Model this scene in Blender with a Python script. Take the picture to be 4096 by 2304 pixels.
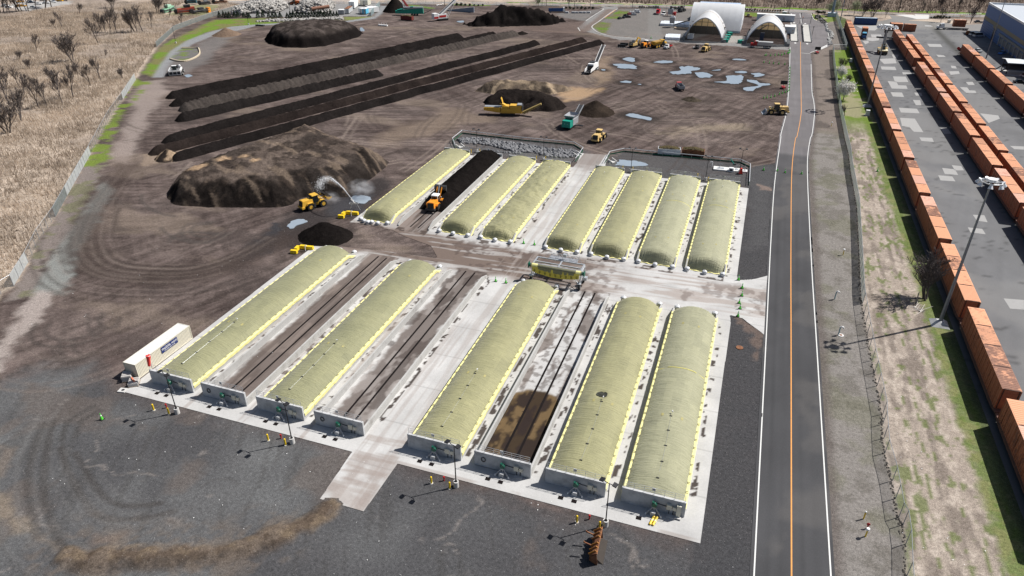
import bpy, math, random
import numpy as np
from mathutils import Vector, Matrix
for o in list(bpy.data.objects): bpy.data.objects.remove(o, do_unlink=True)
SC = bpy.context.scene
COL = SC.collection
# ------------------------------------------------------------ camera, sky, sun, exposure
F_PX, CX, CY, CAM_H = 2770.0, 2048.0, 1152.0, 69.0
PITCH = math.atan(1608.0/F_PX)
YAW = math.atan(1109.0/math.hypot(F_PX, 1608.0))
cd = bpy.data.cameras.new('camera'); cam = bpy.data.objects.new('camera', cd); COL.objects.link(cam)
cd.sensor_width = 36.0; cd.lens = F_PX/4096*36; cd.clip_start = 1.0; cd.clip_end = 6000
cam.location = (0, 0, CAM_H); cam.rotation_euler = (math.pi/2-PITCH, 0, YAW)
SC.camera = cam
SUN_EL = math.radians(50); SUN_AZ = math.atan2(0.795, 0.607)
w = bpy.data.worlds.new('World'); SC.world = w; w.use_nodes = True
nt = w.node_tree; bg = nt.nodes['Background']; sky = nt.nodes.new('ShaderNodeTexSky')
sky.sky_type = 'NISHITA'; sky.sun_disc = False; sky.sun_elevation = SUN_EL; sky.sun_rotation = SUN_AZ
sky.air_density = 1.0; sky.dust_density = 1.6; sky.ozone_density = 1.0
nt.links.new(sky.outputs[0], bg.inputs[0]); bg.inputs[1].default_value = 0.05
sd = bpy.data.lights.new('sun', 'SUN'); sd.energy = 4.6; sd.angle = math.radians(0.5); sd.color = (1.0, 0.965, 0.92)
sun = bpy.data.objects.new('sun', sd); COL.objects.link(sun); sun.location = (60, 60, 120)
dv = Vector((-math.sin(SUN_AZ)*math.cos(SUN_EL), -math.cos(SUN_AZ)*math.cos(SUN_EL), -math.sin(SUN_EL)))
sun.rotation_euler = dv.to_track_quat('-Z', 'Y').to_euler()
SC.view_settings.view_transform = 'Standard'; SC.view_settings.look = 'None'
SC.view_settings.exposure = 0.52; SC.view_settings.gamma = 1.0
SC.view_settings.use_curve_mapping = False
SC.render.resolution_x = 1024; SC.render.resolution_y = 576
SC.render.engine = 'CYCLES'
random.seed(7); RNG = np.random.default_rng(7)

# ------------------------------------------------------------ surveying: photo point -> place on the ground
TILES = dict(A0=(0,0,2.3373), A1=(1000,0,2.3373), A2=(2000,0,2.3373), A3=(2996,0,2.3373),
 B0=(0,560,2.3373), B1=(1000,560,2.3373), B2=(2000,560,2.3373), B3=(2996,560,2.3373),
 C0=(0,1130,2.3373), C1=(1000,1130,2.3373), C2=(2000,1130,2.3373), C3=(2996,1130,2.3373),
 D0=(0,1684,2.3373), D1=(1000,1684,2.3373), D2=(2000,1684,2.3373), D3=(2996,1684,2.3373),
 F=(2600,0,4.2933), K=(3120,0,5.152), L=(3580,0,4.992), J=(2080,0,4.6), I=(1540,0,4.6), M=(1000,0,4.6),
 N=(600,0,4.6), O=(0,0,4.6), Q=(1960,920,4.7667), R=(560,1380,4.7667), S=(2400,1780,4.7667),
 U=(2560,640,4.7667), V=(1800,520,2.4267), W=(640,480,1.5167), X=(0,0,1.0), Y=(3860,640,3.7246), Z=(3960,140,4.55),
 G1=(560,340,2.4233), G2=(1100,200,2.4233), G3=(1700,80,1.82), H=(2480,140,3.64))
_f = np.array([-math.sin(YAW)*math.cos(PITCH), math.cos(YAW)*math.cos(PITCH), -math.sin(PITCH)])
_r = np.array([math.cos(YAW), math.sin(YAW), 0.0]); _u = np.cross(_r, _f)
def P(t, x, y, z=0.0):
    ox, oy, s = TILES[t]
    px, py = ox+x/s, oy+y/s
    d = _f+(px-CX)/F_PX*_r-(py-CY)/F_PX*_u
    k = (z-CAM_H)/d[2]
    return (d[0]*k, d[1]*k)
def PL(t, *pts): return [P(t, *p) for p in pts]
def mid(a, b): return ((a[0]+b[0])/2, (a[1]+b[1])/2)
def hdg(a, b): return math.atan2(b[1]-a[1], b[0]-a[0])
def in_view(x, y, z, m=1.25):
    dx, dy, dz = x, y, z-CAM_H
    d = dx*_f[0]+dy*_f[1]+dz*_f[2]
    a = (dx*_r[0]+dy*_r[1])/np.maximum(d, 1)*F_PX; b = (dx*_u[0]+dy*_u[1]+dz*_u[2])/np.maximum(d, 1)*F_PX
    return (d > 1) & (np.abs(a) < 2048*m) & (np.abs(b) < 1152*m)

# ------------------------------------------------------------ noise and outlines (numpy)
def vnoise(x, y, seed=0):
    xi = np.floor(x).astype(np.int64); yi = np.floor(y).astype(np.int64)
    fx = x-xi; fy = y-yi; fx = fx*fx*(3-2*fx); fy = fy*fy*(3-2*fy)
    def h(a, b):
        n = (a*374761393+b*668265263+seed*974634521) & 0xffffffff
        n = ((n ^ (n >> 13))*1274126177) & 0xffffffff
        n = n ^ (n >> 16)
        return (n & 0xffff)/65535.0
    return (h(xi, yi)*(1-fx)+h(xi+1, yi)*fx)*(1-fy)+(h(xi, yi+1)*(1-fx)+h(xi+1, yi+1)*fx)*fy
def fbm(x, y, scale, octv=4, seed=0, gain=.5):
    x = np.asarray(x)/scale; y = np.asarray(y)/scale; s = 0; a = 1; t = 0
    for i in range(octv):
        s = s+a*vnoise(x, y, seed+i*17); t += a; a *= gain; x = x*2.03+5.1; y = y*2.03+1.7
    return s/t
def aniso(x, y, ang, l, wd, seed=0, octv=3):
    c, s = math.cos(ang), math.sin(ang)
    return fbm((x*c+y*s)/l, (-x*s+y*c)/wd, 1.0, octv, seed)
def seg_dist(x, y, pts, closed=False):
    d = np.full(np.shape(x), 1e9)
    n = len(pts)
    for i in range(n if closed else n-1):
        (ax, ay), (bx, by) = pts[i], pts[(i+1) % n]
        vx, vy = bx-ax, by-ay; L2 = vx*vx+vy*vy+1e-9
        t = np.clip(((x-ax)*vx+(y-ay)*vy)/L2, 0, 1)
        d = np.minimum(d, (x-ax-t*vx)**2+(y-ay-t*vy)**2)
    return np.sqrt(d)
def inside(x, y, poly):
    r = np.zeros(np.shape(x), bool); n = len(poly); j = n-1
    for i in range(n):
        xi, yi = poly[i]; xj, yj = poly[j]
        if yi != yj:
            r ^= ((yi > y) != (yj > y)) & (x < (xj-xi)*(y-yi)/(yj-yi)+xi)
        j = i
    return r
def sdf(x, y, poly):            # positive inside
    d = seg_dist(x, y, poly, True)
    return np.where(inside(x, y, poly), d, -d)
def smooth(e0, e1, v):
    t = np.clip((v-e0)/(e1-e0), 0, 1); return t*t*(3-2*t)
def catmull(pts, n=8, closed=False):
    out = []; m = len(pts)
    for i in range(m if closed else m-1):
        g = (lambda k: pts[k % m]) if closed else (lambda k: pts[min(max(k, 0), m-1)])
        p0, p1, p2, p3 = g(i-1), g(i), g(i+1), g(i+2)
        for k in range(n):
            t = k/n
            out.append(tuple(.5*((2*b)+(c-a)*t+(2*a-5*b+4*c-d)*t*t+(3*b-a-3*c+d)*t**3) for a, b, c, d in zip(p0, p1, p2, p3)))
    if not closed: out.append(tuple(pts[-1]))
    return out

# ------------------------------------------------------------ mesh helpers
class MB:
    def __init__(s): s.v = []; s.f = []; s.m = []; s.k = 0
    def use(s, k): s.k = k; return s
    def add(s, vs, fs):
        o = len(s.v); s.v += [tuple(v) for v in vs]; s.f += [tuple(i+o for i in f) for f in fs]; s.m += [s.k]*len(fs); return s
    def bx(s, x0, x1, y0, y1, z0, z1):
        return s.hexa([(x0,y0,z0),(x1,y0,z0),(x1,y1,z0),(x0,y1,z0),(x0,y0,z1),(x1,y0,z1),(x1,y1,z1),(x0,y1,z1)])
    def hexa(s, v): return s.add(v, [(0,3,2,1),(4,5,6,7),(0,1,5,4),(1,2,6,5),(2,3,7,6),(3,0,4,7)])
    def box(s, c, d, rz=0, ry=0):
        m = Matrix.Translation(c) @ Matrix.Rotation(rz, 4, 'Z') @ Matrix.Rotation(ry, 4, 'Y')
        return s.hexa([m @ Vector((a*d[0]/2, b*d[1]/2, e*d[2]/2)) for a, b, e in ((-1,-1,-1),(1,-1,-1),(1,1,-1),(-1,1,-1),(-1,-1,1),(1,-1,1),(1,1,1),(-1,1,1))])
    def frus(s, x0, x1, y0, y1, z0, X0, X1, Y0, Y1, z1):
        return s.hexa([(x0,y0,z0),(x1,y0,z0),(x1,y1,z0),(x0,y1,z0),(X0,Y0,z1),(X1,Y0,z1),(X1,Y1,z1),(X0,Y1,z1)])
    def prism(s, pts, axis, a, b):
        n = len(pts)
        if axis == 'y': A = [(p[0], a, p[1]) for p in pts]; B = [(p[0], b, p[1]) for p in pts]
        elif axis == 'x': A = [(a, p[0], p[1]) for p in pts]; B = [(b, p[0], p[1]) for p in pts]
        else: A = [(p[0], p[1], a) for p in pts]; B = [(p[0], p[1], b) for p in pts]
        return s.add(A+B, [tuple(range(n))[::-1], tuple(range(n, 2*n))]+[(i, (i+1) % n, n+(i+1) % n, n+i) for i in range(n)])
    def cyl(s, p0, p1, r0, r1=None, n=8, caps=True):
        r1 = r0 if r1 is None else r1
        p0 = Vector(p0); p1 = Vector(p1); d = p1-p0
        if d.length < 1e-6: return s
        q = d.to_track_quat('Z', 'Y'); A = []; B = []
        for i in range(n):
            a = 2*math.pi*i/n; e = q @ Vector((math.cos(a), math.sin(a), 0)); A.append(p0+e*r0); B.append(p1+e*r1)
        fs = [(i, (i+1) % n, n+(i+1) % n, n+i) for i in range(n)]
        if caps: fs += [tuple(range(n))[::-1], tuple(range(n, 2*n))]
        return s.add(A+B, fs)
    def tube(s, pts, r, n=6):
        for a, b in zip(pts[:-1], pts[1:]): s.cyl(a, b, r, r, n)
        return s
    def ball(s, c, r, n=8, m=5, sq=1.0):
        vs = []; fs = []
        for j in range(m+1):
            t = math.pi*j/m
            for i in range(n):
                a = 2*math.pi*i/n; vs.append((c[0]+r*math.sin(t)*math.cos(a), c[1]+r*math.sin(t)*math.sin(a), c[2]+r*sq*math.cos(t)))
        for j in range(m):
            for i in range(n): fs.append((j*n+i, (j+1)*n+i, (j+1)*n+(i+1) % n, j*n+(i+1) % n))
        return s.add(vs, fs)
    def sheet(s, fn, us, vs):
        pts = [fn(u, v) for v in vs for u in us]; n = len(us)
        return s.add(pts, [(j*n+i, j*n+i+1, (j+1)*n+i+1, (j+1)*n+i) for j in range(len(vs)-1) for i in range(n-1)])
    def mesh(s, name, mats, smooth_=False):
        me = bpy.data.meshes.new(name); me.from_pydata(s.v, [], s.f)
        for m in (mats if isinstance(mats, (list, tuple)) else [mats]): me.materials.append(m)
        if any(s.m): me.polygons.foreach_set('material_index', s.m)
        if smooth_: me.polygons.foreach_set('use_smooth', [True]*len(s.f))
        me.update(); return me
def link(name, me, parent=None, loc=None, rz=0):
    o = bpy.data.objects.new(name, me); COL.objects.link(o)
    if loc is not None: o.location = (loc[0], loc[1], loc[2] if len(loc) > 2 else 0)
    if rz: o.rotation_euler = (0, 0, rz)
    if parent is not None: o.parent = parent
    return o
def part(name, mb, mats, parent, label=None, smooth_=False, loc=None, rz=0):
    o = link(name, mb.mesh(name, mats, smooth_) if isinstance(mb, MB) else mb, parent, loc, rz)
    if label: o['label'] = label
    return o
def tag(o, label, cat, group=None):
    o['label'] = label; o['category'] = cat
    if group: o['group'] = group
    return o
def thing(name, label, cat, loc=(0,0,0), rz=0, group=None):
    return tag(link(name, None, None, loc, rz), label, cat, group)
def solo(name, mb, mats, label, cat, loc=(0,0,0), rz=0, group=None, smooth_=False):
    return tag(link(name, mb.mesh(name, mats, smooth_) if isinstance(mb, MB) else mb, None, loc, rz), label, cat, group)
def setting(name, me, loc=None, kind='structure'):
    o = link(name, me, None, loc); o['kind'] = kind; return o
def dup(root, loc, rz=0, label=None, group=None, scale=None):
    r = root.copy(); COL.objects.link(r); r.location = (loc[0], loc[1], loc[2] if len(loc) > 2 else 0); r.rotation_euler = (0, 0, rz)
    if scale: r.scale = (scale,)*3
    if label: r['label'] = label
    if group: r['group'] = group
    for c0 in list(root.children):
        c = c0.copy(); COL.objects.link(c); c.parent = r
        for g0 in list(c0.children):
            g = g0.copy(); COL.objects.link(g); g.parent = c
    return r
def np_mesh(name, V, Fq, mats, col=None, smooth_=False):
    me = bpy.data.meshes.new(name); V = np.asarray(V, np.float32); Fq = np.asarray(Fq, np.int32); k = Fq.shape[1]
    me.vertices.add(len(V)); me.vertices.foreach_set('co', V.ravel())
    me.loops.add(Fq.size); me.loops.foreach_set('vertex_index', Fq.ravel())
    me.polygons.add(len(Fq)); me.polygons.foreach_set('loop_start', np.arange(0, Fq.size, k, dtype=np.int32))
    if smooth_: me.polygons.foreach_set('use_smooth', np.ones(len(Fq), bool))
    me.update(calc_edges=True)
    if col is not None:
        at = me.color_attributes.new('Col', 'FLOAT_COLOR', 'POINT')
        c4 = np.ones((len(V), 4), np.float32); c4[:, :3] = col; at.data.foreach_set('color', c4.ravel())
    for m in (mats if isinstance(mats, (list, tuple)) else [mats]): me.materials.append(m)
    return me
def grid_faces(nx, ny, keep=None):
    i, j = np.meshgrid(np.arange(nx-1), np.arange(ny-1)); a = (j*nx+i).ravel()
    Fq = np.stack([a, a+1, a+nx+1, a+nx], 1)
    if keep is not None: Fq = Fq[keep[Fq].all(1)]
    return Fq
def compact(V, Fq, col=None):
    used = np.unique(Fq); mp = np.zeros(len(V), np.int64); mp[used] = np.arange(len(used))
    return V[used], mp[Fq], (None if col is None else col[used])

# ------------------------------------------------------------ materials
def principled(name):
    m = bpy.data.materials.new(name); m.use_nodes = True; return m, m.node_tree, m.node_tree.nodes['Principled BSDF']
def N(t, kind, **kw):
    n = t.nodes.new(kind)
    for k, v in kw.items(): setattr(n, k, v)
    return n
def noise(t, vec, scale, det=4, rough=.6):
    n = N(t, 'ShaderNodeTexNoise'); n.inputs['Scale'].default_value = scale; n.inputs['Detail'].default_value = det
    n.inputs['Roughness'].default_value = rough
    t.links.new(vec, n.inputs['Vector']); return n.outputs['Fac']
def ramp(t, fac, a, b, ca=(0,0,0,1), cb=(1,1,1,1)):
    r = N(t, 'ShaderNodeValToRGB'); e = r.color_ramp.elements; e[0].position = a; e[1].position = b; e[0].color = ca; e[1].color = cb
    t.links.new(fac, r.inputs[0]); return r.outputs[0]
def mixc(t, fac, a, b, mode='MIX'):
    m = N(t, 'ShaderNodeMix', data_type='RGBA', blend_type=mode)
    for sock, v in ((0, fac), (6, a), (7, b)):
        if hasattr(v, 'links') or hasattr(v, 'is_linked'): t.links.new(v, m.inputs[sock])
        elif sock == 0: m.inputs[0].default_value = v
        else: m.inputs[sock].default_value = (*v[:3], 1)
    return m.outputs[2]
def bump(t, b, h, dist, strength=1.0):
    n = N(t, 'ShaderNodeBump'); n.inputs['Strength'].default_value = strength; n.inputs['Distance'].default_value = dist
    t.links.new(h, n.inputs['Height']); t.links.new(n.outputs[0], b.inputs['Normal'])
MATS = {}
def mat(name, col, rough=.6, metal=0.0, var=.18, scale=1.5, dirt=None, damt=.5, bmp=0.0, rnd=0.0):
    if name in MATS: return MATS[name]
    m, t, b = principled(name)
    pos = N(t, 'ShaderNodeNewGeometry').outputs['Position']
    f = noise(t, pos, scale, 5)
    c = mixc(t, f, [x*(1-var) for x in col], [min(1, x*(1+var)) for x in col])
    if dirt:
        f2 = ramp(t, noise(t, pos, scale*.7, 6, .7), 1-damt-.12, 1-damt+.12)
        c = mixc(t, f2, c, dirt)
    if rnd:
        oi = N(t, 'ShaderNodeObjectInfo').outputs['Random']
        mr = N(t, 'ShaderNodeMapRange'); mr.inputs[3].default_value = 1-rnd; mr.inputs[4].default_value = 1+rnd
        t.links.new(oi, mr.inputs[0]); c = mixc(t, 1.0, c, mr.outputs[0], 'MULTIPLY')
    t.links.new(c, b.inputs['Base Color']); b.inputs['Roughness'].default_value = rough; b.inputs['Metallic'].default_value = metal
    b.inputs['Specular IOR Level'].default_value = .35
    if bmp: bump(t, b, noise(t, pos, scale*6, 6), bmp)
    MATS[name] = m; return m
def vcol_mat(name, fine, amp, fine2=None, rough=.95, bmp=.03, spk=None, spk_col=(.42,.40,.38), leafy_=0, spec=0.0):
    m, t, b = principled(name)
    pos = N(t, 'ShaderNodeNewGeometry').outputs['Position']
    c = N(t, 'ShaderNodeAttribute', attribute_name='Col').outputs['Color']
    f = noise(t, pos, fine, 6, .75)
    c = mixc(t, 1.0, c, ramp(t, f, .25, .75, (1-amp,)*3+(1,), (1+amp,)*3+(1,)), 'MULTIPLY')
    if fine2:
        f2 = noise(t, pos, fine2, 3, .7)
        c = mixc(t, 1.0, c, ramp(t, f2, .3, .7, (1-amp,)*3+(1,), (1+amp,)*3+(1,)), 'MULTIPLY')
    if spk:
        vo = N(t, 'ShaderNodeTexVoronoi'); vo.inputs['Scale'].default_value = 3.6; t.links.new(pos, vo.inputs['Vector'])
        sp = ramp(t, vo.outputs['Distance'], .09, .16, (1,1,1,1), (0,0,0,1))
        rare = ramp(t, noise(t, pos, 1.3, 2), .52, .56)
        mm = N(t, 'ShaderNodeMath', operation='MULTIPLY'); t.links.new(sp, mm.inputs[0]); t.links.new(rare, mm.inputs[1])
        m2 = N(t, 'ShaderNodeMath', operation='MULTIPLY'); t.links.new(mm.outputs[0], m2.inputs[0]); m2.inputs[1].default_value = spk
        c = mixc(t, m2.outputs[0], c, spk_col)
    t.links.new(c, b.inputs['Base Color']); b.inputs['Roughness'].default_value = rough; b.inputs['Specular IOR Level'].default_value = spec
    if bmp: bump(t, b, f, bmp)
    if leafy_:
        tr = N(t, 'ShaderNodeBsdfTranslucent'); t.links.new(c, tr.inputs[0]); mx = N(t, 'ShaderNodeMixShader'); mx.inputs[0].default_value = leafy_
        t.links.new(b.outputs[0], mx.inputs[1]); t.links.new(tr.outputs[0], mx.inputs[2]); t.links.new(mx.outputs[0], t.nodes['Material Output'].inputs[0])
    return m
def glassy(name, col, rough=.08):
    m, t, b = principled(name); b.inputs['Base Color'].default_value = (*col, 1); b.inputs['Roughness'].default_value = rough
    b.inputs['Specular IOR Level'].default_value = .6; MATS[name] = m; return m
def screen(name, col, alpha):
    m, t, b = principled(name); pos = N(t, 'ShaderNodeNewGeometry').outputs['Position']
    b.inputs['Base Color'].default_value = (*col, 1); b.inputs['Roughness'].default_value = .8
    f = noise(t, pos, 1.1, 4)
    mr = N(t, 'ShaderNodeMapRange'); mr.inputs[1].default_value = .3; mr.inputs[2].default_value = .7
    mr.inputs[3].default_value = alpha*.75; mr.inputs[4].default_value = min(1, alpha*1.25)
    t.links.new(f, mr.inputs[0])
    tr = N(t, 'ShaderNodeBsdfTranslucent'); tr.inputs[0].default_value = (*col, 1); mx = N(t, 'ShaderNodeMixShader'); mx.inputs[0].default_value = .5
    t.links.new(b.outputs[0], mx.inputs[1]); t.links.new(tr.outputs[0], mx.inputs[2])
    tp = N(t, 'ShaderNodeBsdfTransparent'); m2 = N(t, 'ShaderNodeMixShader'); t.links.new(mr.outputs[0], m2.inputs[0]); t.links.new(tp.outputs[0], m2.inputs[1]); t.links.new(mx.outputs[0], m2.inputs[2])
    t.links.new(m2.outputs[0], t.nodes['Material Output'].inputs[0]); MATS[name] = m; return m
def translucent(name, col, fac=.35, rough=.5):
    m, t, b = principled(name); b.inputs['Base Color'].default_value = (*col, 1); b.inputs['Roughness'].default_value = rough
    tr = N(t, 'ShaderNodeBsdfTranslucent'); tr.inputs[0].default_value = (*col, 1); mx = N(t, 'ShaderNodeMixShader'); mx.inputs[0].default_value = fac
    t.links.new(b.outputs[0], mx.inputs[1]); t.links.new(tr.outputs[0], mx.inputs[2]); t.links.new(mx.outputs[0], t.nodes['Material Output'].inputs[0])
    MATS[name] = m; return m
WHITE = mat('white paint', (.75,.75,.74), .45, var=.08, dirt=(.42,.38,.34), damt=.28)
GREYP = mat('grey steel', (.33,.34,.36), .45, .3)
GALV = mat('galvanised steel', (.5,.52,.54), .4, .5)
BLACK = mat('black rubber', (.018,.018,.019), .75, dirt=(.06,.05,.045), damt=.3)
BLKM = mat('black metal', (.02,.02,.022), .4)
DARK = mat('dark steel', (.055,.055,.058), .5, .2)
GLASS = glassy('dark glass', (.012,.018,.02))
YEL = mat('machine yellow', (.62,.36,.045), .45, dirt=(.25,.17,.09), damt=.3)
TANY = mat('pale machine yellow', (.60,.42,.17), .5, dirt=(.25,.18,.1), damt=.32)
ORG = mat('machine orange', (.75,.27,.025), .4, dirt=(.3,.17,.08), damt=.25)
TEAL = mat('teal paint', (.012,.26,.19), .45, dirt=(.08,.12,.1), damt=.25)
DGREEN = mat('dark green paint', (.01,.10,.065), .4)
RED = mat('red paint', (.42,.022,.022), .4, dirt=(.2,.08,.06), damt=.25)
REDF = mat('faded red paint', (.55,.10,.10), .5)
BLUE = mat('blue paint', (.02,.075,.22), .4)
LBLUE = mat('light blue paint', (.10,.40,.58), .5)
SAFE = mat('safety yellow', (.75,.52,.02), .45, dirt=(.5,.35,.05), damt=.2)
CONEG = mat('lime green plastic', (.10,.62,.05), .5)
CONC = mat('concrete', (.40,.395,.38), .9, var=.14, scale=.8, dirt=(.24,.225,.21), damt=.35, bmp=.01)
CONCD = mat('stained concrete wall', (.47,.475,.48), .9, var=.18, scale=.9, dirt=(.30,.305,.31), damt=.42, bmp=.01)
CONCL = mat('pale concrete', (.50,.49,.47), .9, var=.1, scale=1.0, dirt=(.3,.25,.22), damt=.3)
RUST = mat('rusty steel', (.15,.06,.03), .85, var=.35, dirt=(.28,.13,.06), damt=.45)
WOOD = mat('weathered wood', (.28,.22,.16), .9, var=.3)
# ============================================================ GROUND
xs = np.concatenate([np.arange(-560,-200,1.5), np.arange(-200,-92,.7), np.arange(-92,40,.42), np.arange(40,56,.8), np.arange(56,240,3.0)])
ys = [28.0]
while ys[-1] < 760: ys.append(ys[-1]+max(.34, (ys[-1]-20)*.0032))
ys = np.array(ys); GX, GY = np.meshgrid(xs, ys); nx, ny = len(xs), len(ys)
gx = GX.ravel(); gy = GY.ravel()
keep = in_view(gx, gy, 0.0, 1.22)
ki = np.where(keep)[0]; x = gx[ki]; y = gy[ki]
def A(*c): return np.array(c)
n_big = fbm(x, y, 22, 4, 1); n_mid = fbm(x, y, 6, 4, 2); n_sm = fbm(x, y, 1.6, 4, 3); n_edge = fbm(x, y, 7, 5, 4)-.5; n_e2 = fbm(x, y, 1.8, 4, 5)-.5
col = np.zeros((len(x), 3))
def lerp(a, b, t): return a+(b-a)*t[:, None]
def paint(mask, c, s=1.0):
    global col
    col = col+(np.asarray(c)-col)*(np.clip(mask*s, 0, 1)[:, None])
def zone(poly, edge=1.0, amp=3.0, amp2=1.5):
    bx0 = min(p[0] for p in poly)-12; bx1 = max(p[0] for p in poly)+12; by0 = min(p[1] for p in poly)-12; by1 = max(p[1] for p in poly)+12
    r = np.zeros(len(x)); s = (x > bx0) & (x < bx1) & (y > by0) & (y < by1)
    if s.any(): r[s] = smooth(-edge, edge, sdf(x[s], y[s], poly)+n_edge[s]*amp*2+n_e2[s]*amp2*2)
    return r
def stroke(pts, w, soft=.3, wob=.3):
    bx0 = min(p[0] for p in pts)-w-3; bx1 = max(p[0] for p in pts)+w+3; by0 = min(p[1] for p in pts)-w-3; by1 = max(p[1] for p in pts)+w+3
    r = np.zeros(len(x)); s = (x > bx0) & (x < bx1) & (y > by0) & (y < by1)
    if s.any(): r[s] = 1-smooth(w*(1-soft), w*(1+soft), seg_dist(x[s], y[s], pts)+n_e2[s]*wob)
    return r
# --- reed marsh everywhere first
mz = fbm(x, y, 30, 4, 9)
col = lerp(A(.32,.262,.21), A(.44,.365,.295), np.clip(n_mid*1.4-.2, 0, 1))
paint(smooth(.48, .62, mz), A(.19,.155,.135), .6)
paint(smooth(-1, 3, y-505), A(.165,.13,.108), .8)
paint(smooth(.60, .68, n_edge+.5)*smooth(150, 330, y), A(.12,.105,.085), .5)
# --- the dirt yard
fence_base = PL('B0', (-60,1570), (10,1440), (130,1365), (265,1145), (370,930), (520,720), (630,520), (850,130))+PL('A0', (1030,1100), (1150,930), (1270,745), (1330,640), (1470,440))+PL('N', (460,560), (1160,290), (1800,105))
far_edge = [P('M',-150,60), P('M',1500,58), P('I',900,82), P('J',600,108), P('J',2300,132), P('K',0,252)]
yard = [P('X',-500,2600)]+fence_base+far_edge+[(15,495), (15,212), (9.5,200), (9.5,20)]
ymask = zone(yard, .6, .5, .5)
st1 = aniso(x, y, 1.25, 14, 1.3, 20); st2 = aniso(x, y, .35, 12, 1.1, 24); st3 = aniso(x, y, 2.4, 10, .9, 28)
sel = smooth(.42, .58, fbm(x, y, 35, 3, 31)); st = st1*(1-sel)+st2*sel; st = st*.65+st3*.35
dirt = lerp(A(.064,.049,.045), A(.132,.105,.095), np.clip((n_big*.5+n_mid*.5)*2-.5, 0, 1))
fin = aniso(x, y, 1.0, 3.5, .45, 33, 3)
dirt = dirt*(.62+.76*np.clip((st*.72+fin*.28-.5)*3.6+.5, 0, 1))[:, None]
dirt = lerp(dirt, np.broadcast_to(A(.185,.147,.118), dirt.shape), smooth(.58, .74, fbm(x*.7, y*1.4, 16, 6, 41))*.5)
dirt = lerp(dirt, np.broadcast_to(A(.055,.045,.042), dirt.shape), smooth(.56, .70, fbm(x*.6, y*1.5, 9, 6, 45))*.55)
col = col+(dirt-col)*ymask[:, None]
# --- zones
Zn = lambda t, *p: [P(t, *q) for q in p]
paint(zone(Zn('A0',(1330,760),(1540,740),(1560,860),(1400,1100),(1250,1449),(1050,1449),(1200,1150),(1250,900)), 2, 2), (.25,.21,.19), .75)
paint(zone(Zn('B0',(1050,0),(1280,0),(1180,230),(1040,180)), 2, 2), (.23,.19,.17), .6)
paint(zone(Zn('B0',(960,390),(1060,470),(830,900),(600,1449),(250,1460),(500,1050),(700,760),(880,500)), 1.2, 1.2), (.20,.207,.196), .9)
paint(zone(Zn('C0',(290,90),(560,50),(440,260),(250,470),(60,660),(0,860),(-80,640),(150,330)), 1, 2.2), (.30,.26,.238), .85)
vg = zone(Zn('B0',(770,250),(985,230),(870,480),(640,850),(420,1130),(300,1460),(60,1500),(265,1150),(520,740),(630,530)), .8, .8)
paint(vg, (.175,.15,.138), .9); paint(vg*smooth(.52, .60, fbm(x, y, 4, 4, 51)), (.12,.125,.06), .6)
gv = zone(Zn('A0',(1250,735),(1420,750),(1230,980),(1110,1150),(980,1449),(850,1449),(1030,1100)), 1, 1.5)+zone(Zn('B0',(830,90),(1030,20),(1010,190),(790,260)), 1, 1)
paint(np.clip(gv, 0, 1)*smooth(.46, .56, fbm(x, y, 5, 4, 53)), (.125,.17,.035), .95)
# grey gravel in front
fg = zone([P('C0',-100,1010), P('C0',330,820), P('C0',800,800), P('C0',1100,990), P('C0',1185,1040), (-86,61.5), (2.8,61.5), (9.6,61.5), (9.6,15), P('X',-500,2700)], 3.5, 3.5, 1.5)
grv = lerp(A(.064,.064,.067), A(.118,.120,.121), np.clip(fbm(x, y, 14, 4, 61)*2.6-.75, 0, 1))
grv = lerp(grv, np.broadcast_to(A(.060,.060,.063), grv.shape), smooth(-50, -15, x)*.45)
col = col+(grv-col)*(fg*.96)[:, None]
st4 = aniso(x, y, 2.0, 9, .8, 71)
paint(fg*smooth(.58, .70, st4), (.055,.053,.052), .45)
paint(fg*smooth(.60, .72, fbm(x, y, 8, 6, 73)), (.12,.095,.08), .4)
ridg = 1-np.abs(fbm(x, y, 11, 4, 77)-.5)*2
paint(fg*smooth(.978, .992, ridg)*smooth(.5, .6, n_edge+.5), (.19,.17,.158), .55)
for poly, c, s in [(Zn('D0',(-60,200),(200,215),(160,330),(60,520),(-60,560)), (.15,.12,.098), .6), (Zn('D0',(-60,690),(60,730),(130,900),(320,1040),(180,1020),(60,930),(-60,900)), (.19,.155,.12), .7),
  (Zn('D0',(340,1080),(520,1120),(640,1250),(480,1180)), (.18,.145,.115), .6), (Zn('D0',(880,1060),(1180,1040),(1100,1180),(860,1160)), (.15,.11,.085), .6), (Zn('D0',(1560,920),(1700,930),(1790,990),(1640,990)), (.16,.13,.11), .5),
  (Zn('D2',(1870,1110),(1980,1100),(2010,1230),(1850,1330),(1790,1330)), (.125,.095,.085), .7), (Zn('D2',(200,720),(560,800),(640,880),(300,800)), (.12,.09,.08), .6)]:
    paint(zone(poly, .8, .9, 1.2), c, s)
# asphalt millings beside the road and round the basins
paint(zone([(2.0,56), (9.8,56), (9.8,205), (4,200), (2.0,190)], .5, .3, .3), (.052,.052,.055), .95)
paint(zone(Zn('B2',(1020,140),(1160,110),(2240,210),(2340,250),(2560,240),(2560,1000),(2330,1000),(2330,450),(2000,420),(900,330)), 2, 2), (.072,.071,.073), .9)
paint(zone(Zn('V',(10,200),(20,110),(118,30),(1210,145),(1330,210),(1200,330),(300,240)), 2, 1), (.085,.083,.085), .9)
paint(zone(Zn('C2',(2170,310),(2260,340),(2470,490),(2400,720),(2380,640),(2330,450)), .5, .8), (.15,.11,.09), .6)
paint(zone(Zn('B2',(2410,415),(2520,440),(2560,480),(2450,470)), .5, .8), (.19,.145,.125), .8)
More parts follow.
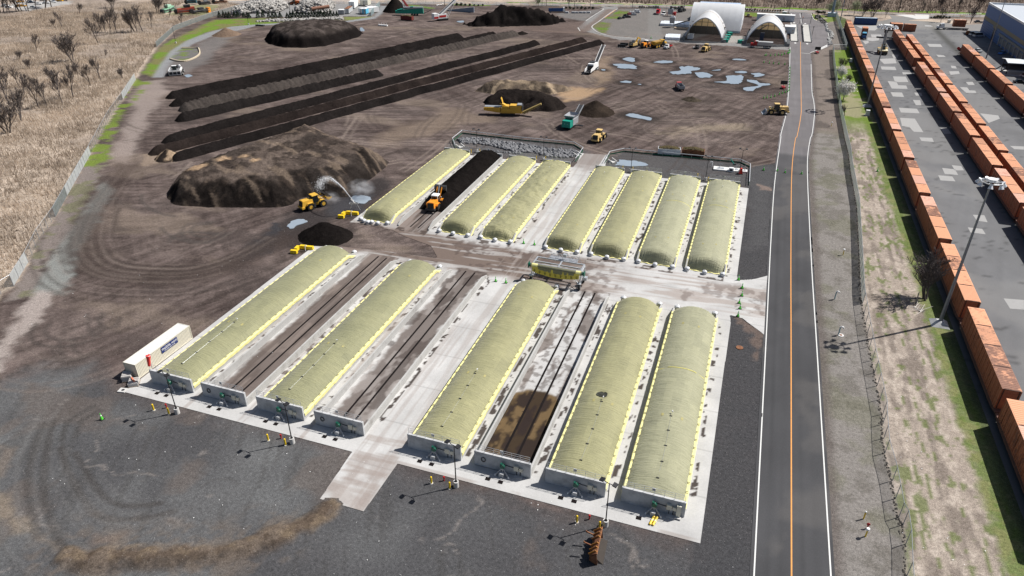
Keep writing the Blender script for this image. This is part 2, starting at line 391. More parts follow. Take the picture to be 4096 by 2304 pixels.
# wet and dark patches
wet = zone(Zn('B1',(0,1130),(-60,1000),(150,800),(420,640),(640,640),(1000,430),(1250,330),(1330,450),(1040,690),(760,740),(520,1000),(250,1000),(60,1090)), 2.5, 3)
paint(wet, (.034,.030,.030), .9)
paint(zone(Zn('B1',(650,600),(1000,480),(1150,520),(1040,690),(760,700)), 2, 2), (.048,.048,.053), .8)
paint(zone(Zn('B0',(2280,1090),(2571,760),(2640,820),(2571,1010),(2310,1140)), .8, 1.2), (.038,.038,.042), .9)
paint(zone(Zn('B1',(450,830),(950,800),(1000,900),(800,980),(450,990)), 2, 2), (.04,.033,.031), .8)
paint(zone(Zn('A2',(540,860),(680,820),(960,830),(820,930),(600,950)), 2, 3), (.34,.235,.145), .8)
paint(zone(Zn('A2',(1840,1170),(2280,1160),(2240,1200),(1900,1220),(1600,1300),(1500,1240)), 3, 4), (.27,.22,.165), .6)
paint(zone(Zn('A2',(900,540),(1040,520),(1050,760),(900,800),(850,650)), 3, 4), (.27,.2,.14), .5)
paint(zone(Zn('A1',(1750,1050),(2000,1000),(2300,1120),(2000,1180),(1500,1300),(1100,1420),(1250,1250)), 4, 5), (.20,.155,.12), .55)
paint(zone(Zn('B0',(1320,130),(1700,90),(1500,200),(1330,260)), 1, 2), (.30,.23,.17), .4)
# grey gravel lots in the far part
paint(zone(Zn('J',(2576,140),(1800,175),(1450,395),(1340,480),(1400,590),(1700,660),(2576,715)), 2, 1)+zone(Zn('F',(0,150),(1000,150),(1000,600),(560,720),(0,690)), 2, 1), (.17,.163,.155), .75)
paint(zone(Zn('F',(1290,745),(1330,610),(1600,620),(1530,770)), .8, .6), (.30,.285,.265), .9)
paint(zone(Zn('J',(640,250),(1200,210),(1530,150),(1210,385),(800,330)), 2, 2), (.17,.165,.16), .7)
rd = zone(Zn('J',(1490,115),(1800,115),(1800,165),(1450,395),(1330,490),(1400,590),(1700,668),(2576,722))+Zn('F',(2420,770),(2380,860),(1500,800),(480,735),(0,700))+Zn('J',(1850,740),(1300,600),(1060,525),(1090,490),(1210,385),(1530,170)), .5, .4)
paint(rd, (.215,.212,.208), .9)
paint(stroke(Zn('J',(1650,180),(1420,380),(1200,560),(900,600),(300,560)), 2.5, .6, 2), (.14,.105,.09), .75)
paint(zone(Zn('J',(-600,440),(300,480),(800,420),(1200,400),(1300,560),(900,600),(0,560),(-600,620)), 4, 4), (.13,.10,.088), .6)
for z in (Zn('J',(1570,340),(1810,185),(2030,205),(1790,352)), Zn('J',(1350,480),(1460,400),(1680,425),(1580,610),(1480,600))):
    g = zone(z, .8, 1); paint(g, (.125,.12,.06), .9); paint(g*smooth(.45, .6, n_mid), (.10,.16,.03), .85)
# north west lawn, gravel path, rubble yard
nw = zone(Zn('A0',(1330,690),(1440,520),(1500,440),(1680,340),(2000,185),(2571,165),(2640,190),(2571,220),(2150,250),(1900,310),(1640,470),(1440,720)), 1.2, 1)
paint(nw, (.15,.145,.06), .95); paint(nw*smooth(.42, .56, fbm(x, y, 7, 4, 81)), (.115,.185,.03), .9)
paint(zone(Zn('M',(0,345),(1600,315),(1720,360),(1300,390),(0,420)), 1, 1), (.13,.14,.06), .8)
paint(zone(Zn('M',(1720,310),(2230,305),(2250,330),(1760,375)), .6, .5), (.15,.17,.06), .95)
path_poly = Zn('A0',(1425,725),(1500,600),(1600,470),(1750,378),(1950,300),(2150,250))+Zn('M',(200,440),(1400,400),(1780,385),(2290,300),(2400,108),(2540,108),(2450,230),(2300,345),(1850,402),(1300,430),(520,450),(100,480))+Zn('A0',(2300,268),(2000,332),(1800,412),(1660,520),(1570,640),(1530,725))
paint(zone(path_poly, .5, .3, .2), (.215,.22,.226), .95)
paint(zone(Zn('A0',(1560,640),(1700,490),(1830,430),(2000,330),(2200,320),(2000,480),(1900,600),(1700,700)), 3, 3), (.15,.14,.135), .75)
g = zone(Zn('A0',(1590,560),(1690,455),(1850,455),(1860,520),(1720,570)), .8, .8); paint(g, (.13,.125,.12), .9)
paint(g*smooth(.5, .6, fbm(x, y, 4, 3, 83)), (.12,.16,.04), .9)
paint(zone([P('N',1800,112), P('M',-60,318), P('M',1600,298), P('M',2230,298), P('M',2390,108), P('M',2400,62), P('M',500,62)], .8, .5), (.215,.213,.21), .95)
paint(zone(Zn('N',(300,280),(1050,285),(1300,90),(1000,85),(600,110)), 1.5, 2), (.16,.165,.08), .8)
paint(zone(Zn('O',(200,140),(500,200),(1290,70),(1290,25),(300,0)), 2, 2), (.33,.325,.315), .9)
# green verges of the far road
for pts, wd in ((Zn('J',(-200,50),(600,55),(1400,70),(2576,85)), 2.2), (Zn('F',(0,90),(1000,100),(1600,125),(2576,150)), 2.5), (Zn('K',(0,168),(970,195),(2600,235)), 3.0), (Zn('L',(0,230),(800,245),(1700,270)), 3.5), (Zn('I',(450,95),(700,125),(850,150)), 2.0), (Zn('I',(1200,85),(1900,100)), 1.6)):
    paint(stroke(pts, wd, .3, 1.5), (.11,.19,.025), .9)
# the corner by the weighbridge
cg = zone([P('K',640,290), P('K',1000,330), P('K',1130,300), P('K',1150,440), P('K',960,470), P('K',690,390)], .8, .8)
paint(cg, (.12,.17,.035), .9); paint(zone(Zn('K',(850,365),(970,365),(970,395),(880,395)), .5, .5), (.3,.26,.22), .8)
paint(zone([P('F',1600,210), P('F',2400,240), P('F',2400,310), P('F',2200,320), P('F',1620,270)], 1, .6), (.12,.17,.035), .9)
paint(zone(Zn('K',(940,480),(1140,440),(1360,1040),(1080,1030),(1020,930)), .6, .6), (.15,.138,.128), .9)
# right of the road: brown then dead grass gravel, then straw and grass
xr = 17.4
fenceR = Zn('K',(1140,310),(1360,1030),(1085,1030))+Zn('A3',(790,600),(815,800),(850,1050),(900,1300),(935,1449))+Zn('B3',(950,280),(1010,620),(1035,1100),(1050,1449))+Zn('C3',(1060,200),(1105,480),(1150,730),(1250,1230))+Zn('D3',(1250,30),(1270,300),(1340,560),(1400,900),(1440,970),(1465,1150),(1475,1449),(1500,1800))
r_edge = Zn('D3',(800,1800),(765,1449),(690,300))+Zn('C3',(690,1449),(655,850),(605,0))+Zn('B3',(600,1200),(545,250),(570,0))+Zn('A3',(590,1250),(605,950),(580,600))+Zn('K',(625,1085),(1015,930))
vr = zone(fenceR[1:]+r_edge, .3, .2, .2)
paint(vr, (.185,.172,.160), .97); paint(vr*smooth(.50, .64, fbm(x, y, 2.5, 6, 91)), (.125,.115,.102), .7)
paint(vr*smooth(.54, .66, fbm(x, y, 6, 6, 93)), (.115,.116,.072), .4)
paint(vr*smooth(235, 245, y+n_edge*6), (.165,.137,.12), .85); paint(vr*smooth(.57, .68, fbm(x, y, 6, 5, 95))*smooth(235, 245, y), (.075,.065,.06), .7)
paint(vr*stroke(r_edge, 1.5, .5, .8), (.10,.085,.078), .75)
straw = [(41.9,20), (41.9,447), P('K',1380,400), P('K',1150,300)]+fenceR
sr = zone(straw, .3, .2, .2)
lin = aniso(x, y, math.pi/2+.02, 9, .9, 101)
paint(sr, (.285,.242,.205), .97); paint(sr*smooth(.52, .66, fbm(x*1.4, y*.8, 1.1, 4, 109)), (.40,.345,.295), .7); paint(sr*smooth(.47, .60, lin*.6+fbm(x, y, 2.2, 5, 103)*.4), (.135,.112,.096), .7)
paint(sr*smooth(.575, .63, aniso(x, y, math.pi/2+.02, 2.4, .6, 105, 4)*.72+fbm(x, y, 9, 4, 106)*.28), (.105,.13,.045), .8)
paint(sr*smooth(36.2, 37.6, x+n_e2*2.2), (.10,.14,.036), .85); paint(sr*smooth(36.2, 37.6, x)*smooth(.5, .62, fbm(x, y, 1.5, 5, 107)), (.2,.185,.09), .5)
paint(sr*smooth(236, 262, y+n_edge*14), (.115,.17,.032), .92); paint(sr*smooth(236, 262, y)*smooth(.58, .68, n_edge+.5), (.3,.25,.19), .6)
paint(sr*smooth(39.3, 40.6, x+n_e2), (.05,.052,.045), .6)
# tyre tracks
def track(t, pts, w=.55, c=(.052,.045,.042), s=.6, gauge=0):
    q = catmull([P(t, *p) for p in pts], 6)
    if gauge:
        q = np.array(q); d = np.gradient(q, axis=0); d /= np.linalg.norm(d, axis=1)[:, None]+1e-9; nn = np.stack([-d[:, 1], d[:, 0]], 1)
        for sgn in (-.5, .5): paint(stroke([tuple(v) for v in q+nn*gauge*sgn], w, .5, .15), c, s)
    else: paint(stroke(q, w, .5, .2), c, s)
for pts in ([(1960,785),(1830,800),(1785,850),(1830,895),(1960,905),(2050,870)], [(2000,765),(1760,790),(1695,860),(1740,925),(1870,950),(2020,930),(2200,840)], [(1500,820),(1600,900),(1800,960),(1990,960)], [(1580,960),(1620,900),(1760,860),(2050,880)], [(1330,510),(1340,590),(1480,680),(1640,715)]): track('B0', pts, .5, (.062,.054,.05), .55)
for pts, wd, s in (([(830,730),(780,900),(790,1050),(900,1200),(1300,1260),(1900,1250),(2571,960)], 3.2, .42), ([(760,1060),(770,1140),(840,1250)], .8, .6), ([(1090,640),(1080,780),(1150,840),(1300,830)], .8, .4), ([(1430,1250),(1800,1000),(2200,800)], .3, .6)): track('B0', pts, wd, (.058,.047,.042), s)
for pts in ([(330,390),(285,480),(330,565),(480,600),(700,585),(880,520),(960,430)], [(450,395),(415,460),(490,525),(680,535),(860,475),(930,400),(900,330)], [(500,600),(505,690),(620,750),(740,720),(870,650)], [(560,560),(560,640),(640,720),(760,690)], [(680,530),(690,620),(750,670)], [(420,810),(520,740),(640,700)], [(545,805),(640,730),(800,700)], [(820,290),(830,420),(880,500)], [(960,290),(940,380),(1010,430),(1090,400),(1120,330)]): track('C0', pts, .42, (.06,.05,.046), .7)
for pts, wd, s in (([(400,30),(320,250),(270,500),(280,750),(350,1080)], .55, .5), ([(500,0),(440,250),(410,500),(420,750),(500,1000),(600,1190)], .55, .6), ([(560,250),(640,480),(850,830),(1000,905),(1200,920),(1450,890),(1620,850)], .45, .55), ([(700,300),(860,560),(1000,730),(1200,795),(1500,770)], .42, .55), ([(620,0),(590,200),(620,420)], .4, .35), ([(1880,620),(1960,560),(2150,545),(2220,590)], .25, .25)): track('D0', pts, wd, (.05,.045,.042), s)
track('C0', [(900,1180),(700,1300),(640,1449)], .5, (.05,.047,.045), .5, 1.8)
loop = catmull(Zn('B0',(1180,260),(1000,480),(870,700),(800,920),(860,1130),(1050,1230),(1350,1265),(1800,1255),(2250,1120),(2600,930)), 6)
loop2 = catmull(Zn('C0',(560,60),(380,260),(330,420),(400,560),(620,640),(980,560),(1300,380),(1700,150)), 6)
loop3 = catmull(Zn('D0',(520,-120),(360,150),(280,450),(300,800),(470,1120),(800,1290),(1300,1280),(1900,1240),(2500,1080)), 6)
loop4 = catmull(Zn('D0',(700,100),(640,350),(760,640),(960,850),(1250,920),(1600,850),(2000,650)), 6)
ell = [catmull([P('A2', cx_+rx*math.cos(t_), cy_+ry*math.sin(t_)) for t_ in np.linspace(a0, a1, 14)], 4) for cx_, cy_, rx, ry, a0, a1 in ((1900,1180,520,130,2.6,6.6),(1850,1200,350,85,0,5.2),(900,620,300,110,1.5,5.5),(1500,900,700,160,3.2,6.0),(1250,1090,330,70,0,6.2),(400,1180,500,90,3.4,6.2),(2000,760,500,180,.2,3.0))]
r5 = random.Random(12)
paint(stroke(loop, 4.2, .7, 5.0)*ymask, (.048,.036,.032), .6)
for lp_, n_, sp_ in ((loop, 15, 6.5), (loop2, 5, 4), (loop3, 4, 4.5), (loop4, 3, 3.5))+tuple((e_, 7, 6) for e_ in ell):
    q0 = np.array(lp_); d0 = np.gradient(q0, axis=0); d0 /= np.linalg.norm(d0, axis=1)[:, None]+1e-9; n0 = np.stack([-d0[:, 1], d0[:, 0]], 1)
    for k in range(n_):
        off = r5.gauss(0, sp_); i0 = r5.randint(0, max(1, len(q0)//2)); i1 = min(len(q0), i0+r5.randint(len(q0)//3, len(q0)))
        dark_ = r5.random() < .62; sd_ = off+1.1*math.sin(k)
        for g_ in (-1.0, 1.0):
            paint(stroke([tuple(v) for v in (q0+n0*(sd_+g_))[i0:i1]], r5.uniform(.24, .42), .6, .5)*ymask, ((.040,.032,.029) if dark_ else (.19,.155,.135)) if lp_ is not loop3 and lp_ is not loop4 else ((.044,.042,.042) if dark_ else (.15,.145,.14)), r5.uniform(.18, .5) if dark_ else r5.uniform(.1, .25))
rr = random.Random(3)
for k in range(170):
    cx0, cy0 = rr.uniform(-185, 5), rr.uniform(130, 385)
    if -92 < cx0 < 8 and cy0 < 190: continue
    a = rr.uniform(0, 6.3); q = [(cx0, cy0)]; cv = rr.uniform(-.05, .05)
    for i in range(rr.randint(8, 26)):
        a += cv; q.append((q[-1][0]+1.6*math.cos(a), q[-1][1]+1.6*math.sin(a)))
    q = np.array(q); d = np.gradient(q, axis=0); d /= np.linalg.norm(d, axis=1)[:, None]+1e-9; nn = np.stack([-d[:, 1], d[:, 0]], 1)
    c = (.058,.047,.042) if rr.random() < .65 else (.215,.175,.15)
    for sgn in (-1.1, 1.1): paint(stroke([tuple(v) for v in q+nn*sgn], .38, .6, .25)*ymask, c, rr.uniform(.25, .6))
# mulch berm swept into an arc, with some height
bz = np.zeros(len(x))
berm = catmull(Zn('D0',(640,1250),(760,1290),(1000,1275),(1400,1265),(1900,1235),(2300,1165),(2571,1095))+Zn('D1',(200,1080),(420,1015),(620,915),(720,800)), 6)
bm = stroke(berm, 1.2, .7, 2.2); paint(bm, (.090,.066,.048), .9); paint(bm*smooth(.5, .65, fbm(x, y, .9, 3, 121)), (.17,.13,.09), .6)
b2 = stroke([(p[0]+.4, p[1]-1.3) for p in berm[6:40]], .9, .8, 1.0); paint(b2, (.055,.043,.035), .7)
paint(stroke(berm[:34], 4.0, .8, 4.0)*smooth(.45, .6, n_sm), (.14,.112,.09), .55)
bz += bm*.42*(.6+.8*n_sm)
bz += (fbm(x, y, 3.0, 4, 131)-.5)*.16*ymask*(1-smooth(8.6, 9.6, x))*(1-zone([(-87,60.6),(3.4,60.6),(3.4,183),(-87,183)], .5, 0, 0))*smooth(70, 100, y)
# puddle rims: dark mud
PUDDLES = [('A2',[(1145,548),(1200,540),(1250,545),(1258,572),(1215,578),(1165,562)]), ('A2',[(1048,602),(1120,600),(1230,604),(1275,625),(1262,645),(1140,640),(1090,622)]), ('A2',[(1450,580),(1520,568),(1600,574),(1605,588),(1530,592),(1480,590)]),
 ('A2',[(1605,672),(1690,660),(1675,628),(1740,620),(1845,632),(1848,656),(1790,665),(1780,688),(1690,692),(1620,690)]), ('A2',[(1835,684),(1900,680),(1960,690),(1980,716),(1930,728),(1850,722)]), ('A2',[(2165,555),(2230,550),(2305,558),(2290,566),(2190,562)]),
 ('A2',[(2190,672),(2260,666),(2302,674),(2285,685),(2210,682)]), ('A2',[(1990,770),(2110,758),(2120,715),(2200,708),(2275,718),(2262,760),(2225,785),(2120,782)]), ('A2',[(2345,690),(2420,684),(2467,702),(2420,718),(2370,722),(2380,705)]), ('A2',[(2308,760),(2380,755),(2430,775),(2540,790),(2450,805),(2400,825),(2350,850),(2270,825),(2390,808),(2410,795)]),
 ('A2',[(1132,766),(1180,757),(1228,766),(1215,777),(1165,774)]), ('A2',[(1175,1080),(1230,1062),(1300,1075),(1360,1090),(1428,1108),(1400,1128),(1330,1112),(1240,1098)]), ('A2',[(1288,790),(1315,786),(1318,795)]), ('A2',[(945,650),(980,650),(980,660),(955,660)]), ('A2',[(1980,660),(2060,650),(2050,660)]),
 ('B2',[(1085,232),(1120,190),(1230,192),(1340,215),(1358,245),(1220,248),(1120,240)]), ('A1',[(1930,200),(1990,195),(2000,205),(1960,212)]), ('A1',[(1030,265),(1050,262),(1070,290),(1035,290)]), ('A0',[(1720,705),(1770,695),(1800,710),(1750,722)]), ('B1',[(350,800),(420,750),(520,745),(530,770),(440,800),(400,825)]), ('B1',[(960,530),(1060,520),(1140,545),(1060,600),(990,580)])]
RIMS = []
for t, pts in PUDDLES:
    q = [P(t, *p) for p in pts]
    if t == 'A2':
        bx_ = [p[0] for p in q]; by_ = [p[1] for p in q]; s_ = (x > min(bx_)-9) & (x < max(bx_)+9) & (y > min(by_)-9) & (y < max(by_)+9); mk = np.zeros(len(x)); mk[s_] = smooth(-4.2, -.3, sdf(x[s_], y[s_], q)+n_e2[s_]*3+n_edge[s_]*3)
        RIMS.append(mk); paint(mk, (.036,.030,.028), .92)
    else: paint(zone(q, .6, .4, .4), (.05,.045,.042), .8)
for c, r in (((1290,702),60), ((1950,552),55), ((1800,920),70), ((1490,825),70), ((1960,815),50)):
    p = P('A2', *c); paint(1-smooth(1.0, 3.4, np.hypot((x-p[0])*.7, y-p[1])+n_e2*2), (.05,.042,.04), .8)
# marsh relief
mm_ = 1-np.clip(ymask+smooth(9, 10, x)*(y < 500), 0, 1)
bz += mm_*(fbm(x, y, 5, 4, 141)-.5)*1.1
bz = np.where((x > 9.3) & (y < 505), 0, bz)
col = np.clip(col, .02, .6)
zfull = np.zeros(nx*ny); zfull[ki] = bz; cfull = np.zeros((nx*ny, 3)); cfull[ki] = col
Vg = np.stack([gx, gy, zfull], 1); Fg = grid_faces(nx, ny, keep)
Vg, Fg, Cg = compact(Vg, Fg, cfull)
GROUND_MAT = vcol_mat('ground soil', 2.1, .46, 8.0, bmp=.07, spk=.55)
setting('ground', np_mesh('ground', Vg, Fg, GROUND_MAT, Cg, True))
T = MB()
T.sheet(lambda u, v: (u, v, -.9), [-4000, -600, 300, 4000], [-1500, 20, 770, 5000])
setting('terrain', T.mesh('terrain', mat('far marsh', (.20,.165,.13), .95, var=.4, scale=.05)))
del zfull, cfull

# ------------------------------------------------------------ flat sheets with painted colour
def painted_sheet(name, poly, step, z, colfn, material, ystep=None):
    bx0 = min(p[0] for p in poly); bx1 = max(p[0] for p in poly); by0 = min(p[1] for p in poly); by1 = max(p[1] for p in poly)
    X = np.linspace(bx0, bx1, int((bx1-bx0)/step)+2); Y = np.linspace(by0, by1, int((by1-by0)/(ystep or step))+2)
    XX, YY = np.meshgrid(X, Y); a, b = XX.ravel(), YY.ravel()
    ins = inside(a, b, poly); k = ins | (seg_dist(a, b, poly, True) < max(step, ystep or step)*.72)
    Fq = grid_faces(len(X), len(Y), k); c = colfn(a, b)
    oi = np.where(k & ~ins)[0]                                   # pull the outer ring of vertices onto the outline
    if len(oi):
        ax, ay = a[oi], b[oi]; best = np.full(len(oi), 1e9); nxp, nyp = ax.copy(), ay.copy()
        for q in range(len(poly)):
            (sx, sy), (ex, ey) = poly[q], poly[(q+1) % len(poly)]; vx, vy = ex-sx, ey-sy; tt = np.clip(((ax-sx)*vx+(ay-sy)*vy)/(vx*vx+vy*vy+1e-9), 0, 1)
            cx2, cy2 = sx+tt*vx, sy+tt*vy; dd = (ax-cx2)**2+(ay-cy2)**2; m2 = dd < best; best[m2] = dd[m2]; nxp[m2] = cx2[m2]; nyp[m2] = cy2[m2]
        a = a.copy(); b = b.copy(); a[oi] = nxp; b[oi] = nyp
    V = np.stack([a, b, np.full(len(a), z)], 1)
    V, Fq, c = compact(V, Fq, c)
    return setting(name, np_mesh(name, V, Fq, material, c))
# puddles
WATER = glassy('puddle water', (.27,.315,.36), .10)  # sky reflection is put into this pale blue-grey base colour
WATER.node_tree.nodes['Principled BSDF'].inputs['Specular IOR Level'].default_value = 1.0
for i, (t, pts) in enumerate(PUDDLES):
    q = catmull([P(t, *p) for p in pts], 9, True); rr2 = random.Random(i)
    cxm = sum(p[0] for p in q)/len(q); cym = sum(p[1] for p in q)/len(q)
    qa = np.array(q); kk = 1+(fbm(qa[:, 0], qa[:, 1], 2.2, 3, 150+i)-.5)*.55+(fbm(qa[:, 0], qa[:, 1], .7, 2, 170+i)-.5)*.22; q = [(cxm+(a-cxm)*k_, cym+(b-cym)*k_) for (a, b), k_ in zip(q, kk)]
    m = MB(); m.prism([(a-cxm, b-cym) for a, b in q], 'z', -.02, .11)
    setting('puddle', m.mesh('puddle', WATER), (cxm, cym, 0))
# ============================================================ CONCRETE PAD
PADZ = .06
XR_F = [-75.4, -65.4, -55.2, -45.1, -29.9, -19.8, -9.65, .55]     # right edges of the front row bays, left to right
XR_B = [-75.7, -65.6, -55.45, -45.25, -29.95, -19.75, -9.5, .65]
BW = 8.1; FY0, FY1, BY0, BY1 = 64.8, 114.9, 130.9, 181.0
pad_poly = [(-86.0,61.4), P('D1',955,290), P('D1',655,730), P('D1',1065,848), P('D1',1380,400), (2.9,61.4), (3.0,113.5), P('C2',2150,305), P('C2',2265,338), P('C2',2468,490), P('C2',2492,20), P('B2',2500,1270), P('B2',2360,1305), P('B2',2225,1312), (3.0,132), (3.0,182.2),
  (-29.5,182.2), P('B2',985,240), P('B2',1010,140), P('B2',760,125), P('B2',720,215), (-44.8,182.2), (-72,182.4), (-84.6,181.8), (-85.4,129.0), (-74,128.5), (-70,126.5), (-62,124), (-58,119), (-70,118.3), (-86.4,116.5)]
def pad_col(a, b):
    c = A(.455,.45,.44)*(.82+.36*fbm(a, b, 3.0, 5, 201))[:, None]
    slab = 1-.10*vnoise(np.floor(a/4.6)*3.7, np.floor(b/9.0)*5.1, 203); c = c*slab[:, None]
    joint = np.minimum(np.abs((b+3) % 9.0), 9-np.abs((b+3) % 9.0)); c = c*(1-.22*(joint < .12))[:, None]
    n5 = fbm(a, b, 6, 5, 205)-.5; n1 = fbm(a, b, 1.2, 4, 207)-.5; st = aniso(a, b, math.pi/2, 7, .5, 209)
    sx = aniso(a, b, .05, 9, .8, 211)
    def mixin(c, m, k): return c+(A(*k)-c)*np.clip(m, 0, 1)[:, None]
    cross = smooth(113.5, 118, b+n5*5)*(1-smooth(127.5, 131, b+n5*5))
    mud = cross*(1-smooth(-33, -14, a+n5*16))
    c = mixin(c, cross*smooth(.42, .60, sx)*.7, (.30,.255,.228))
    c = mixin(c, mud*(.55+.5*smooth(.35, .55, sx)), (.145,.113,.097))
    c = mixin(c, mud*smooth(.55, .66, n5+n1*.8+.5)*.8, (.085,.066,.058))
    c = mixin(c, cross*smooth(.60, .70, n5+.5+n1*.6)*.55, (.13,.10,.088))
    aisle = (a > -44.8)*(a < -38.2)
    c = mixin(c, aisle*smooth(.50, .62, aniso(a, b, math.pi/2, 18, .7, 215))*.45, (.29,.255,.235))
    c = mixin(c, aisle*smooth(178, 186, b+n5*12)*.75, (.17,.14,.125))
    c = mixin(c, aisle*(b < 66)*smooth(.47, .60, sx)*.5, (.25,.205,.18))
    # bay floors
    for xr, kind in ((XR_F[1], 1), (XR_F[3], 2), (XR_F[5], 3)):
        s = (a > xr-BW+.2)*(a < xr-.2)*(b > FY0)*(b < FY1+1.5)
        u = (a-(xr-BW))/BW
        edge = np.minimum(u, 1-u)
        if kind == 1: c = mixin(c, s*smooth(.06, .16, edge+n1*.12)*.93, (.118,.092,.080)); c = mixin(c, s*smooth(.52, .62, fbm(a, b, 5, 5, 221))*.6, (.20,.165,.145)); c = mixin(c, s*smooth(.5, .62, st)*.5, (.075,.06,.053))
        if kind == 2: c = mixin(c, s*smooth(.10, .20, edge+n1*.16)*.9, (.125,.102,.091)); c = mixin(c, s*smooth(.54, .60, fbm(a, b*.6, 3, 5, 223))*.65, (.27,.245,.23)); c = mixin(c, s*smooth(.55, .62, fbm(a, b*.5, 2, 5, 224))*.7, (.068,.055,.05))
        if kind == 3:
            c = mixin(c, s*smooth(.50, .60, fbm(a, b*.35, 1.6, 5, 225))*.8, (.12,.095,.083)); c = mixin(c, s*smooth(.56, .62, fbm(a, b, 1.0, 4, 226))*.6, (.09,.075,.068))
            wetm = s*(1-smooth(79.6, 80.4, b-3.0*np.sqrt(np.clip(1-((u-.5)*2)**2, 0, 1))+n1*1.0))
            c = mixin(c, wetm, (.125,.085,.045)); c = mixin(c, wetm*smooth(.36, .52, fbm(a, b*.5, 1.6, 6, 227))*.9, (.022,.017,.014))
            c = mixin(c, wetm*(np.abs(u-.5) < .16+n1*.1)*.85, (.03,.022,.017))
    s = (a > XR_B[1]-BW+.2)*(a < XR_B[1]-.2)*(b > BY0-2)*(b < BY1); c = mixin(c, s*(.8+.2*smooth(.4, .6, st)), (.135,.108,.095)); c = mixin(c, s*smooth(.56, .62, st)*.6, (.07,.058,.052))
    # crumbs of compost along the outer side of each wall
    for xr in XR_F+XR_B:
        dist = a-xr
        m = (dist > .12)*(dist < .35+1.3*fbm(a*0, b, 5, 3, 239))*(((b > FY0+1)*(b < FY1)) if xr in XR_F else ((b > BY0)*(b < BY1-1)))
        wgt = 1.0 if xr in (XR_F[4],) else .35 if xr in (XR_F[1], XR_F[3], XR_F[5]) else .12
        c = mixin(c, m*smooth(.60-wgt*.16, .63-wgt*.16, fbm(a*1.3, b*.8, .8, 5, 231+int(xr)))*.95, (.045,.035,.031))
    gap = (a > -65.4)*(a < -63.3)+(a > -75.4)*(a < -73.5)+(a > -55.2)*(a < -53.2); c = mixin(c, gap*(b < 116)*smooth(.45, .6, st)*.5, (.26,.22,.20))
    # dirt at the front lip and behind the bays
    c = mixin(c, (b < 62.0)*smooth(.50, .62, n5+.5)*.5, (.24,.20,.18))
    c = mixin(c, (b < 62.3)*(a > -50)*(a < -36)*0, (.2,.2,.2))
    c = mixin(c, (a < -70)*(b > 115)*smooth(.42, .55, n5+.5)*.55, (.2,.16,.14))
    for i, xr in enumerate(XR_B):
        m = (np.abs(a-(xr-4)) < 3.9)*(b < 130.6)*(b > 128.7); c = mixin(c, m*smooth(.52, .58, fbm(a, b, 1.3, 4, 241+i))*.9, (.07,.055,.048))
    return np.clip(c, .02, .66)
PADM = vcol_mat('pad concrete', 2.5, .07, 9.0, rough=.9, bmp=.006)
painted_sheet('concrete_pad', pad_poly, .23, PADZ, pad_col, PADM)
# ============================================================ ROADS AND LOT
def poly_mesh(name, poly, z, m, kind='structure', thick=0):
    mb = MB(); cx0 = sum(p[0] for p in poly)/len(poly); cy0 = sum(p[1] for p in poly)/len(poly)
    mb.add([(p[0]-cx0, p[1]-cy0, 0) for p in poly], [tuple(range(len(poly)))])
    return setting(name, mb.mesh(name, m), (cx0, cy0, z), kind)
def strip(pts, wd):
    q = np.array(pts); d = np.gradient(q, axis=0); d /= np.linalg.norm(d, axis=1)[:, None]+1e-9; n2 = np.stack([-d[:, 1], d[:, 0]], 1)
    return [tuple(v) for v in q+n2*wd/2]+[tuple(v) for v in (q-n2*wd/2)[::-1]]
def ribbon(name, pts, wd, z, m, smooth_=True):
    q = catmull(pts, 6) if smooth_ else pts
    s = strip(q, wd); n = len(q); mb = MB()
    mb.add([(p[0], p[1], z) for p in s], [(i, i+1, 2*n-2-i, 2*n-1-i) for i in range(n-1)])
    return setting(name, mb.mesh(name, m))
rl = [(9.25,20), (9.25,60), (9.25,110), (9.2,150)]+PL('B3',(240,400),(295,0))+PL('A3',(300,1250),(350,1050),(370,850),(380,640),(385,440))+PL('K',(205,1000),(215,860),(225,515),(230,390),(235,290),(205,275))
rrt = [(17.65,20), (17.65,60), (17.6,110), (17.55,147)]+PL('B3',(545,250),(570,0))+PL('A3',(590,1250),(612,1060),(605,950),(588,850),(580,600))+PL('K',(625,1085),(830,1010),(1015,930),(975,700),(920,510),(680,400),(625,285))
rc = [(13.35,20), (13.35,60), (13.4,110), (13.45,150)]+PL('B3',(400,300),(432,0))+PL('A3',(450,1270),(485,1080),(488,950),(482,600),(482,390))
RLs = catmull(rl, 6); RRs = catmull(rrt, 6)
road_poly = [(p[0]-.5, p[1]) for p in RLs]+[P('K',170,250), P('K',700,278)]+[(p[0]+.45, p[1]) for p in RRs[::-1]]
def road_col(a, b):
    f = smooth(212, 216, b)
    c = lerp(A(.067,.067,.070), A(.165,.155,.158), np.clip(smooth(120, 300, b)*.35+f*.55+smooth(380, 400, b)*.1, 0, 1))
    c = c*(.9+.2*aniso(a, b, math.pi/2, 12, .5, 251))[:, None]*(.85+.3*fbm(a, b, 5, 4, 252))[:, None]
    for lx in (10.6, 12.3, 14.5, 16.3): c = c*(1-.10*np.exp(-((a-lx)/.25)**2)*(b < 170))[:, None]
    c = c+(A(.15,.14,.13)-c)*(smooth(.58, .68, fbm(a, b, 8, 5, 253))*.25)[:, None]
    return c
painted_sheet('road', road_poly, .5, .045, road_col, vcol_mat('asphalt', 6, .10, 14, rough=.85, bmp=.004), 1.0)
WL = mat('white road paint', (.62,.62,.60), .7, var=.12, dirt=(.35,.34,.33), damt=.22)
OL = mat('orange road paint', (.66,.29,.075), .75, var=.18, dirt=(.3,.18,.1), damt=.3)
ribbon('road_marking', rl[:-6], .17, .056, WL); ribbon('road_marking', rrt[:11], .17, .056, WL); ribbon('road_marking', rc, .17, .056, OL)
ribbon('road_marking', PL('K',(215,860),(225,515),(232,390),(235,290),(205,275)), .3, .056, WL); ribbon('road_marking', PL('K',(625,1085),(830,1012)), .3, .057, WL, False)
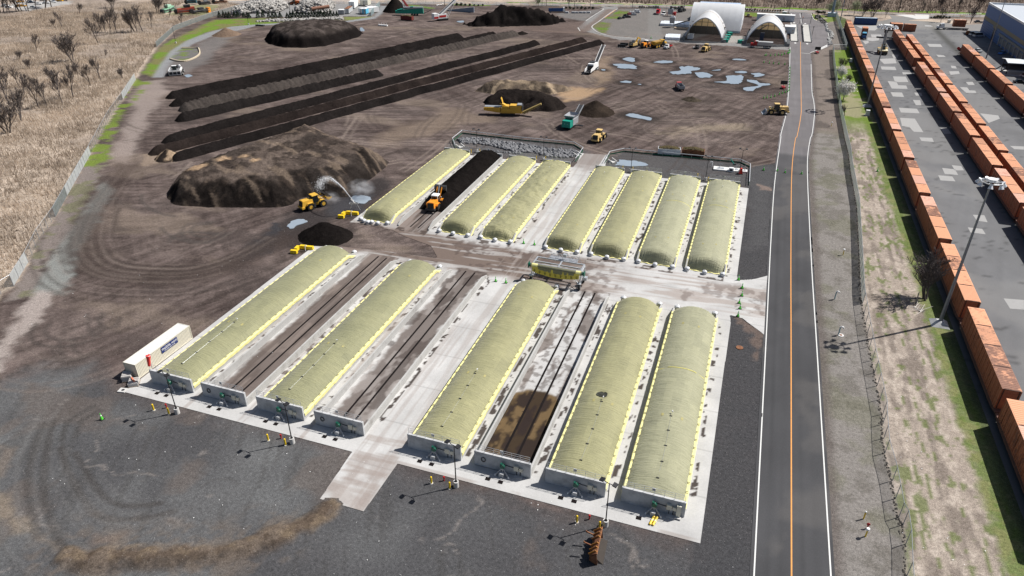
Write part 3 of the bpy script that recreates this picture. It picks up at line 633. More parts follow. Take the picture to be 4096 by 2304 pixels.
ribbon('road_marking', PL('K',(425,1092),(620,1110)), .35, .056, WL, False); ribbon('road_marking', PL('K',(440,480),(410,282),(625,290)), .25, .056, WL, False)
for pts in (Zn('J',(1210,385),(1380,270),(1525,180),(1515,160),(1460,145)), Zn('J',(1800,160),(1660,240),(1450,395),(1330,480),(1345,530),(1450,600),(1700,668),(2100,705),(2400,718)), Zn('J',(1105,572),(1065,510))):
    ribbon('road_marking', pts, .35, .09, WL)
ribbon('road_marking', Zn('J',(1560,330),(1760,180)), .3, .092, OL)
for p in ((315,888), (560,905), (290,470), (520,488)):
    q = P('K', *p); mb = MB(); mb.add([(-.7,0,0),(0,-1.6,0),(.7,0,0),(0,1.6,0)], [(0,1,2,3)]); setting('road_marking', mb.mesh('road_marking', WL), (q[0], q[1], .058))
kerbs = [PL('K',(625,290),(680,402),(800,455),(920,512),(975,700),(1015,925))]
for kp in kerbs:
    q = catmull(kp, 4); mb = MB()
    for a, b in zip(q[:-1], q[1:]):
        L_ = math.hypot(b[0]-a[0], b[1]-a[1]); mb.box(((a[0]+b[0])/2+.45, (a[1]+b[1])/2, .1), (L_+.05, .35, .2), hdg(a, b))
    setting('kerb', mb.mesh('kerb', CONCL))
def farroad_col(a, b): return A(.235,.23,.226)*(.85+.3*aniso(a, b, .15, 30, 1.2, 261))[:, None]
near_pts = [P('M',-400,75), P('M',0,62), P('M',1500,56), P('I',900,80), P('J',600,105), P('J',2300,130), P('K',0,252), P('K',970,265), P('K',2240,292), P('L',700,352), P('L',1700,345)]
far_pts = [P('M',-400,30), P('M',0,20), P('M',1500,12), P('I',900,35), P('J',600,65), P('J',2300,90), P('K',0,190), P('K',970,225), P('L',0,268), P('L',700,285), P('L',1700,300)]
near_pts.append((near_pts[-1][0]+120, near_pts[-1][1]+8)); far_pts.append((far_pts[-1][0]+120, far_pts[-1][1]+8))
painted_sheet('far_road', catmull(near_pts, 4)+catmull(far_pts, 4)[::-1], 1.5, .10, farroad_col, GROUND_MAT)
ctr = [mid(a, b) for a, b in zip(near_pts, far_pts)]
ribbon('road_marking', ctr, .35, .112, OL)
ribbon('road_marking', [(b[0]*.9+a[0]*.1, b[1]*.9+a[1]*.1) for a, b in zip(near_pts, far_pts)], .25, .112, WL)
lot = [(41.0,20), (230,20), (230,470), P('L',1690,480), P('L',1400,500), P('L',700,430), P('L',250,410), P('L',600,372), P('L',640,355), P('L',100,330), P('K',2240,300), P('K',2310,380), P('K',2100,430), P('K',1990,440), P('K',1480,520), (41.0,447)]
def lot_col(a, b):
    c = A(.150,.151,.155)*(.84+.32*fbm(a, b, 7, 5, 271))[:, None]*(.9+.2*aniso(a, b, 1.35, 20, .9, 272))[:, None]
    c = c+(A(.195,.193,.19)-c)*(smooth(.52, .62, fbm(a, b, 18, 4, 273))*.5)[:, None]
    crack = 1-np.abs(fbm(a, b, 9, 3, 274)-.5)*2; c = c*(1-.35*smooth(.975, .99, crack))[:, None]
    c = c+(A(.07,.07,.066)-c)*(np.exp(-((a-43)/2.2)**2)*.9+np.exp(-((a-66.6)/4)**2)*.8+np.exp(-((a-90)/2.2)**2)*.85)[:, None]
    c = c+(A(.25,.24,.225)-c)*smooth(452, 470, b)[:, None]*.6
    return c
painted_sheet('rail_yard', lot, .9, .03, lot_col, vcol_mat('yard asphalt', 5, .09, 12, rough=.9, bmp=.004))
PATCH = mat('repair patch', (.30,.298,.292), .9, var=.12, dirt=(.21,.209,.206), damt=.3)
for t, pts in [('A3',[(1215,552),(1365,545),(1380,592),(1262,598)]), ('A3',[(1232,622),(1365,625),(1378,656),(1240,650)]), ('A3',[(1345,715),(1465,717),(1490,768),(1365,768)]), ('A3',[(1295,758),(1378,765),(1395,797),(1470,800),(1482,832),(1335,828)]), ('A3',[(1322,862),(1430,866),(1450,908),(1345,902)]), ('A3',[(1400,1008),(1570,1018),(1595,1060),(1420,1052)]), ('A3',[(1412,1102),(1550,1110),(1630,1237),(1540,1232),(1500,1190),(1430,1178)]), ('A3',[(1592,1285),(1712,1290),(1728,1328),(1612,1318)]), ('A3',[(1790,1198),(1860,1205),(1890,1250),(1822,1252)]), ('A3',[(1432,675),(1540,682),(1550,692),(1440,697)]), ('A3',[(1665,410),(1790,414),(1808,440),(1688,438)]), ('A3',[(1545,866),(1610,868),(1620,896),(1560,894)]), ('A3',[(1532,935),(1600,938),(1610,985),(1560,984)]), ('A3',[(1640,234),(1700,238),(1720,250),(1650,248)]), ('A3',[(1750,512),(1820,518),(1840,532),(1770,534)]), ('A3',[(1885,614),(1930,618),(1942,642),(1895,638)]), ('A3',[(1870,668),(1960,665),(1970,690),(1885,700)]), ('A3',[(1970,815),(2040,818),(2060,845),(2115,848),(2125,870),(2030,868)]), ('A3',[(2028,768),(2090,765),(2110,795),(2050,795)]), ('A3',[(2160,1060),(2330,1080),(2345,1110),(2240,1150)]), ('A3',[(2440,1365),(2571,1370),(2571,1400),(2480,1395)]), ('B3',[(1768,330),(1900,342),(1930,388),(1790,378)]), ('B3',[(1805,262),(1925,275),(1955,328),(1830,318)]), ('B3',[(2045,818),(2180,832),(2212,882),(2070,865)]), ('B3',[(2092,700),(2200,705),(2230,770),(2130,755)]), ('B3',[(1895,236),(1985,245),(2010,285),(1925,285)]), ('C3',[(2380,150),(2571,165),(2571,255),(2440,245)]), ('K',[(1560,530),(1990,530),(2010,590),(1950,630),(1830,625),(1660,580)]), ('K',[(1870,712),(2080,712),(2110,775),(1890,770)]), ('K',[(1800,775),(2040,780),(2040,830),(1900,850),(1800,830)]), ('K',[(1700,850),(1820,840),(1830,880),(1760,915)]), ('A3',[(1335,510),(1400,512),(1385,545),(1350,542)]), ('A3',[(1162,478),(1195,478),(1195,500),(1162,500)])]:
    poly_mesh('pavement_patch', [P(t, *p) for p in pts], .036, PATCH)
for t, pts in [('L',[(0,300),(400,290),(680,300),(670,382),(430,385),(330,360)])]: poly_mesh('driveway_slab', [P(t, *p) for p in pts], .106, CONCL)

# ============================================================ BAYS: head wall, side walls, railing, gear
CHAN = mat('slot drain', (.014,.012,.012), .95)
CHAN.node_tree.nodes['Principled BSDF'].inputs['Specular IOR Level'].default_value = 0
TXT = {}
def text_mesh(s, size, m, depth=.01):
    k = (s, size, m.name)
    if k in TXT: return TXT[k]
    cu = bpy.data.curves.new('lettering', 'FONT'); cu.body = s; cu.size = size; cu.align_x = 'CENTER'; cu.align_y = 'CENTER'; cu.extrude = depth
    o = bpy.data.objects.new('lettering', cu); COL.objects.link(o); bpy.context.view_layer.update()
    me = bpy.data.meshes.new_from_object(o.evaluated_get(bpy.context.evaluated_depsgraph_get())); me.name = 'lettering'
    bpy.data.objects.remove(o); me.materials.clear(); me.materials.append(m); TXT[k] = me; return me
def text(s, size, m, parent, loc, rot, name='lettering'):
    o = link(name, text_mesh(s, size, m), parent, loc); o.rotation_euler = rot; return o
post_me = MB().cyl((0,0,0),(0,0,1.07),.028,n=6).mesh('railing_post', GALV)
hose_me = MB().tube([(.32*math.cos(a)*.9, -.06, .32*math.sin(a)*1.15) for a in np.linspace(0, 6.3, 17)], .07, 5).mesh('coiled_hose', DARK)
pit_me = MB().bx(-.34,.34,-.30,.30,.0,.012).mesh('floor_grate', CHAN)
CREAM = mat('cream enamel', (.56,.54,.45), .4)
def side_wall(m, xa, xb, ya, yb, taper_at_b, h=1.25):
    y0, y1 = (ya, yb) if taper_at_b else (yb, ya); s = 1 if taper_at_b else -1
    m.prism([(ya, PADZ-.05), (yb, PADZ-.05), (yb, .35), (yb-2.6, h), (ya, h)] if taper_at_b else [(ya, PADZ-.05), (yb, PADZ-.05), (yb, h), (ya+2.6, h), (ya, .35)], 'x', xa, xb)
def bay(i, xr, front):
    row = 'near' if front else 'far'
    nm = ['first','second','third','fourth','fifth','sixth','seventh','eighth'][i]
    state = {(1,1): 'empty with brown soiled floor', (1,3): 'empty with blotched grey floor', (1,5): 'empty with dark wet front', (0,1): 'holding black compost'}.get((int(front), i), 'under a cover')
    hw = 2.5 if front else 2.0
    yh = FY0 if front else BY1
    b = thing('composting_bay', 'walled concrete bay, %s from left in the %s row, %s' % (nm, row, state), 'concrete bay', (xr-BW/2, yh, PADZ), 0, 'composting bays in two rows')
    X0, X1 = -BW/2, BW/2
    if front: part('head_wall', MB().bx(X0, X1, 0, .32, -.05, hw), CONCD, b)
    else: part('head_wall', MB().bx(X0, X1, -.32, 0, -.05, hw), CONCD, b)
    ln = FY1-FY0
    for xa in (X0+.02, X1-.30):
        m = MB()
        if front: side_wall(m, xa, xa+.28, .33, ln, True)
        else: side_wall(m, xa, xa+.28, -ln, -.33, False)
        part('side_wall', m, CONC, b)
    yc = .16 if front else -.16
    rl_ = MB()
    for z in (.36, .72, 1.07): rl_.cyl((X0+.2, yc, hw+z), (X1-.2, yc, hw+z), .026, n=5)
    rail = part('railing', rl_, GALV, b)
    for k in range(7): part('railing_post', post_me, None, rail, loc=(X0+.2+k*(BW-.4)/6, yc, hw))
    num = [16,15,14,13,12,11,10,9][i] if front else [1,2,3,4,5,6,7,8][i]
    sg = part('number_sign', MB().bx(-.22,.22,-.015,.015,-.24,.24), WHITE, b, loc=(-.1, yc-.05 if front else yc+.05, hw+.85))
    text(str(num), .42, BLKM, sg, (0, -.02 if front else .02, 0), (math.pi/2, 0, 0 if front else math.pi))
    for xd in (-1.0, 1.0):
        m = MB(); m.bx(xd-.17, xd+.17, (.4 if front else -ln+.4), (ln+.8 if front else -.4), .002, .012); part('slot_drain', m, CHAN, b)
    if front:
        g = part('blower', MB().box((.25,-.5,1.45),(.5,.45,.5)).cyl((.25,-.72,1.5),(.25,-.3,1.5),.34,n=12).box((.05,-.5,1.7),(.22,.3,.45)), DGREEN, b)
        d = MB()
        for e in ((-.9,-1.0), (1.0,-1.0), (.1,-.9)): d.tube([(.25,-.5,1.25), (.25+(e[0])*.45,-.7,.7), (.25+e[0],e[1],.1)], .10, 6)
        d.box((.25,-.5,1.12),(.42,.4,.3)); part('air_duct', d, GREYP, b)
        part('duct_foot', MB().cyl((-.68,-1.02,.0),(-.62,-1.0,.28),.11,n=7), WHITE, b); part('duct_foot', MB().cyl((1.28,-1.02,.0),(1.22,-1.0,.28),.11,n=7), WHITE, b)
        part('support_block', MB().bx(-.1,.55,-1.15,-.5,0,.62), CONCD, b)
        part('conduit', MB().cyl((.5,-.06,1.35),(1.85,-.06,1.2),.045,n=5).tube([(2.1,-.1,1.0),(2.1,-.12,.05)], .05, 5).tube([(2.65,-.1,1.0),(2.6,-.12,.05)], .05, 5), BLKM, b)
        part('control_box', MB().bx(1.75,2.4,-.32,-.01,.95,1.75), CREAM, b); part('control_box', MB().bx(2.5,2.95,-.28,-.01,.95,1.5), CREAM, b)
        part('equipment_pad', MB().bx(1.9,3.0,-.75,-.02,0,.12), CONCL, b)
        if i == 7: part('cabinet', MB().bx(3.0,3.55,-.4,-.01,.15,2.05), CREAM, b); part('cabinet_base', MB().bx(2.9,3.7,-.7,-.02,.13,.22), CONCL, b)
        if i == 4: part('control_box', MB().bx(2.42,2.48,-.3,-.01,.9,1.7), WHITE, b)
        if i in (1, 3, 5): part('coiled_hose', hose_me, None, b, loc=(-2.7, 0, 1.35))
        for gx_ in (-.75, 1.05): part('floor_grate', pit_me, None, b, loc=(gx_-.6, -1.95, .004))
    return b
for i, xr in enumerate(XR_F): bay(i, xr, True)
for i, xr in enumerate(XR_B): bay(i, xr, False)

# ============================================================ FABRIC COVERS
def cover_mat(name, base, dark, warm):
    m, t, b = principled(name); pos = N(t, 'ShaderNodeNewGeometry').outputs['Position']
    mp = N(t, 'ShaderNodeMapping'); mp.inputs['Rotation'].default_value = (0, 0, math.pi/2); t.links.new(pos, mp.inputs['Vector'])
    br = N(t, 'ShaderNodeTexBrick'); br.offset = .37; br.inputs['Scale'].default_value = 1.0
    br.inputs['Brick Width'].default_value = 3.4; br.inputs['Row Height'].default_value = 1.32; br.inputs['Mortar Size'].default_value = .018; br.inputs['Mortar Smooth'].default_value = .6
    br.inputs['Color1'].default_value = (*base, 1); br.inputs['Color2'].default_value = (*dark, 1); br.inputs['Mortar'].default_value = (*[v*.72 for v in base], 1); br.inputs['Bias'].default_value = -.1
    t.links.new(mp.outputs[0], br.inputs['Vector'])
    c = mixc(t, ramp(t, noise(t, pos, .22, 5, .6), .35, .7), br.outputs['Color'], warm)
    c = mixc(t, .25, c, br.outputs['Color'])
    mp2 = N(t, 'ShaderNodeMapping'); mp2.inputs['Scale'].default_value = (.28, 2.6, .5); t.links.new(pos, mp2.inputs['Vector'])
    f = noise(t, mp2.outputs[0], 1.6, 6, .65)
    c = mixc(t, 1.0, c, ramp(t, f, .3, .7, (.86,.86,.86,1), (1.10,1.10,1.10,1)), 'MULTIPLY')
    t.links.new(c, b.inputs['Base Color']); b.inputs['Roughness'].default_value = .62; b.inputs['Specular IOR Level'].default_value = .45
    b.inputs['Sheen Weight'].default_value = .15
    bump(t, b, f, .20, 1.0); return m
CV1 = cover_mat('olive cover fabric', (.272,.260,.130), (.212,.205,.102), (.305,.290,.145))
CV2 = cover_mat('pale olive cover fabric', (.305,.300,.182), (.235,.234,.142), (.325,.318,.20))
CV3 = cover_mat('green olive cover fabric', (.232,.229,.122), (.183,.183,.098), (.265,.258,.136))
HEM = mat('yellow hem fabric', (.76,.71,.31), .5, var=.08, scale=1.2, dirt=(.6,.5,.13), damt=.25)
SEAM = mat('yellow seam tape', (.62,.56,.14), .6)
PATCHY = mat('ochre fabric patch', (.33,.295,.12), .6)
loop_me = MB().bx(-.16,.16,-.02,.02,0,.03).bx(-.16,-.12,-.02,.30,0,.03).bx(.12,.16,-.02,.30,0,.03).mesh('strap_loop', BLKM)
clip_me = MB().bx(-.2,.2,-.05,.05,0,.06).mesh('cable_clip', BLKM)
def cover(i, xr, front, fabric, wr=.035, seam=None, seed=0, crown=2.75, tone=''):
    x0, x1 = xr-BW, xr; yw = FY0+.33 if front else BY1-.33; yo = FY1-.6 if front else BY0+.6
    sg = 1 if front else -1; L_ = abs(yo-yw); rs = random.Random(seed+50)
    nm = ['first','second','third','fourth','fifth','sixth','seventh','eighth'][i]
    root = thing('heap_cover', '%s cover with yellow hem on %s bay from left, %s row' % (tone, nm, 'near' if front else 'far'), 'cover', (xr-BW/2, yw, 0), 0, 'covers over the composting bays')
    nu, nv = 45, int(L_/.25)
    U, Vv = np.meshgrid(np.linspace(0, 1, nu), np.linspace(0, 1, nv)); d = Vv*L_
    do = L_-d
    base = 1.32*smooth(-.2, 3.0, do)**.8*.95+.10; base = np.where(do > 3.0, 1.32, base)
    tp = 1-np.exp(-(np.maximum(do, 0)/.85)**1.5)*.98
    tw = .55+.45*np.sqrt(np.clip(1-(1-np.clip(d/4.0, 0, 1))**2, 0, 1))
    shape = (1-np.abs(2*U-1)**2.35)**.92
    cvar = crown-1.32+(fbm(d*0+seed*3.1, d, 9, 3, 300+seed)-.5)*.35
    z = base+(cvar+1.32-base)*shape*tp*tw*np.where(do < 5.4, 1, 1)
    z = np.maximum(z, .12)
    wx = (x0+.26)+(BW-.52)*U
    rip = fbm(U*1.2+seed*9, d, .42, 3, 310+seed)-.5; rip2 = fbm(U*5+seed, d, .85, 4, 320+seed)-.5
    edge = np.abs(2*U-1)
    z = z+rip*wr*(.7+2.2*edge**2)+rip2*wr*1.6+(fbm(U*2+seed*3, d, 3.2, 3, 327+seed)-.5)*.22*(1-edge**3)
    # gathered folds where the free end is tucked in
    fold = np.abs(np.sin(U*math.pi*17+seed+3*rip2))*.22*smooth(3.0, .8, do)*smooth(0, .5, do)
    z = z-fold*(.4+.9*edge)
    if wr > .08:
        z = z+(fbm(wx, d, 1.7, 5, 330)-.5)*.55*(1-edge**3)-np.abs(fbm(wx*.6, d*1.3+wx*.5, 1.1, 4, 331)-.5)*.35
    if seam: z = z-.10*np.exp(-((d-seam)/.35)**2)*(1-edge**4)
    if front and i == 6:
        hx, hd = (wx-(xr-4.55))/.75, (d-(82.3-yw))/.85; z = z-.28*np.exp(-(hx**2+hd**2)**1.5)
    V = np.stack([wx.ravel()-(xr-BW/2), (sg*d).ravel(), z.ravel()], 1)
    Fq = grid_faces(nu, nv); Fq = Fq if front else Fq[:, ::-1]
    hole = None
    part('fabric_sheet', np_mesh('fabric_sheet', V, Fq, fabric, None, True), None, root)
    Zc = lambda u, dd: float(z[min(nv-1, max(0, int(round(dd/L_*(nv-1))))), min(nu-1, max(0, int(round(u*(nu-1)))))])
    # hem draped over each wall and across the free end
    for side in (-1, 1):
        m = MB(); n = int(L_/.5); rows = []
        for k in range(n+1):
            dd = k*L_/n; dk = L_-dd; b_ = 1.32 if dk > 3 else float(1.32*smooth(-.2, 3.0, np.array(dk))**.8*.95+.10)
            sag = .05*math.sin(dd*1.7+seed)+rs.uniform(-.04, .04); dn = max(.06, b_-.62+sag)
            xe = BW/2
            rows.append([(side*(xe-.34), sg*dd, b_+.035), (side*(xe-.02), sg*dd, b_+.03+rs.uniform(0, .02)), (side*(xe+.06+rs.uniform(0, .05)), sg*dd, b_-.10), (side*(xe+.05+rs.uniform(0, .04)), sg*dd, dn)])
        vs = [p for r in rows for p in r]; fs = []
        for k in range(n):
            for j in range(3):
                f = (k*4+j, k*4+j+1, (k+1)*4+j+1, (k+1)*4+j); fs.append(f if side*sg > 0 else f[::-1])
        m.add(vs, fs); hem = part('hem', m, HEM, root)
        k = 1.0
        while k < L_-3.2:
            o = link('strap_loop', loop_me, hem, (side*(BW/2-.30), sg*k, 1.362+.012)); o.rotation_euler = (0, 0, -side*math.pi/2); k += 1.72
    m = MB(); m.sheet(lambda u, v: ((u-.5)*(BW-.7), sg*(L_-.25+v*.5+.12*math.sin(u*23+seed)), .16+.06*math.sin(u*31)), np.linspace(0, 1, 24), (0, .5, 1)); part('hem', m, HEM, root)
    m = MB(); m.sheet(lambda u, v: ((u-.5)*(BW-.9), sg*(.05+v*.35), 1.45+.55*(1-abs(2*u-1)**2)+(1-v)*.18+.05*math.sin(u*29+seed)), np.linspace(0, 1, 30), (0, .5, 1)); part('hem', m, HEM, root)
    if seam:
        m = MB(); m.sheet(lambda u, v: ((u-.5)*(BW-.6), sg*(seam+v*.14), Zc(u, seam)+.05), np.linspace(.02, .98, 40), (0, 1)); part('seam', m, SEAM, root)
    for dd, u in ((15.5, .33), (15.5, .70), (L_-8, .30), (L_-8.4, .66)):
        pm = MB(); pm.sheet(lambda a, b2: ((a-.5)*(BW-.52), sg*b2, Zc(a, b2)+.03), (u-.022, u+.022), (dd-.3, dd+.3)); part('fabric_patch', pm, PATCHY, root)
    if front:
        pts = [((.5-.5)*0+.1*math.sin(k), sg*(2.6+k*3.2), Zc(.5, 2.6+k*3.2)+.05) for k in range(5)]
        part('probe_cable', MB().tube(pts, .012, 4), GALV, root)
        for p in pts: link('cable_clip', clip_me, root, (p[0], p[1], p[2]))
    if front and i == 6:
        hp = []; r4 = random.Random(11)
        for k in range(15):
            a = 2*math.pi*k/15; rad = (.62+.22*r4.random())*(1.25 if k in (0, 1, 14) else 1)*(1 if abs(math.sin(a)) < .8 else .85)
            hp.append(((xr-4.55)+rad*math.cos(a), 82.3-yw+rad*math.sin(a)))
        m = MB(); m.add([(a-(xr-BW/2), b2, Zc((a-x0-.26)/(BW-.52), b2)+.10) for a, b2 in hp], [tuple(range(15))]); part('tear', m, mat('dark wet fabric', (.035,.036,.026), .5), root, label='dark ragged tear in the cover')
    return root, Zc
PROBES = []
for i, xr in enumerate(XR_F):
    if i in (1, 3, 5): continue
    fb = {0: CV3, 2: CV3, 4: CV1, 6: CV1, 7: CV2}[i]
    r, Zc = cover(i, xr, True, fb, .045 if i != 4 else .055, 27.5 if i == 7 else None, i, 2.75, {CV1: 'olive', CV2: 'pale olive', CV3: 'green olive'}[fb])
    PROBES.append((xr-BW/2+.05, FY0+16.4, Zc(.5, 16.0), i, True))
for i, xr in enumerate(XR_B):
    if i == 1: continue
    fb = {0: CV1, 2: CV1, 3: CV1, 4: CV1, 5: CV1, 6: CV2, 7: CV2}[i]
    r, Zc = cover(i, xr, False, fb, .13 if i == 3 else .05, {6: 19.5, 7: 19.0}.get(i), i+20, 2.65 if i != 3 else 2.4, 'heavily wrinkled olive' if i == 3 else {CV1: 'olive', CV2: 'pale olive'}[fb])
    PROBES.append((xr-BW/2, BY1-7.5, Zc(.5, 7.2), i, False))
for px_, py_, pz_, i, front in PROBES:
    t = thing('probe_rod', 'white T handled rod on the cover crown of %s bay from left, %s row' % (['first','second','third','fourth','fifth','sixth','seventh','eighth'][i], 'near' if front else 'far'), 'probe', (px_, py_, pz_), .3*i, 'probes standing on the covers'); t.scale = (.65, .65, .8)
    part('stem', MB().cyl((0,0,-.3),(0,0,.55),.035,n=5), WHITE, t); part('handle', MB().bx(-.25,.25,-.06,.06,.5,.62).box((.1,.1,.45),(.15,.2,.2)), WHITE, t)
# bulk bags holding the free ends down
BAGM = mat('white woven bag', (.66,.67,.69), .75, var=.12, scale=3, bmp=.05)
def bag_mesh(seed):
    r = np.random.default_rng(seed); n, m = 14, 9; vs = []; fs = []
    for j in range(m+1):
        t = j/m; zz = .92*t**.9; rad = (.40+.10*math.sin(math.pi*min(1, t*1.25)))*(1 if t < .72 else max(.07, 1-(t-.72)*3.1))
        for i in range(n):
            a = 2*math.pi*i/n; sq = 1/max(abs(math.cos(a)), abs(math.sin(a)))**.55
            k = 1+r.uniform(-.06, .06); vs.append((rad*sq*k*math.cos(a), rad*sq*k*math.sin(a), zz+(r.uniform(-.04, .04) if 0 < j else 0)))
    for j in range(m):
        for i in range(n): fs.append((j*n+i, j*n+(i+1) % n, (j+1)*n+(i+1) % n, (j+1)*n+i))
    fs.append(tuple(range(m*n, m*n+n))); return MB().add(vs, fs).mesh('bulk_bag_body', BAGM, True)
BAGS = [bag_mesh(k) for k in range(3)]
strap_me = MB().tube([(-.52,-.3,.55),(-.34,-.5,.3),(.1,-.56,.62),(.5,-.3,.3),(.53,.2,.55)], .03, 4).tube([(-.5,.1,.5),(0,0,.93),(.5,.1,.5)], .03, 4).mesh('strap', BLKM)
bi = 0
for i, xr in enumerate(XR_B):
    if i == 1: continue
    spots = [(.06,.0,'at the left corner'),(.5,-.35,'in the middle'),(.94,-.1,'at the right corner')] if i else [(.05,-.1,'at the left corner'),(.2,-.85,'beside the left corner'),(.36,-1.3,'left of the middle'),(.46,-.9,'nearest the middle'),(.66,-1.0,'right of the middle'),(.92,-.2,'at the right corner')]
    for u, dy, wh in spots:
        b = thing('bulk_bag', 'white bulk bag %s, cover end of %s bay from left, far row' % (wh, ['first','second','third','fourth','fifth','sixth','seventh','eighth'][i]), 'bulk bag', (xr-BW+BW*u, BY0+.1+dy, PADZ), random.uniform(-.4, .4), 'bulk bags weighing down the covers')
        part('bag_body', BAGS[bi % 3], None, b); part('strap', strap_me, None, b); bi += 1
for i, xr in enumerate(XR_F):
    if i in (1, 3, 5): continue
    for u, wh in ((.08,'left corner'), (.5,'middle'), (.93,'right corner')):
        b = thing('bulk_bag', 'white bulk bag at %s of cover end, %s bay from left, near row' % (wh, ['first','second','third','fourth','fifth','sixth','seventh','eighth'][i]), 'bulk bag', (xr-BW+BW*u, FY1+.1, PADZ), random.uniform(-.4, .4), 'bulk bags weighing down the covers')
        part('bag_body', BAGS[bi % 3], None, b); part('strap', strap_me, None, b); bi += 1
# ============================================================ PILES AND WINDROWS
PILEM = vcol_mat('heap material', 1.3, .42, 4.5, bmp=.22)
COMP = A(.034,.028,.025); COMPD = A(.022,.0185,.0175); MULCH = A(.150,.112,.085); TAN = A(.36,.27,.18)
def heap(name, label, cat, base, H, slope=.75, rough=.5, seed=0, colfn=None, step=.6, hfn=None, group=None, fine=.12, cliff=False):
    x0 = min(p[0] for p in base)-2; x1 = max(p[0] for p in base)+2; y0 = min(p[1] for p in base)-2; y1 = max(p[1] for p in base)+2
    X = np.arange(x0, x1, step); Y = np.arange(y0, y1, step); XX, YY = np.meshgrid(X, Y); a, b = XX.ravel(), YY.ravel()
    d = sdf(a, b, base)+(fbm(a, b, 3.5, 4, seed+401)-.5)*rough*3
    h = H*(1-np.exp(-np.maximum(d, 0)*slope/H*1.35)) if not cliff else H*np.tanh(np.maximum(d, 0)*slope/H)
    if hfn is not None: h = np.minimum(h, hfn(a, b, d))
    rm = smooth(0, 2.0, d)
    h = h+rm*((fbm(a, b, 4.5, 4, seed+405)-.5)*rough*2.2+(fbm(a, b, 1.3, 4, seed+409)-.5)*rough*1.1+(fbm(a, b, .6, 2, seed+411)-.5)*fine*2)
    h = np.where(d > 0, np.maximum(h, .02), -.12)
    c = colfn(a, b, h, d) if colfn else lerp(COMPD*.5, COMP*.55, fbm(a, b, 3, 4, seed+413))
    kp = d > -1.2
    ox, oy = (x0+x1)/2, (y0+y1)/2
    V = np.stack([a-ox, b-oy, h], 1); Fq = grid_faces(len(X), len(Y), kp); V, Fq, c = compact(V, Fq, c)
    return solo(name, np_mesh(name, V, Fq, PILEM, c, True), None, label, cat, (ox, oy, 0), 0, group)
def PB(t, x_, y_, z, k=1.15):
    p = P(t, x_, y_, z); r = math.hypot(*p); q = z*k
    return (p[0]*(1+q/r), p[1]*(1+q/r))
def nz(a, b, s, seed): return fbm(a, b, s, 4, seed)
def big_col(a, b, h, d):
    c = lerp(A(.058,.045,.039), A(.118,.093,.078), np.clip(nz(a, b, 9, 1)*2-.5, 0, 1)); f = smooth(.46, .6, nz(a, b, 3.0, 2)); c = lerp(c, np.broadcast_to(A(.030,.024,.021), c.shape), f*.75)
    fd = seg_dist(a, b, big[1:13]); c = lerp(c, np.broadcast_to(COMP*.5, c.shape), 1-smooth(5.0, 7.5, fd+(nz(a, b, 4, 3)-.5)*5)); c = lerp(c, np.broadcast_to(A(.085,.063,.050), c.shape), smooth(.56, .66, nz(a, b, 1.6, 6))*(fd < 7.5)*.22)
    c = lerp(c, np.broadcast_to(COMP*1.1, c.shape), smooth(.55, .66, nz(a, b, 12, 7))*.7); c = lerp(c, np.broadcast_to(A(.19,.145,.11), c.shape), smooth(.58, .68, nz(a*.6+b*.8, b*.5, 2.2, 9))*.5)
    for t, x_, y_, r in (('W',390,258,3.2), ('W',510,250,2.6), ('W',580,275,2.6), ('W',230,300,4.2)):
        p = P(t, x_, y_, 4.4); c = lerp(c, np.broadcast_to(A(.30,.21,.135), c.shape), 1-smooth(r*.5, r, np.hypot(a-p[0], b-p[1])+nz(a, b, 2, 8)*1.5))
    return c
big = PL('W',(38,470),(75,512),(200,527),(450,532),(700,532),(800,512),(870,470),(960,458),(1080,470),(1150,470),(1215,402),(1300,345),(1345,310))+[PB('W',1392,252,.5), PB('W',1300,188,2.5), PB('W',1100,112,3.5), PB('W',1000,62,3.5), PB('W',920,36,4), PB('W',840,44,4), PB('W',740,80,4), PB('W',560,150,4), PB('W',250,258,4), PB('W',130,330,3), PB('W',60,400,1.0)]
heap('mulch_pile', 'huge flat topped brown mulch pile with a dark dug face beside the yellow loader', 'mulch pile', big, 5.8, 1.25, .42, 1, big_col, .45, fine=.42, cliff=True)
def far_col(a, b, h, d):
    c = lerp(A(.012,.010,.0096), A(.034,.028,.0255), smooth(3.2, 5.6, h)); return lerp(c, np.broadcast_to(A(.080,.066,.060), c.shape), smooth(.48, .62, nz(a, b, 2.2, 11))*smooth(4, 5.6, h)*.8)
rp = PL('A1',(132,365),(180,412),(330,447),(520,447),(700,432),(870,388),(1000,350),(1060,312))+[PB('A1',980,248,4), PB('A1',890,205,6), PB('A1',760,186,6.5), PB('A1',620,193,6.5), PB('A1',400,200,6.5), PB('A1',265,222,6), PB('A1',185,290,3)]
heap('compost_pile', 'large round dark compost pile with a lumpy brown top near the far rubble lot', 'compost pile', rp, 7.6, 1.5, .6, 21, far_col, .7, fine=.3, cliff=True)
def black_col(a, b, h, d): return lerp(A(.0075,.0066,.0064), A(.018,.0152,.0142), np.clip(nz(a, b, 7, 13)*2-.6+smooth(6, 11, h)*.4, 0, 1))
fp = PL('A1',(1975,222),(2080,248),(2400,252))+PL('A2',(0,247),(250,242),(450,236),(605,203))+[PB('A2',520,142,4), PB('A2',430,88,8), PB('A2',330,70,9), PB('A2',100,62,9.5), PB('A1',2460,66,9), PB('A1',2300,40,9.5), PB('A1',2190,118,7), PB('A1',2060,190,3)]
heap('compost_pile', 'tall black finished compost pile with steep peaks by the far entrance road', 'compost pile', fp, 16.5, 1.15, 1.5, 31, black_col, .9)
c0 = P('A1',1362,105); 
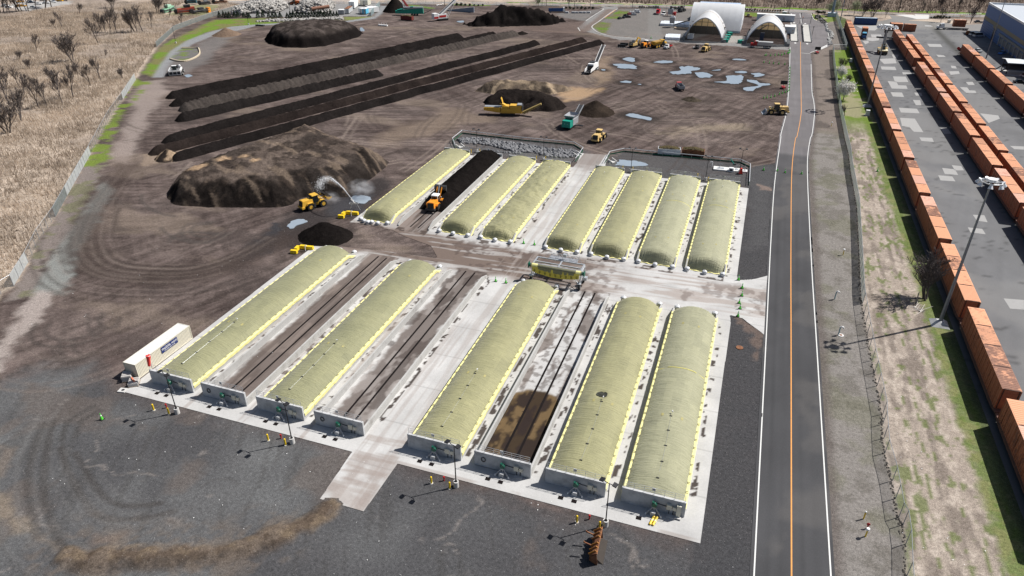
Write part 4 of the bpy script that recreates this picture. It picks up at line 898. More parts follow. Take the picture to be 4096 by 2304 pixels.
def cone(name, label, cat, c, r, H, seed, colfn=None, rough=.3, sq=1.0, step=.5):
    pts = [(c[0]+r*math.cos(t), c[1]+r*sq*math.sin(t)) for t in np.linspace(0, 2*math.pi, 22)[:-1]]
    return heap(name, label, cat, pts, H*1.6, H/r*1.15, rough, seed, colfn, step, hfn=lambda a, b, d: np.maximum(0, H*(1-np.hypot(a-c[0], (b-c[1])/sq)/r))+.0)
cone('compost_pile', 'conical dark pile under the red conveyor of the far green machine', 'compost pile', c0, 8.2, 9.5, 41)
def tan_col(a, b, h, d):
    c = lerp(A(.10,.078,.06), A(.24,.185,.13), smooth(.38, .62, nz(a, b, 5, 15))); return lerp(c, np.broadcast_to(A(.33,.255,.175), c.shape), smooth(.56, .66, nz(a, b, 3, 16))*.8)
tp_ = PL('A1',(2110,850),(2250,880))+PL('A2',(0,880),(300,870),(480,885),(580,860),(690,838))+[PB('A2',640,796,2), PB('A2',500,752,4), PB('A2',300,742,4.5), PB('A2',0,728,4.5), PB('A1',2400,726,4.5), PB('A1',2235,742,3.5)]
heap('wood_chip_pile', 'broad tan wood chip pile behind the yellow grinder', 'wood chip pile', tp_, 5.2, 1.0, .6, 51, tan_col, .55)
def dk_col(a, b, h, d): return lerp(A(.011,.0092,.0088), A(.028,.0225,.020), nz(a, b, 4, 17))
dp = PL('A1',(2185,955),(2210,985),(2400,1000),(2571,1010))+PL('A2',(120,1040),(300,1042),(450,1045),(580,1028),(632,1000))+[PB('A2',540,930,2), PB('A2',430,850,3.6), PB('A2',250,840,3.8), PB('A2',60,815,4), PB('A1',2400,770,4), PB('A1',2300,830,3), PB('A1',2230,900,2)]
heap('mulch_pile', 'dark irregular mulch pile directly behind the yellow track grinder', 'mulch pile', dp, 4.8, 1.05, .6, 61, dk_col, .5)
cone('mulch_pile', 'small dark cone shaped mulch pile right of the green screener', 'mulch pile', P('A2',890,1048), 7.0, 4.4, 71, lambda a, b, h, d: lerp(A(.015,.012,.0105), A(.048,.036,.028), nz(a, b, 2, 18)), .3)
cone('compost_pile', 'black compost pile at the crossing between the two rows of bays', 'compost pile', P('B1',705,900), 6.6, 4.0, 81, lambda a, b, h, d: lerp(A(.007,.006,.0058), A(.015,.0125,.0115), nz(a, b, 3, 19)), .35, .8)
cone('brush_pile', 'low dark heap of brush and roots in the muddy lot', 'brush pile', P('A2',1785,935), 4.0, 1.7, 91, lambda a, b, h, d: lerp(A(.02,.018,.014), A(.10,.08,.06), nz(a, b, 1, 20)), .7, .7, .35)
cone('wood_chip_pile', 'little dark heap with pale chips at the end of the nearest windrow', 'wood chip pile', P('G1',285,705), 4.2, 2.6, 95, lambda a, b, h, d: lerp(A(.025,.02,.018), A(.30,.22,.15), smooth(.55, .7, nz(a, b, 1.5, 21)+smooth(0, 3, a-P('G1',285,705)[0])*.25)), .45)
cone('soil_pile', 'small brown cone of soil beside the curved gravel path', 'soil pile', P('A0',2120,325), 7.5, 3.6, 97, lambda a, b, h, d: lerp(A(.12,.085,.062), A(.19,.135,.10), nz(a, b, 2, 22)), .25)
def windrow(label, a, b, hw, H, rough, seed, c1, c2, ridged=0):
    ax, ay = a; L_ = math.hypot(b[0]-a[0], b[1]-a[1]); an = hdg(a, b); nu, nv = 21, int(L_/.55)
    U, Vv = np.meshgrid(np.linspace(-1.12, 1.12, nu), np.linspace(0, L_, nv)); wob = (fbm(Vv, Vv*0+seed, 11, 3, seed+431)-.5)*1.3
    yy = U*hw+wob; e = np.minimum(Vv, L_-Vv); end = np.clip(e/3.6, 0, 1)
    r2 = np.clip(U**2+(1-end)**2, 0, 1.2); h = H*np.clip(1-r2**.72, -.06, 1)
    gx2 = ax+Vv*math.cos(an)-yy*math.sin(an); gy2 = ay+Vv*math.sin(an)+yy*math.cos(an)
    m = smooth(0, .5, h)
    h = h+m*((fbm(gx2, gy2, 1.1, 4, seed+435)-.5)*rough+(fbm(gx2, gy2, 3.2, 3, seed+437)-.5)*rough*1.2+(fbm(Vv, U*2, .8, 2, seed+441)-.5)*.2)
    if ridged: h = h+m*np.abs(np.sin(Vv*1.15+fbm(Vv, U, 4, 2, 7)*6))*ridged
    c = lerp(A(*c1), A(*c2), np.clip(fbm(gx2.ravel(), gy2.ravel(), 5, 4, seed+439)*1.6-.3, 0, 1))
    V = np.stack([Vv.ravel(), yy.ravel(), h.ravel()], 1)
    return solo('windrow', np_mesh('windrow', V, grid_faces(nu, nv), PILEM, c, True), None, label, 'windrow', (ax, ay, 0), an, 'long compost windrows')
def wpt(t, x_, y_): return P(t, x_, y_, 2.1)
D_ = ((.0088,.0076,.0074), (.0160,.0134,.0128))
windrow('dark windrow farthest from the bays, first in the far group of four', wpt('G1',240,80), wpt('G3',265,92), 3.0, 2.4, .25, 1, *D_)
windrow('dark windrow second from the back, between the farthest one and the lumpy grey one', wpt('G1',270,152), wpt('G3',520,80), 3.0, 2.3, .25, 2, *D_)
windrow('lumpy grey brown windrow with a ridged pale crest in the far group', wpt('G1',360,200), wpt('G3',668,78), 3.0, 2.5, .5, 3, (.040,.034,.0315), (.066,.056,.050), .5)
windrow('short dark windrow that stops midway in front of the lumpy grey one', wpt('G1',330,295), wpt('G2',1035,185), 3.1, 2.4, .5, 4, (.0095,.0082,.008), (.018,.0155,.0148), .2)
windrow('dark windrow behind the other two of the near group of three', wpt('G1',190,500), wpt('G3',830,140), 2.7, 2.2, .28, 5, *D_)
windrow('reddish brown windrow in the middle of the near group of three', wpt('G1',70,615), wpt('G3',1165,118), 2.7, 2.1, .32, 6, (.0125,.0098,.0092), (.027,.0205,.0182))
windrow('dark windrow nearest to the huge mulch pile', wpt('G1',270,670), wpt('G3',1290,134), 2.7, 2.1, .25, 7, *D_)
p = P('G3',705,100); cone('compost_pile', 'tiny dark heap just past the far end of the lumpy grey windrow', 'compost pile', p, 3.6, 1.6, 99, None, .3, 1, .5)
# uncovered compost inside the second far bay
def heap_bay():
    x0, x1 = XR_B[1]-BW+.32, XR_B[1]-.32; y0, y1 = 141.5, BY1-.34
    nu, nv = 30, 150; U, Vv = np.meshgrid(np.linspace(0, 1, nu), np.linspace(0, 1, nv)); xx = x0+(x1-x0)*U; yy = y0+(y1-y0)*Vv
    toe = np.clip((yy-y0-(fbm(xx, yy*0, 2, 3, 451)-.5)*2.5)/6.0, 0, 1)
    h = PADZ+(1.15+1.7*(1-np.abs(2*U-1)**2.2))*toe**.8+(fbm(xx, yy, 1.4, 4, 453)-.5)*.5*toe+(fbm(xx, yy, .5, 2, 454)-.5)*.16*toe
    c = lerp(A(.0062,.0055,.0053), A(.0125,.0105,.0098), fbm(xx.ravel(), yy.ravel(), 2.5, 4, 455))
    V = np.stack([xx.ravel()-x0, yy.ravel()-y0, h.ravel()], 1)
    solo('compost_heap', np_mesh('compost_heap', V, grid_faces(nu, nv), PILEM, c, True), None, 'long black uncovered compost heap filling a bay in front of the orange loader', 'compost heap', (x0, y0, 0))
heap_bay()

# ============================================================ MACHINES
def wheel_mesh(r, wd, m=BLACK, n=14): return MB().cyl((0,-wd/2,0),(0,wd/2,0),r,n=n).mesh('wheel', m)
def rim_mesh(r, wd, m): return MB().cyl((0,-wd/2-.03,0),(0,wd/2+.03,0),r,n=10).mesh('rim', m)
WM = {}
def wheel(parent, x_, y_, r, wd, rim=None):
    k = (r, wd)
    if k not in WM: WM[k] = wheel_mesh(r, wd)
    o = link('wheel', WM[k], parent, (x_, y_, r))
    rm = rim or DARK; k2 = (r, wd, rm.name)
    if k2 not in WM: WM[k2] = rim_mesh(r*.55, wd, rm)
    link('rim', WM[k2], o, (0, 0, 0)); return o
BUCKP = [(1.35,0),(.3,0),(.02,.3),(-.06,.8),(.12,1.3),(.24,1.26),(.10,.8),(.16,.38),(.38,.1),(1.35,.07)]
SIDEP = [(1.25,.02),(.3,.02),(.04,.3),(-.03,.8),(.15,1.25)]
def bucket_mb(w_, k=1.0):
    m = MB(); f = lambda q: [(a*k, b*k) for a, b in q]
    m.prism(f(BUCKP), 'y', -w_/2, w_/2); m.prism(f(SIDEP), 'y', -w_/2, -w_/2+.05); m.prism(f(SIDEP), 'y', w_/2-.05, w_/2); return m
def loader(label, loc, rz, body=YEL, roof=None, hood=None, bz=.25, bt=0.0, bcol=None, rim=None, load=False, group='wheel loaders at work in the yard', s=1.0):
    t = thing('wheel_loader', label, 'wheel loader', (loc[0], loc[1], loc[2] if len(loc) > 2 else .03), rz, group); t.scale = (s, s, s)
    roof = roof or body; hood = hood or body
    part('hood', MB().frus(-3.75,-.75,-1.0,1.0,1.15,-3.45,-.8,-.85,.85,2.55).box((-2.9,0,2.58),(.9,1.2,.1)), hood, t)
    part('grille', MB().frus(-3.82,-3.7,-.82,.82,1.25,-3.56,-3.4,-.7,.7,2.4), BLKM, t)
    part('counterweight', MB().bx(-3.95,-3.2,-1.2,1.2,.75,1.2), DARK if hood is ORG else body, t)
    part('rear_frame', MB().bx(-3.2,-.1,-.6,.6,.6,1.3), DARK, t)
    part('front_frame', MB().bx(.1,2.2,-.5,.5,.6,1.5).hexa([(.9,-.45,1.5),(1.9,-.45,1.5),(1.9,.45,1.5),(.9,.45,1.5),(1.1,-.4,2.2),(1.6,-.4,2.2),(1.6,.4,2.2),(1.1,.4,2.2)]), body, t)
    part('cab', MB().frus(-.75,.95,-.8,.8,1.5,-.65,.65,-.75,.75,3.25), GLASS, t)
    m = MB()
    for sx, sy in ((-.7,-.76),(-.7,.76),(.68,-.76),(.68,.76)): m.cyl((sx*1.06, sy*1.04, 1.5), (sx*.95, sy, 3.25), .07, n=4)
    part('cab_frame', m, WHITE if roof is WHITE else DARK, t)
    part('cab_roof', MB().frus(-.9,.95,-.9,.9,3.25,-.8,.85,-.82,.82,3.42), roof, t)
    part('exhaust', MB().cyl((-1.5,.35,2.5),(-1.5,.35,3.3),.09,n=6), BLKM, t)
    for sy in (-1, 1):
        part('fender', MB().prism([(-2.75,1.6),(-2.4,1.95),(-1.2,1.95),(-.8,1.5),(-.8,1.42),(-1.25,1.85),(-2.35,1.85),(-2.75,1.5)], 'y', sy*.95, sy*1.5), body, t)
        part('fender', MB().prism([(.75,1.65),(1.1,1.95),(2.2,1.9),(2.2,1.82),(1.15,1.86),(.75,1.55)], 'y', sy*.85, sy*1.45), body, t)
        part('ladder', MB().bx(-.75,-.35,sy*1.0,sy*1.25,.5,1.55), DARK, t)
        part('headlight', MB().box((1.75,sy*.75,2.1),(.15,.25,.18)), WHITE, t)
    for wx_, wy_ in ((-1.75,-1.15),(-1.75,1.15),(1.7,-1.15),(1.7,1.15)): wheel(t, wx_, wy_, .86, .66, rim or body)
    bx_ = 3.0; zt = bz+.55
    if bz > 1.5: bx_ = 2.75+.35*(1-abs(bz-2.2)/3)
    for sy in (-1, 1): part('lift_arm', MB().prism([(1.15,1.95),(1.3,2.25),(2.3,2.0+(zt-.9)*.45),(bx_+.1,zt+.12),(bx_,zt-.18),(2.2,1.65+(zt-.9)*.45)], 'y', sy*.58-.1, sy*.58+.1), body, t)
    part('tilt_cylinder', MB().cyl((1.4,0,2.1),(bx_-.1,0,bz+1.15),.12,n=6), GALV, t)
    b = part('bucket', bucket_mb(3.1), bcol or DARK, t, loc=(bx_, 0, bz)); b.rotation_euler = (0, bt, 0)
    if load:
        o = part('bucket_load', MB().frus(.1,1.25,-1.4,1.4,.3,.35,.9,-1.0,1.0,1.75), mat('black compost', (.03,.025,.022), .95, bmp=.1), b)
    return t
def two(t, a, b): A_, B_ = P(t, *a), P(t, *b); return mid(A_, B_), hdg(A_, B_)
l1, h1 = two('B1', (520,645), (628,612)); l1 = (l1[0]-.9*math.sin(h1)*-1*1.0, l1[1]+.9*math.cos(h1))
loader('yellow wheel loader with a full bucket digging at the huge mulch pile', l1, h1, bz=1.3, bt=-.5, load=True, bcol=YEL)
lb = P('B1',1815,668); loader('orange loader with white cab raising a black bucket inside the compost bay', (-69.7, lb[1]+1.6, PADZ), math.pi/2+.06, ORG, WHITE, ORG, bz=3.6, bt=.75, rim=DARK)
lc = P('A2',908,1328); loader('pale yellow loader seen from behind in front of the green screener', (lc[0], lc[1]+2.0), math.pi/2-.1, TANY, None, TANY, bz=.2, bcol=DARK)
A_, B_ = P('A3',305,1077), P('A3',190,1072); hd_ = hdg(A_, B_); loader('yellow loader in profile with lowered steel bucket beside the road edge', ((A_[0]+B_[0])/2, (A_[1]+B_[1])/2+1.2), hd_, TANY, None, TANY, bz=.05, bcol=GALV, rim=TANY, s=1.08)
lf = P('F',950,890); loader('yellow loader parked in front of the left fabric arch', (lf[0], lf[1]+1.6), math.pi/2-.25, TANY, None, TANY, bz=.2)
lg = P('H',365,188); loader('orange loader with white cab in the row of parked machines', (lg[0], lg[1]+1.5), math.pi/2-.35, ORG, WHITE, ORG, bz=.2)
# excavator
def excavator(label, loc, rz):
    t = thing('excavator', label, 'excavator', (*loc, .03), rz, 'machines parked in a row')
    for sy in (-1, 1): part('track', MB().prism([(-2.0,.25),(-1.7,0),(1.7,0),(2.0,.25),(2.0,.6),(1.7,.85),(-1.7,.85),(-2.0,.6)], 'y', sy*1.15-.3, sy*1.15+.3), BLKM, t)
    part('undercarriage', MB().bx(-1.2,1.2,-.9,.9,.4,1.0), DARK, t)
    part('house', MB().frus(-2.6,1.2,-1.4,1.4,1.0,-2.5,1.2,-1.35,1.35,2.3), TANY, t)
    part('engine_cover', MB().bx(-2.2,-.6,-1.2,1.2,2.3,2.65), DARK, t)
    g = part('rear_panel', MB().bx(-2.66,-2.62,-1.0,1.0,1.35,2.15), mat('dark panel',(.06,.06,.06),.5), t)
    text('CAT', .85, WHITE, g, (-2.68, 0, 1.75), (math.pi/2, 0, -math.pi/2))
    part('cab', MB().frus(.0,1.5,.4,1.35,1.1,.1,1.2,.45,1.3,3.0), GLASS, t)
    part('boom', MB().prism([(.9,1.4),(1.2,2.1),(3.0,4.2),(3.5,4.3),(5.4,3.4),(5.3,3.05),(3.4,3.7),(1.8,1.6)], 'y', -.25, .25), YEL, t)
    part('stick', MB().prism([(5.2,3.6),(5.6,3.4),(4.9,.9),(4.6,1.0)], 'y', -.2, .2), YEL, t)
    b = part('bucket', bucket_mb(1.2, .8), DARK, t, loc=(4.4, 0, .1)); return t
le = P('H',190,185); excavator('yellow tracked excavator, leftmost big machine in the parked row', (le[0], le[1]+1.5), 1.15)
def art_dump(label, loc, rz):
    t = thing('articulated_dump_truck', label, 'dump truck', (*loc, .03), rz, 'machines parked in a row')
    part('dump_body', MB().hexa([(-3.9,-1.0,1.5),(1.2,-1.0,1.5),(1.2,1.0,1.5),(-3.9,1.0,1.7),(-4.4,-1.65,2.9),(1.6,-1.65,3.2),(1.6,1.65,3.2),(-4.4,1.65,2.9)]), YEL, t)
    part('dump_body_floor', MB().frus(-3.7,1.0,-1.0,1.0,2.6,-4.1,1.3,-1.45,1.45,3.22), mat('worn yellow',(.33,.2,.06),.7), t)
    part('frame', MB().bx(-3.6,4.8,-.5,.5,.9,1.4), DARK, t)
    part('hood', MB().frus(3.4,5.4,-1.1,1.1,1.2,3.4,5.2,-.9,.9,2.3), YEL, t)
    part('cab', MB().frus(1.8,3.5,-1.1,1.1,1.4,1.9,3.3,-1.0,1.0,3.35), GLASS, t); part('cab_roof', MB().bx(1.7,3.4,-1.1,1.1,3.35,3.5), YEL, t)
    for wx_ in (-2.9,-1.1,3.7):
        for wy_ in (-1.2,1.2): wheel(t, wx_, wy_, .9, .7, YEL)
    return t
ld = P('H',565,200); art_dump('big yellow articulated dump truck with empty body in the parked row', (ld[0]-.8, ld[1]+3.0), 1.05)
def small_truck(name, label, cat, loc, rz, cabc, bedc, L_=5.6, group=None, hood=True, bedh=.6, high=1.0):
    t = thing(name, label, cat, (*loc, .05), rz, group)
    part('chassis', MB().bx(-L_/2,L_/2-.1,-.45,.45,.5,.75), DARK, t)
    part('cab', MB().frus(L_/2-2.3*1,L_/2-.9,-1.0,1.0,.7,L_/2-2.2,L_/2-1.2,-.9,.9,2.1*high), cabc, t)
    part('windscreen', MB().frus(L_/2-1.35,L_/2-.86,-.85,.85,1.45*high,L_/2-1.5,L_/2-1.14,-.8,.8,2.0*high), GLASS, t)
    if hood: part('hood', MB().frus(L_/2-1.0,L_/2+.15,-.9,.9,.6,L_/2-1.0,L_/2+.05,-.8,.8,1.35), cabc, t)
    part('bumper', MB().bx(L_/2+.1,L_/2+.25,-.95,.95,.45,.75), GALV, t)
    b0, b1 = -L_/2-.2, L_/2-2.4
    part('bed_floor', MB().bx(b0,b1,-1.05,1.05,.8,.95), DARK, t)
    for sy in (-1, 1): part('bed_side', MB().bx(b0,b1,sy*1.05-.05,sy*1.05+.05,.95,.95+bedh), bedc, t)
    part('tailgate', MB().bx(b0-.05,b0+.05,-1.0,1.0,.95,.95+bedh), bedc, t); part('headboard', MB().bx(b1-.05,b1+.05,-1.0,1.0,.96,1.1+bedh), bedc, t)
    for wx_, wy_ in ((-L_/2+1.0,-.9),(-L_/2+1.0,.9),(L_/2-.6,-.9),(L_/2-.6,.9)): wheel(t, wx_, wy_, .45, .32, GALV)
    return t
lh = P('H',685,205); small_truck('utility_truck', 'small red and white flatbed utility truck beside the big dump truck', 'truck', (lh[0], lh[1]+1.5), -1.95, WHITE, RED, 5.0)
A_ = P('A2',1690,850); small_truck('dump_truck', 'small dump truck with faded red cab alone on the muddy lot', 'dump truck', (A_[0]-.8, A_[1]+2.3), 1.95, REDF, GREYP, 6.6, bedh=1.0, high=1.15)
def skid(label, loc, rz):
    t = thing('skid_steer', label, 'skid steer', (*loc, .03), rz)
    for sy in (-1, 1): part('track', MB().prism([(-1.0,.1),(-.8,0),(.8,0),(1.0,.1),(.9,.6),(-.9,.6)], 'y', sy*.75-.2, sy*.75+.2), BLKM, t)
    part('body', MB().frus(-1.3,.6,-.6,.6,.4,-1.2,.5,-.55,.55,1.3), DARK, t); part('cab', MB().frus(-.7,.6,-.5,.5,1.3,-.6,.5,-.48,.48,2.0), GLASS, t)
    for sy in (-1, 1): part('lift_arm', MB().prism([(-1.2,1.3),(-1.1,1.5),(.7,1.1),(1.4,.4),(1.3,.3),(.6,.9)], 'y', sy*.65-.06, sy*.65+.06), GALV, t)
    part('bucket', bucket_mb(1.7, .6), WHITE, t, loc=(1.3, 0, .1)); return t
ls = P('F',795,845); skid('small dark tracked skid steer left of the parked yellow loader', (ls[0], ls[1]+.8), 2.5)
# rusty loader bucket in the foreground with teeth
def big_bucket():
    c = mid(P('D2',870,1130), P('D2',850,1400)); t = thing('loader_bucket', 'rusty orange loader bucket lying alone on the front gravel', 'bucket', (c[0]-.5, c[1]+.9, .75), hdg(P('D2',855,1330), P('D2',905,1100))-math.pi/2)
    # opens to the east, wide along the local y axis
    part('shell', bucket_mb(4.1, 1.25), RUST, t).rotation_euler = (0, .62, 0)
    for k in range(6):
        yk = -1.75+k*.62+(.35 if k > 2 else 0); part('rib', MB().prism([(-.3,.5),(-.1,1.62),(.22,1.62),(.06,1.0),(.0,.4)], 'y', yk-.05, yk+.05), mat('worn orange paint',(.45,.20,.03),.7,dirt=(.2,.08,.03)), t).rotation_euler = (0, .62, 0)
    for yk in (-.75, .85): part('hook', MB().box((-.25,yk,1.0),(.9,.12,.16),0,.3).box((-.65,yk,1.15),(.12,.12,.3)), RUST, t)
    part('spilled_soil', MB().frus(.2,1.9,-1.8,1.8,-.72,.3,.9,-1.5,1.5,-.2), mat('dark soil',(.05,.042,.036),.95,bmp=.1), t)
big_bucket()
# yellow horizontal grinder on tracks
def grinder_y():
    a, b = P('A1',2330,1080), P('A2',130,1085); c = mid(a, b); rz = hdg(a, b)
    t = thing('track_grinder', 'yellow tracked grinder with open lid and discharge conveyor', 'grinder', (c[0], c[1]+1.2, .03), rz)
    for sy in (-1, 1): part('track', MB().prism([(-2.6,.3),(-2.3,0),(2.3,0),(2.6,.3),(2.6,.6),(2.3,.9),(-2.3,.9),(-2.6,.6)], 'y', sy*1.1-.3, sy*1.1+.3), BLKM, t)
    part('infeed_tub', MB().hexa([(-8.2,-1.2,1.6),(-2.4,-1.2,.9),(-2.4,1.2,.9),(-8.2,1.2,1.6),(-8.2,-1.35,2.6),(-2.4,-1.35,2.8),(-2.4,1.35,2.8),(-8.2,1.35,2.6)]), YEL, t)
    part('infeed_belt', MB().bx(-8.0,-2.2,-1.0,1.0,2.62,2.9), GREYP, t)
    part('mill_housing', MB().hexa([(-2.4,-1.4,.9),(1.0,-1.4,.9),(1.0,1.4,.9),(-2.4,1.4,.9),(-1.8,-1.3,3.4),(.4,-1.3,3.3),(.4,1.3,3.3),(-1.8,1.3,3.4)]), YEL, t)
    part('feed_roller_arm', MB().box((-1.6,0,3.7),(2.2,1.6,.5),0,.45), YEL, t); part('open_lid', MB().box((-2.0,0,5.1),(.18,1.9,1.7),0,-.3), YEL, t); part('lid_lining', MB().box((-2.25,0,4.8),(.3,1.8,1.5),0,-.3), BLKM, t)
    part('engine_house', MB().frus(.8,5.0,-1.4,1.4,.95,.9,4.9,-1.35,1.35,3.6), YEL, t); part('radiator', MB().bx(4.95,5.3,-1.2,1.2,1.6,3.7), DARK, t); part('engine_vents', MB().bx(3.4,4.9,-1.2,1.2,3.62,3.95), GREYP, t)
    part('side_plate', MB().prism([(-1.8,1.9),(-1.2,2.5),(1.5,2.3),(2.0,1.7),(1.4,1.3),(-1.2,1.2)], 'y', -1.55, -1.42), YEL, t)
    part('discharge_conveyor', MB().prism([(4.6,1.0),(11.5,4.4),(11.7,4.0),(6.0,.7)], 'y', -.7, .7), mat('dull yellow',(.33,.24,.08),.6), t)
    for xk, zk in ((7.2,2.0),(9.3,3.0)): part('conveyor_strut', MB().cyl((xk,-.7,zk),(xk-.3,-.7,zk-1.2),.07,n=5), RUST, t)
grinder_y()
# green screener
def screener():
    a = P('A2',620,1220); t = thing('screening_plant', 'green and grey mobile screening plant with a raised conveyor', 'screener', (a[0]+.2, a[1]+4.4, .03), math.pi/2-.12)
    for sy in (-1, 1): part('track', MB().prism([(-3.4,.3),(-3.1,0),(1.5,0),(1.8,.3),(1.6,.8),(-3.2,.8)], 'y', sy*1.1-.25, sy*1.1+.25), BLKM, t)
    part('engine_house', MB().frus(-4.2,-1.6,-1.5,1.5,.8,-4.0,-1.6,-1.4,1.4,2.9), TEAL, t)
    for sy in (-.5, .5): part('latch', MB().box((-4.22,sy,2.0),(.08,.15,.15)), WHITE, t)
    part('side_panel', MB().bx(-1.6,3.0,-1.55,1.45,.9,2.9), GALV, t)
    part('hopper', MB().add([(-1.4,-1.3,2.9),(3.0,-1.3,2.9),(3.0,1.3,2.9),(-1.4,1.3,2.9),(-1.8,-1.75,4.0),(3.3,-1.75,4.0),(3.3,1.75,4.0),(-1.8,1.75,4.0),(-1.3,-1.2,3.1),(2.9,-1.2,3.1),(2.9,1.2,3.1),(-1.3,1.2,3.1)],
        [(0,1,5,4),(1,2,6,5),(2,3,7,6),(3,0,4,7),(4,5,9,8),(5,6,10,9),(6,7,11,10),(7,4,8,11),(8,9,10,11)]), GREYP, t)
    part('windowed_cover', MB().bx(-2.0,-1.7,-1.1,1.1,2.9,3.2), GLASS, t)
    m = MB().prism([(2.4,1.6),(9.4,4.9),(9.5,4.6),(2.8,1.2)], 'y', -.65, .65); part('belt', m, DARK, t)
    for sy in (-.75, .75): part('conveyor_rail', MB().prism([(2.4,1.7),(9.6,5.1),(9.7,4.75),(2.7,1.2)], 'y', sy-.08, sy+.08), GALV, t)
    part('side_conveyor', MB().prism([(0.3,1.2),(-2.6,.4),(-2.6,.7),(.3,1.6)], 'y', 1.6, 2.1), BLKM, t); part('side_conveyor', MB().prism([(.3,1.0),(-.2,.9),(-.2,.7),(.3,.8)], 'y', -4.4, -1.6), BLKM, t)
screener()
# white grinder with tall conveyor
def grinder_w():
    a, b = P('A2',830,685), P('A2',905,650); t = thing('horizontal_grinder', 'white wheeled grinder with a tall outfeed conveyor beside the puddles', 'grinder', (a[0]+.6, a[1]+4.2, .03), 1.5)
    part('chassis', MB().bx(-5,5.5,-.7,.7,.8,1.3), DARK, t)
    for sy in (-1, 1): part('infeed_wall', MB().prism([(-7.2,.9),(-3.4,1.2),(-3.4,2.6),(-6.8,2.1)], 'y', sy*1.35-.07, sy*1.35+.07), WHITE, t)
    part('infeed_floor', MB().bx(-7.2,-3.3,-1.3,1.3,.75,.9), DARK, t)
    part('mill_housing', MB().frus(-3.4,-.4,-1.4,1.4,1.0,-3.1,-.6,-1.3,1.3,3.6), WHITE, t); part('mill_mouth', MB().bx(-3.46,-3.2,-1.1,1.1,1.2,3.0), BLKM, t)
    part('engine_house', MB().frus(-.4,4.6,-1.3,1.3,1.3,-.3,4.3,-1.2,1.2,3.0), WHITE, t); part('engine_parts', MB().bx(-1.2,.6,-.9,1.0,3.6,4.1).cyl((-1,1.3,2.6),(-1,1.3,3.9),.35,n=7), DARK, t)
    part('exhaust', MB().cyl((.2,-.5,3.9),(.2,-.5,4.7),.1,n=5), BLKM, t); part('exhaust', MB().cyl((.9,.5,3.2),(.9,.5,4.5),.1,n=5), BLKM, t)
    for wx_ in (2.4,3.5,4.6):
        for wy_ in (-1.0,1.0): wheel(t, wx_, wy_, .52, .5, WHITE)
    m = MB().prism([(3.2,1.7),(14.2,8.2),(14.2,8.0),(3.4,1.4)], 'y', -.6, .6); part('belt', m, DARK, t)
    for sy in (-.72, .72): part('conveyor_rail', MB().prism([(3.0,1.8),(14.4,8.5),(14.5,8.1),(3.2,1.4)], 'y', sy-.09, sy+.09), WHITE, t)
    part('motor', MB().box((14.0,-.95,8.1),(.5,.35,.4)), WHITE, t)
grinder_w()
# white windrow turner
def turner():
    a, b = P('A0',1550,718), P('A0',1640,712); c = mid(a, b); t = thing('windrow_turner', 'white framed windrow turner parked at the end of the gravel path', 'windrow turner', (c[0], c[1]+3.2, .03), hdg(a, b)-math.pi/2)
    m = MB()
    for z in (.5, 2.0): m.tube([(2.6,-2.3,z),(2.6,2.3,z)], .13, 5)
    for yk in (-2.3,-.8,.8,2.3): m.tube([(2.6,yk,.5),(2.6,yk,2.0)], .13, 5)
    part('front_frame', m, WHITE, t); part('rotor', MB().cyl((2.0,-2.2,.9),(2.0,2.2,.9),.7,n=10), BLKM, t)
    for sy in (-1, 1): part('side_beam', MB().bx(-4.2,2.4,sy*2.2-.25,sy*2.2+.25,1.6,2.3), WHITE, t); 
    m = MB()
    for xk in (-3.6,-1.4,1.2): m.bx(xk-.15,xk+.15,-2.2,2.2,2.0,2.3)
    part('cross_beam', m, WHITE, t); part('engine', MB().bx(-3.6,-1.5,-1.4,1.0,2.0,3.2), BLKM, t); part('radiator_tank', MB().cyl((-3.6,1.6,2.9),(-2.4,1.6,2.9),.5,n=8), WHITE, t)
    part('cab', MB().frus(.1,1.5,-.8,.8,2.3,.2,1.3,-.7,.7,3.8), GLASS, t); part('cab_roof', MB().bx(.0,1.5,-.9,.9,3.8,3.95), WHITE, t)
    for wx_, wy_ in ((-3.4,-2.7),(-3.4,2.7),(1.4,-2.7),(1.4,2.7)): wheel(t, wx_, wy_, .75, .5, WHITE)
turner()
# roll-off boxes loaded with brush
def rolloff(label, a, b, wall, seed, H=1.9, fill=True, cat='roll-off box', wd=2.4, zb=.05, group=None):
    L_ = math.hypot(b[0]-a[0], b[1]-a[1]); t = thing('roll_off_box', label, cat, (*mid(a, b), zb), hdg(a, b), group); h = L_/2
    part('floor', MB().bx(-h,h,-wd/2,wd/2,.15,.3), DARK, t)
    for sy in (-1, 1):
        m = MB().bx(-h,h,sy*wd/2-.05,sy*wd/2+.05,.3,H); 
        m.bx(-h,h,sy*(wd/2+.05)-.04,sy*(wd/2+.05)+.04,H-.15,H)
        part('side', m, wall, t)
        for k in range(int(L_/.6)): xk = -h+.35+k*.6; part('rib', MB().bx(xk-.06,xk+.06,sy*(wd/2+.09)-.05,sy*(wd/2+.09)+.05,.25,H-.16), wall, t)
    for sx in (-1, 1): part('end_gate', MB().bx(sx*h-.06,sx*h+.06,-wd/2,wd/2,.3,H), wall, t)
    if fill:
        X, Y = np.meshgrid(np.linspace(-h+.1, h-.1, 40), np.linspace(-wd/2+.08, wd/2-.08, 16)); r = np.random.default_rng(seed)
        Z_ = H-.2+.75*np.cos(X/h*1.4)*np.cos(Y/wd*2.2)+r.uniform(-.16, .2, X.shape)
        cc = lerp(A(.05,.04,.03), A(.12,.10,.05), r.random(X.size)); o = part('brush_load', np_mesh('brush_load', np.stack([X.ravel(), Y.ravel(), Z_.ravel()], 1), grid_faces(40, 16), PILEM, cc), None, t); o['kind'] = 'stuff'
    return t
WHB = mat('scuffed white steel', (.62,.64,.66), .6, dirt=(.3,.22,.17), damt=.35)
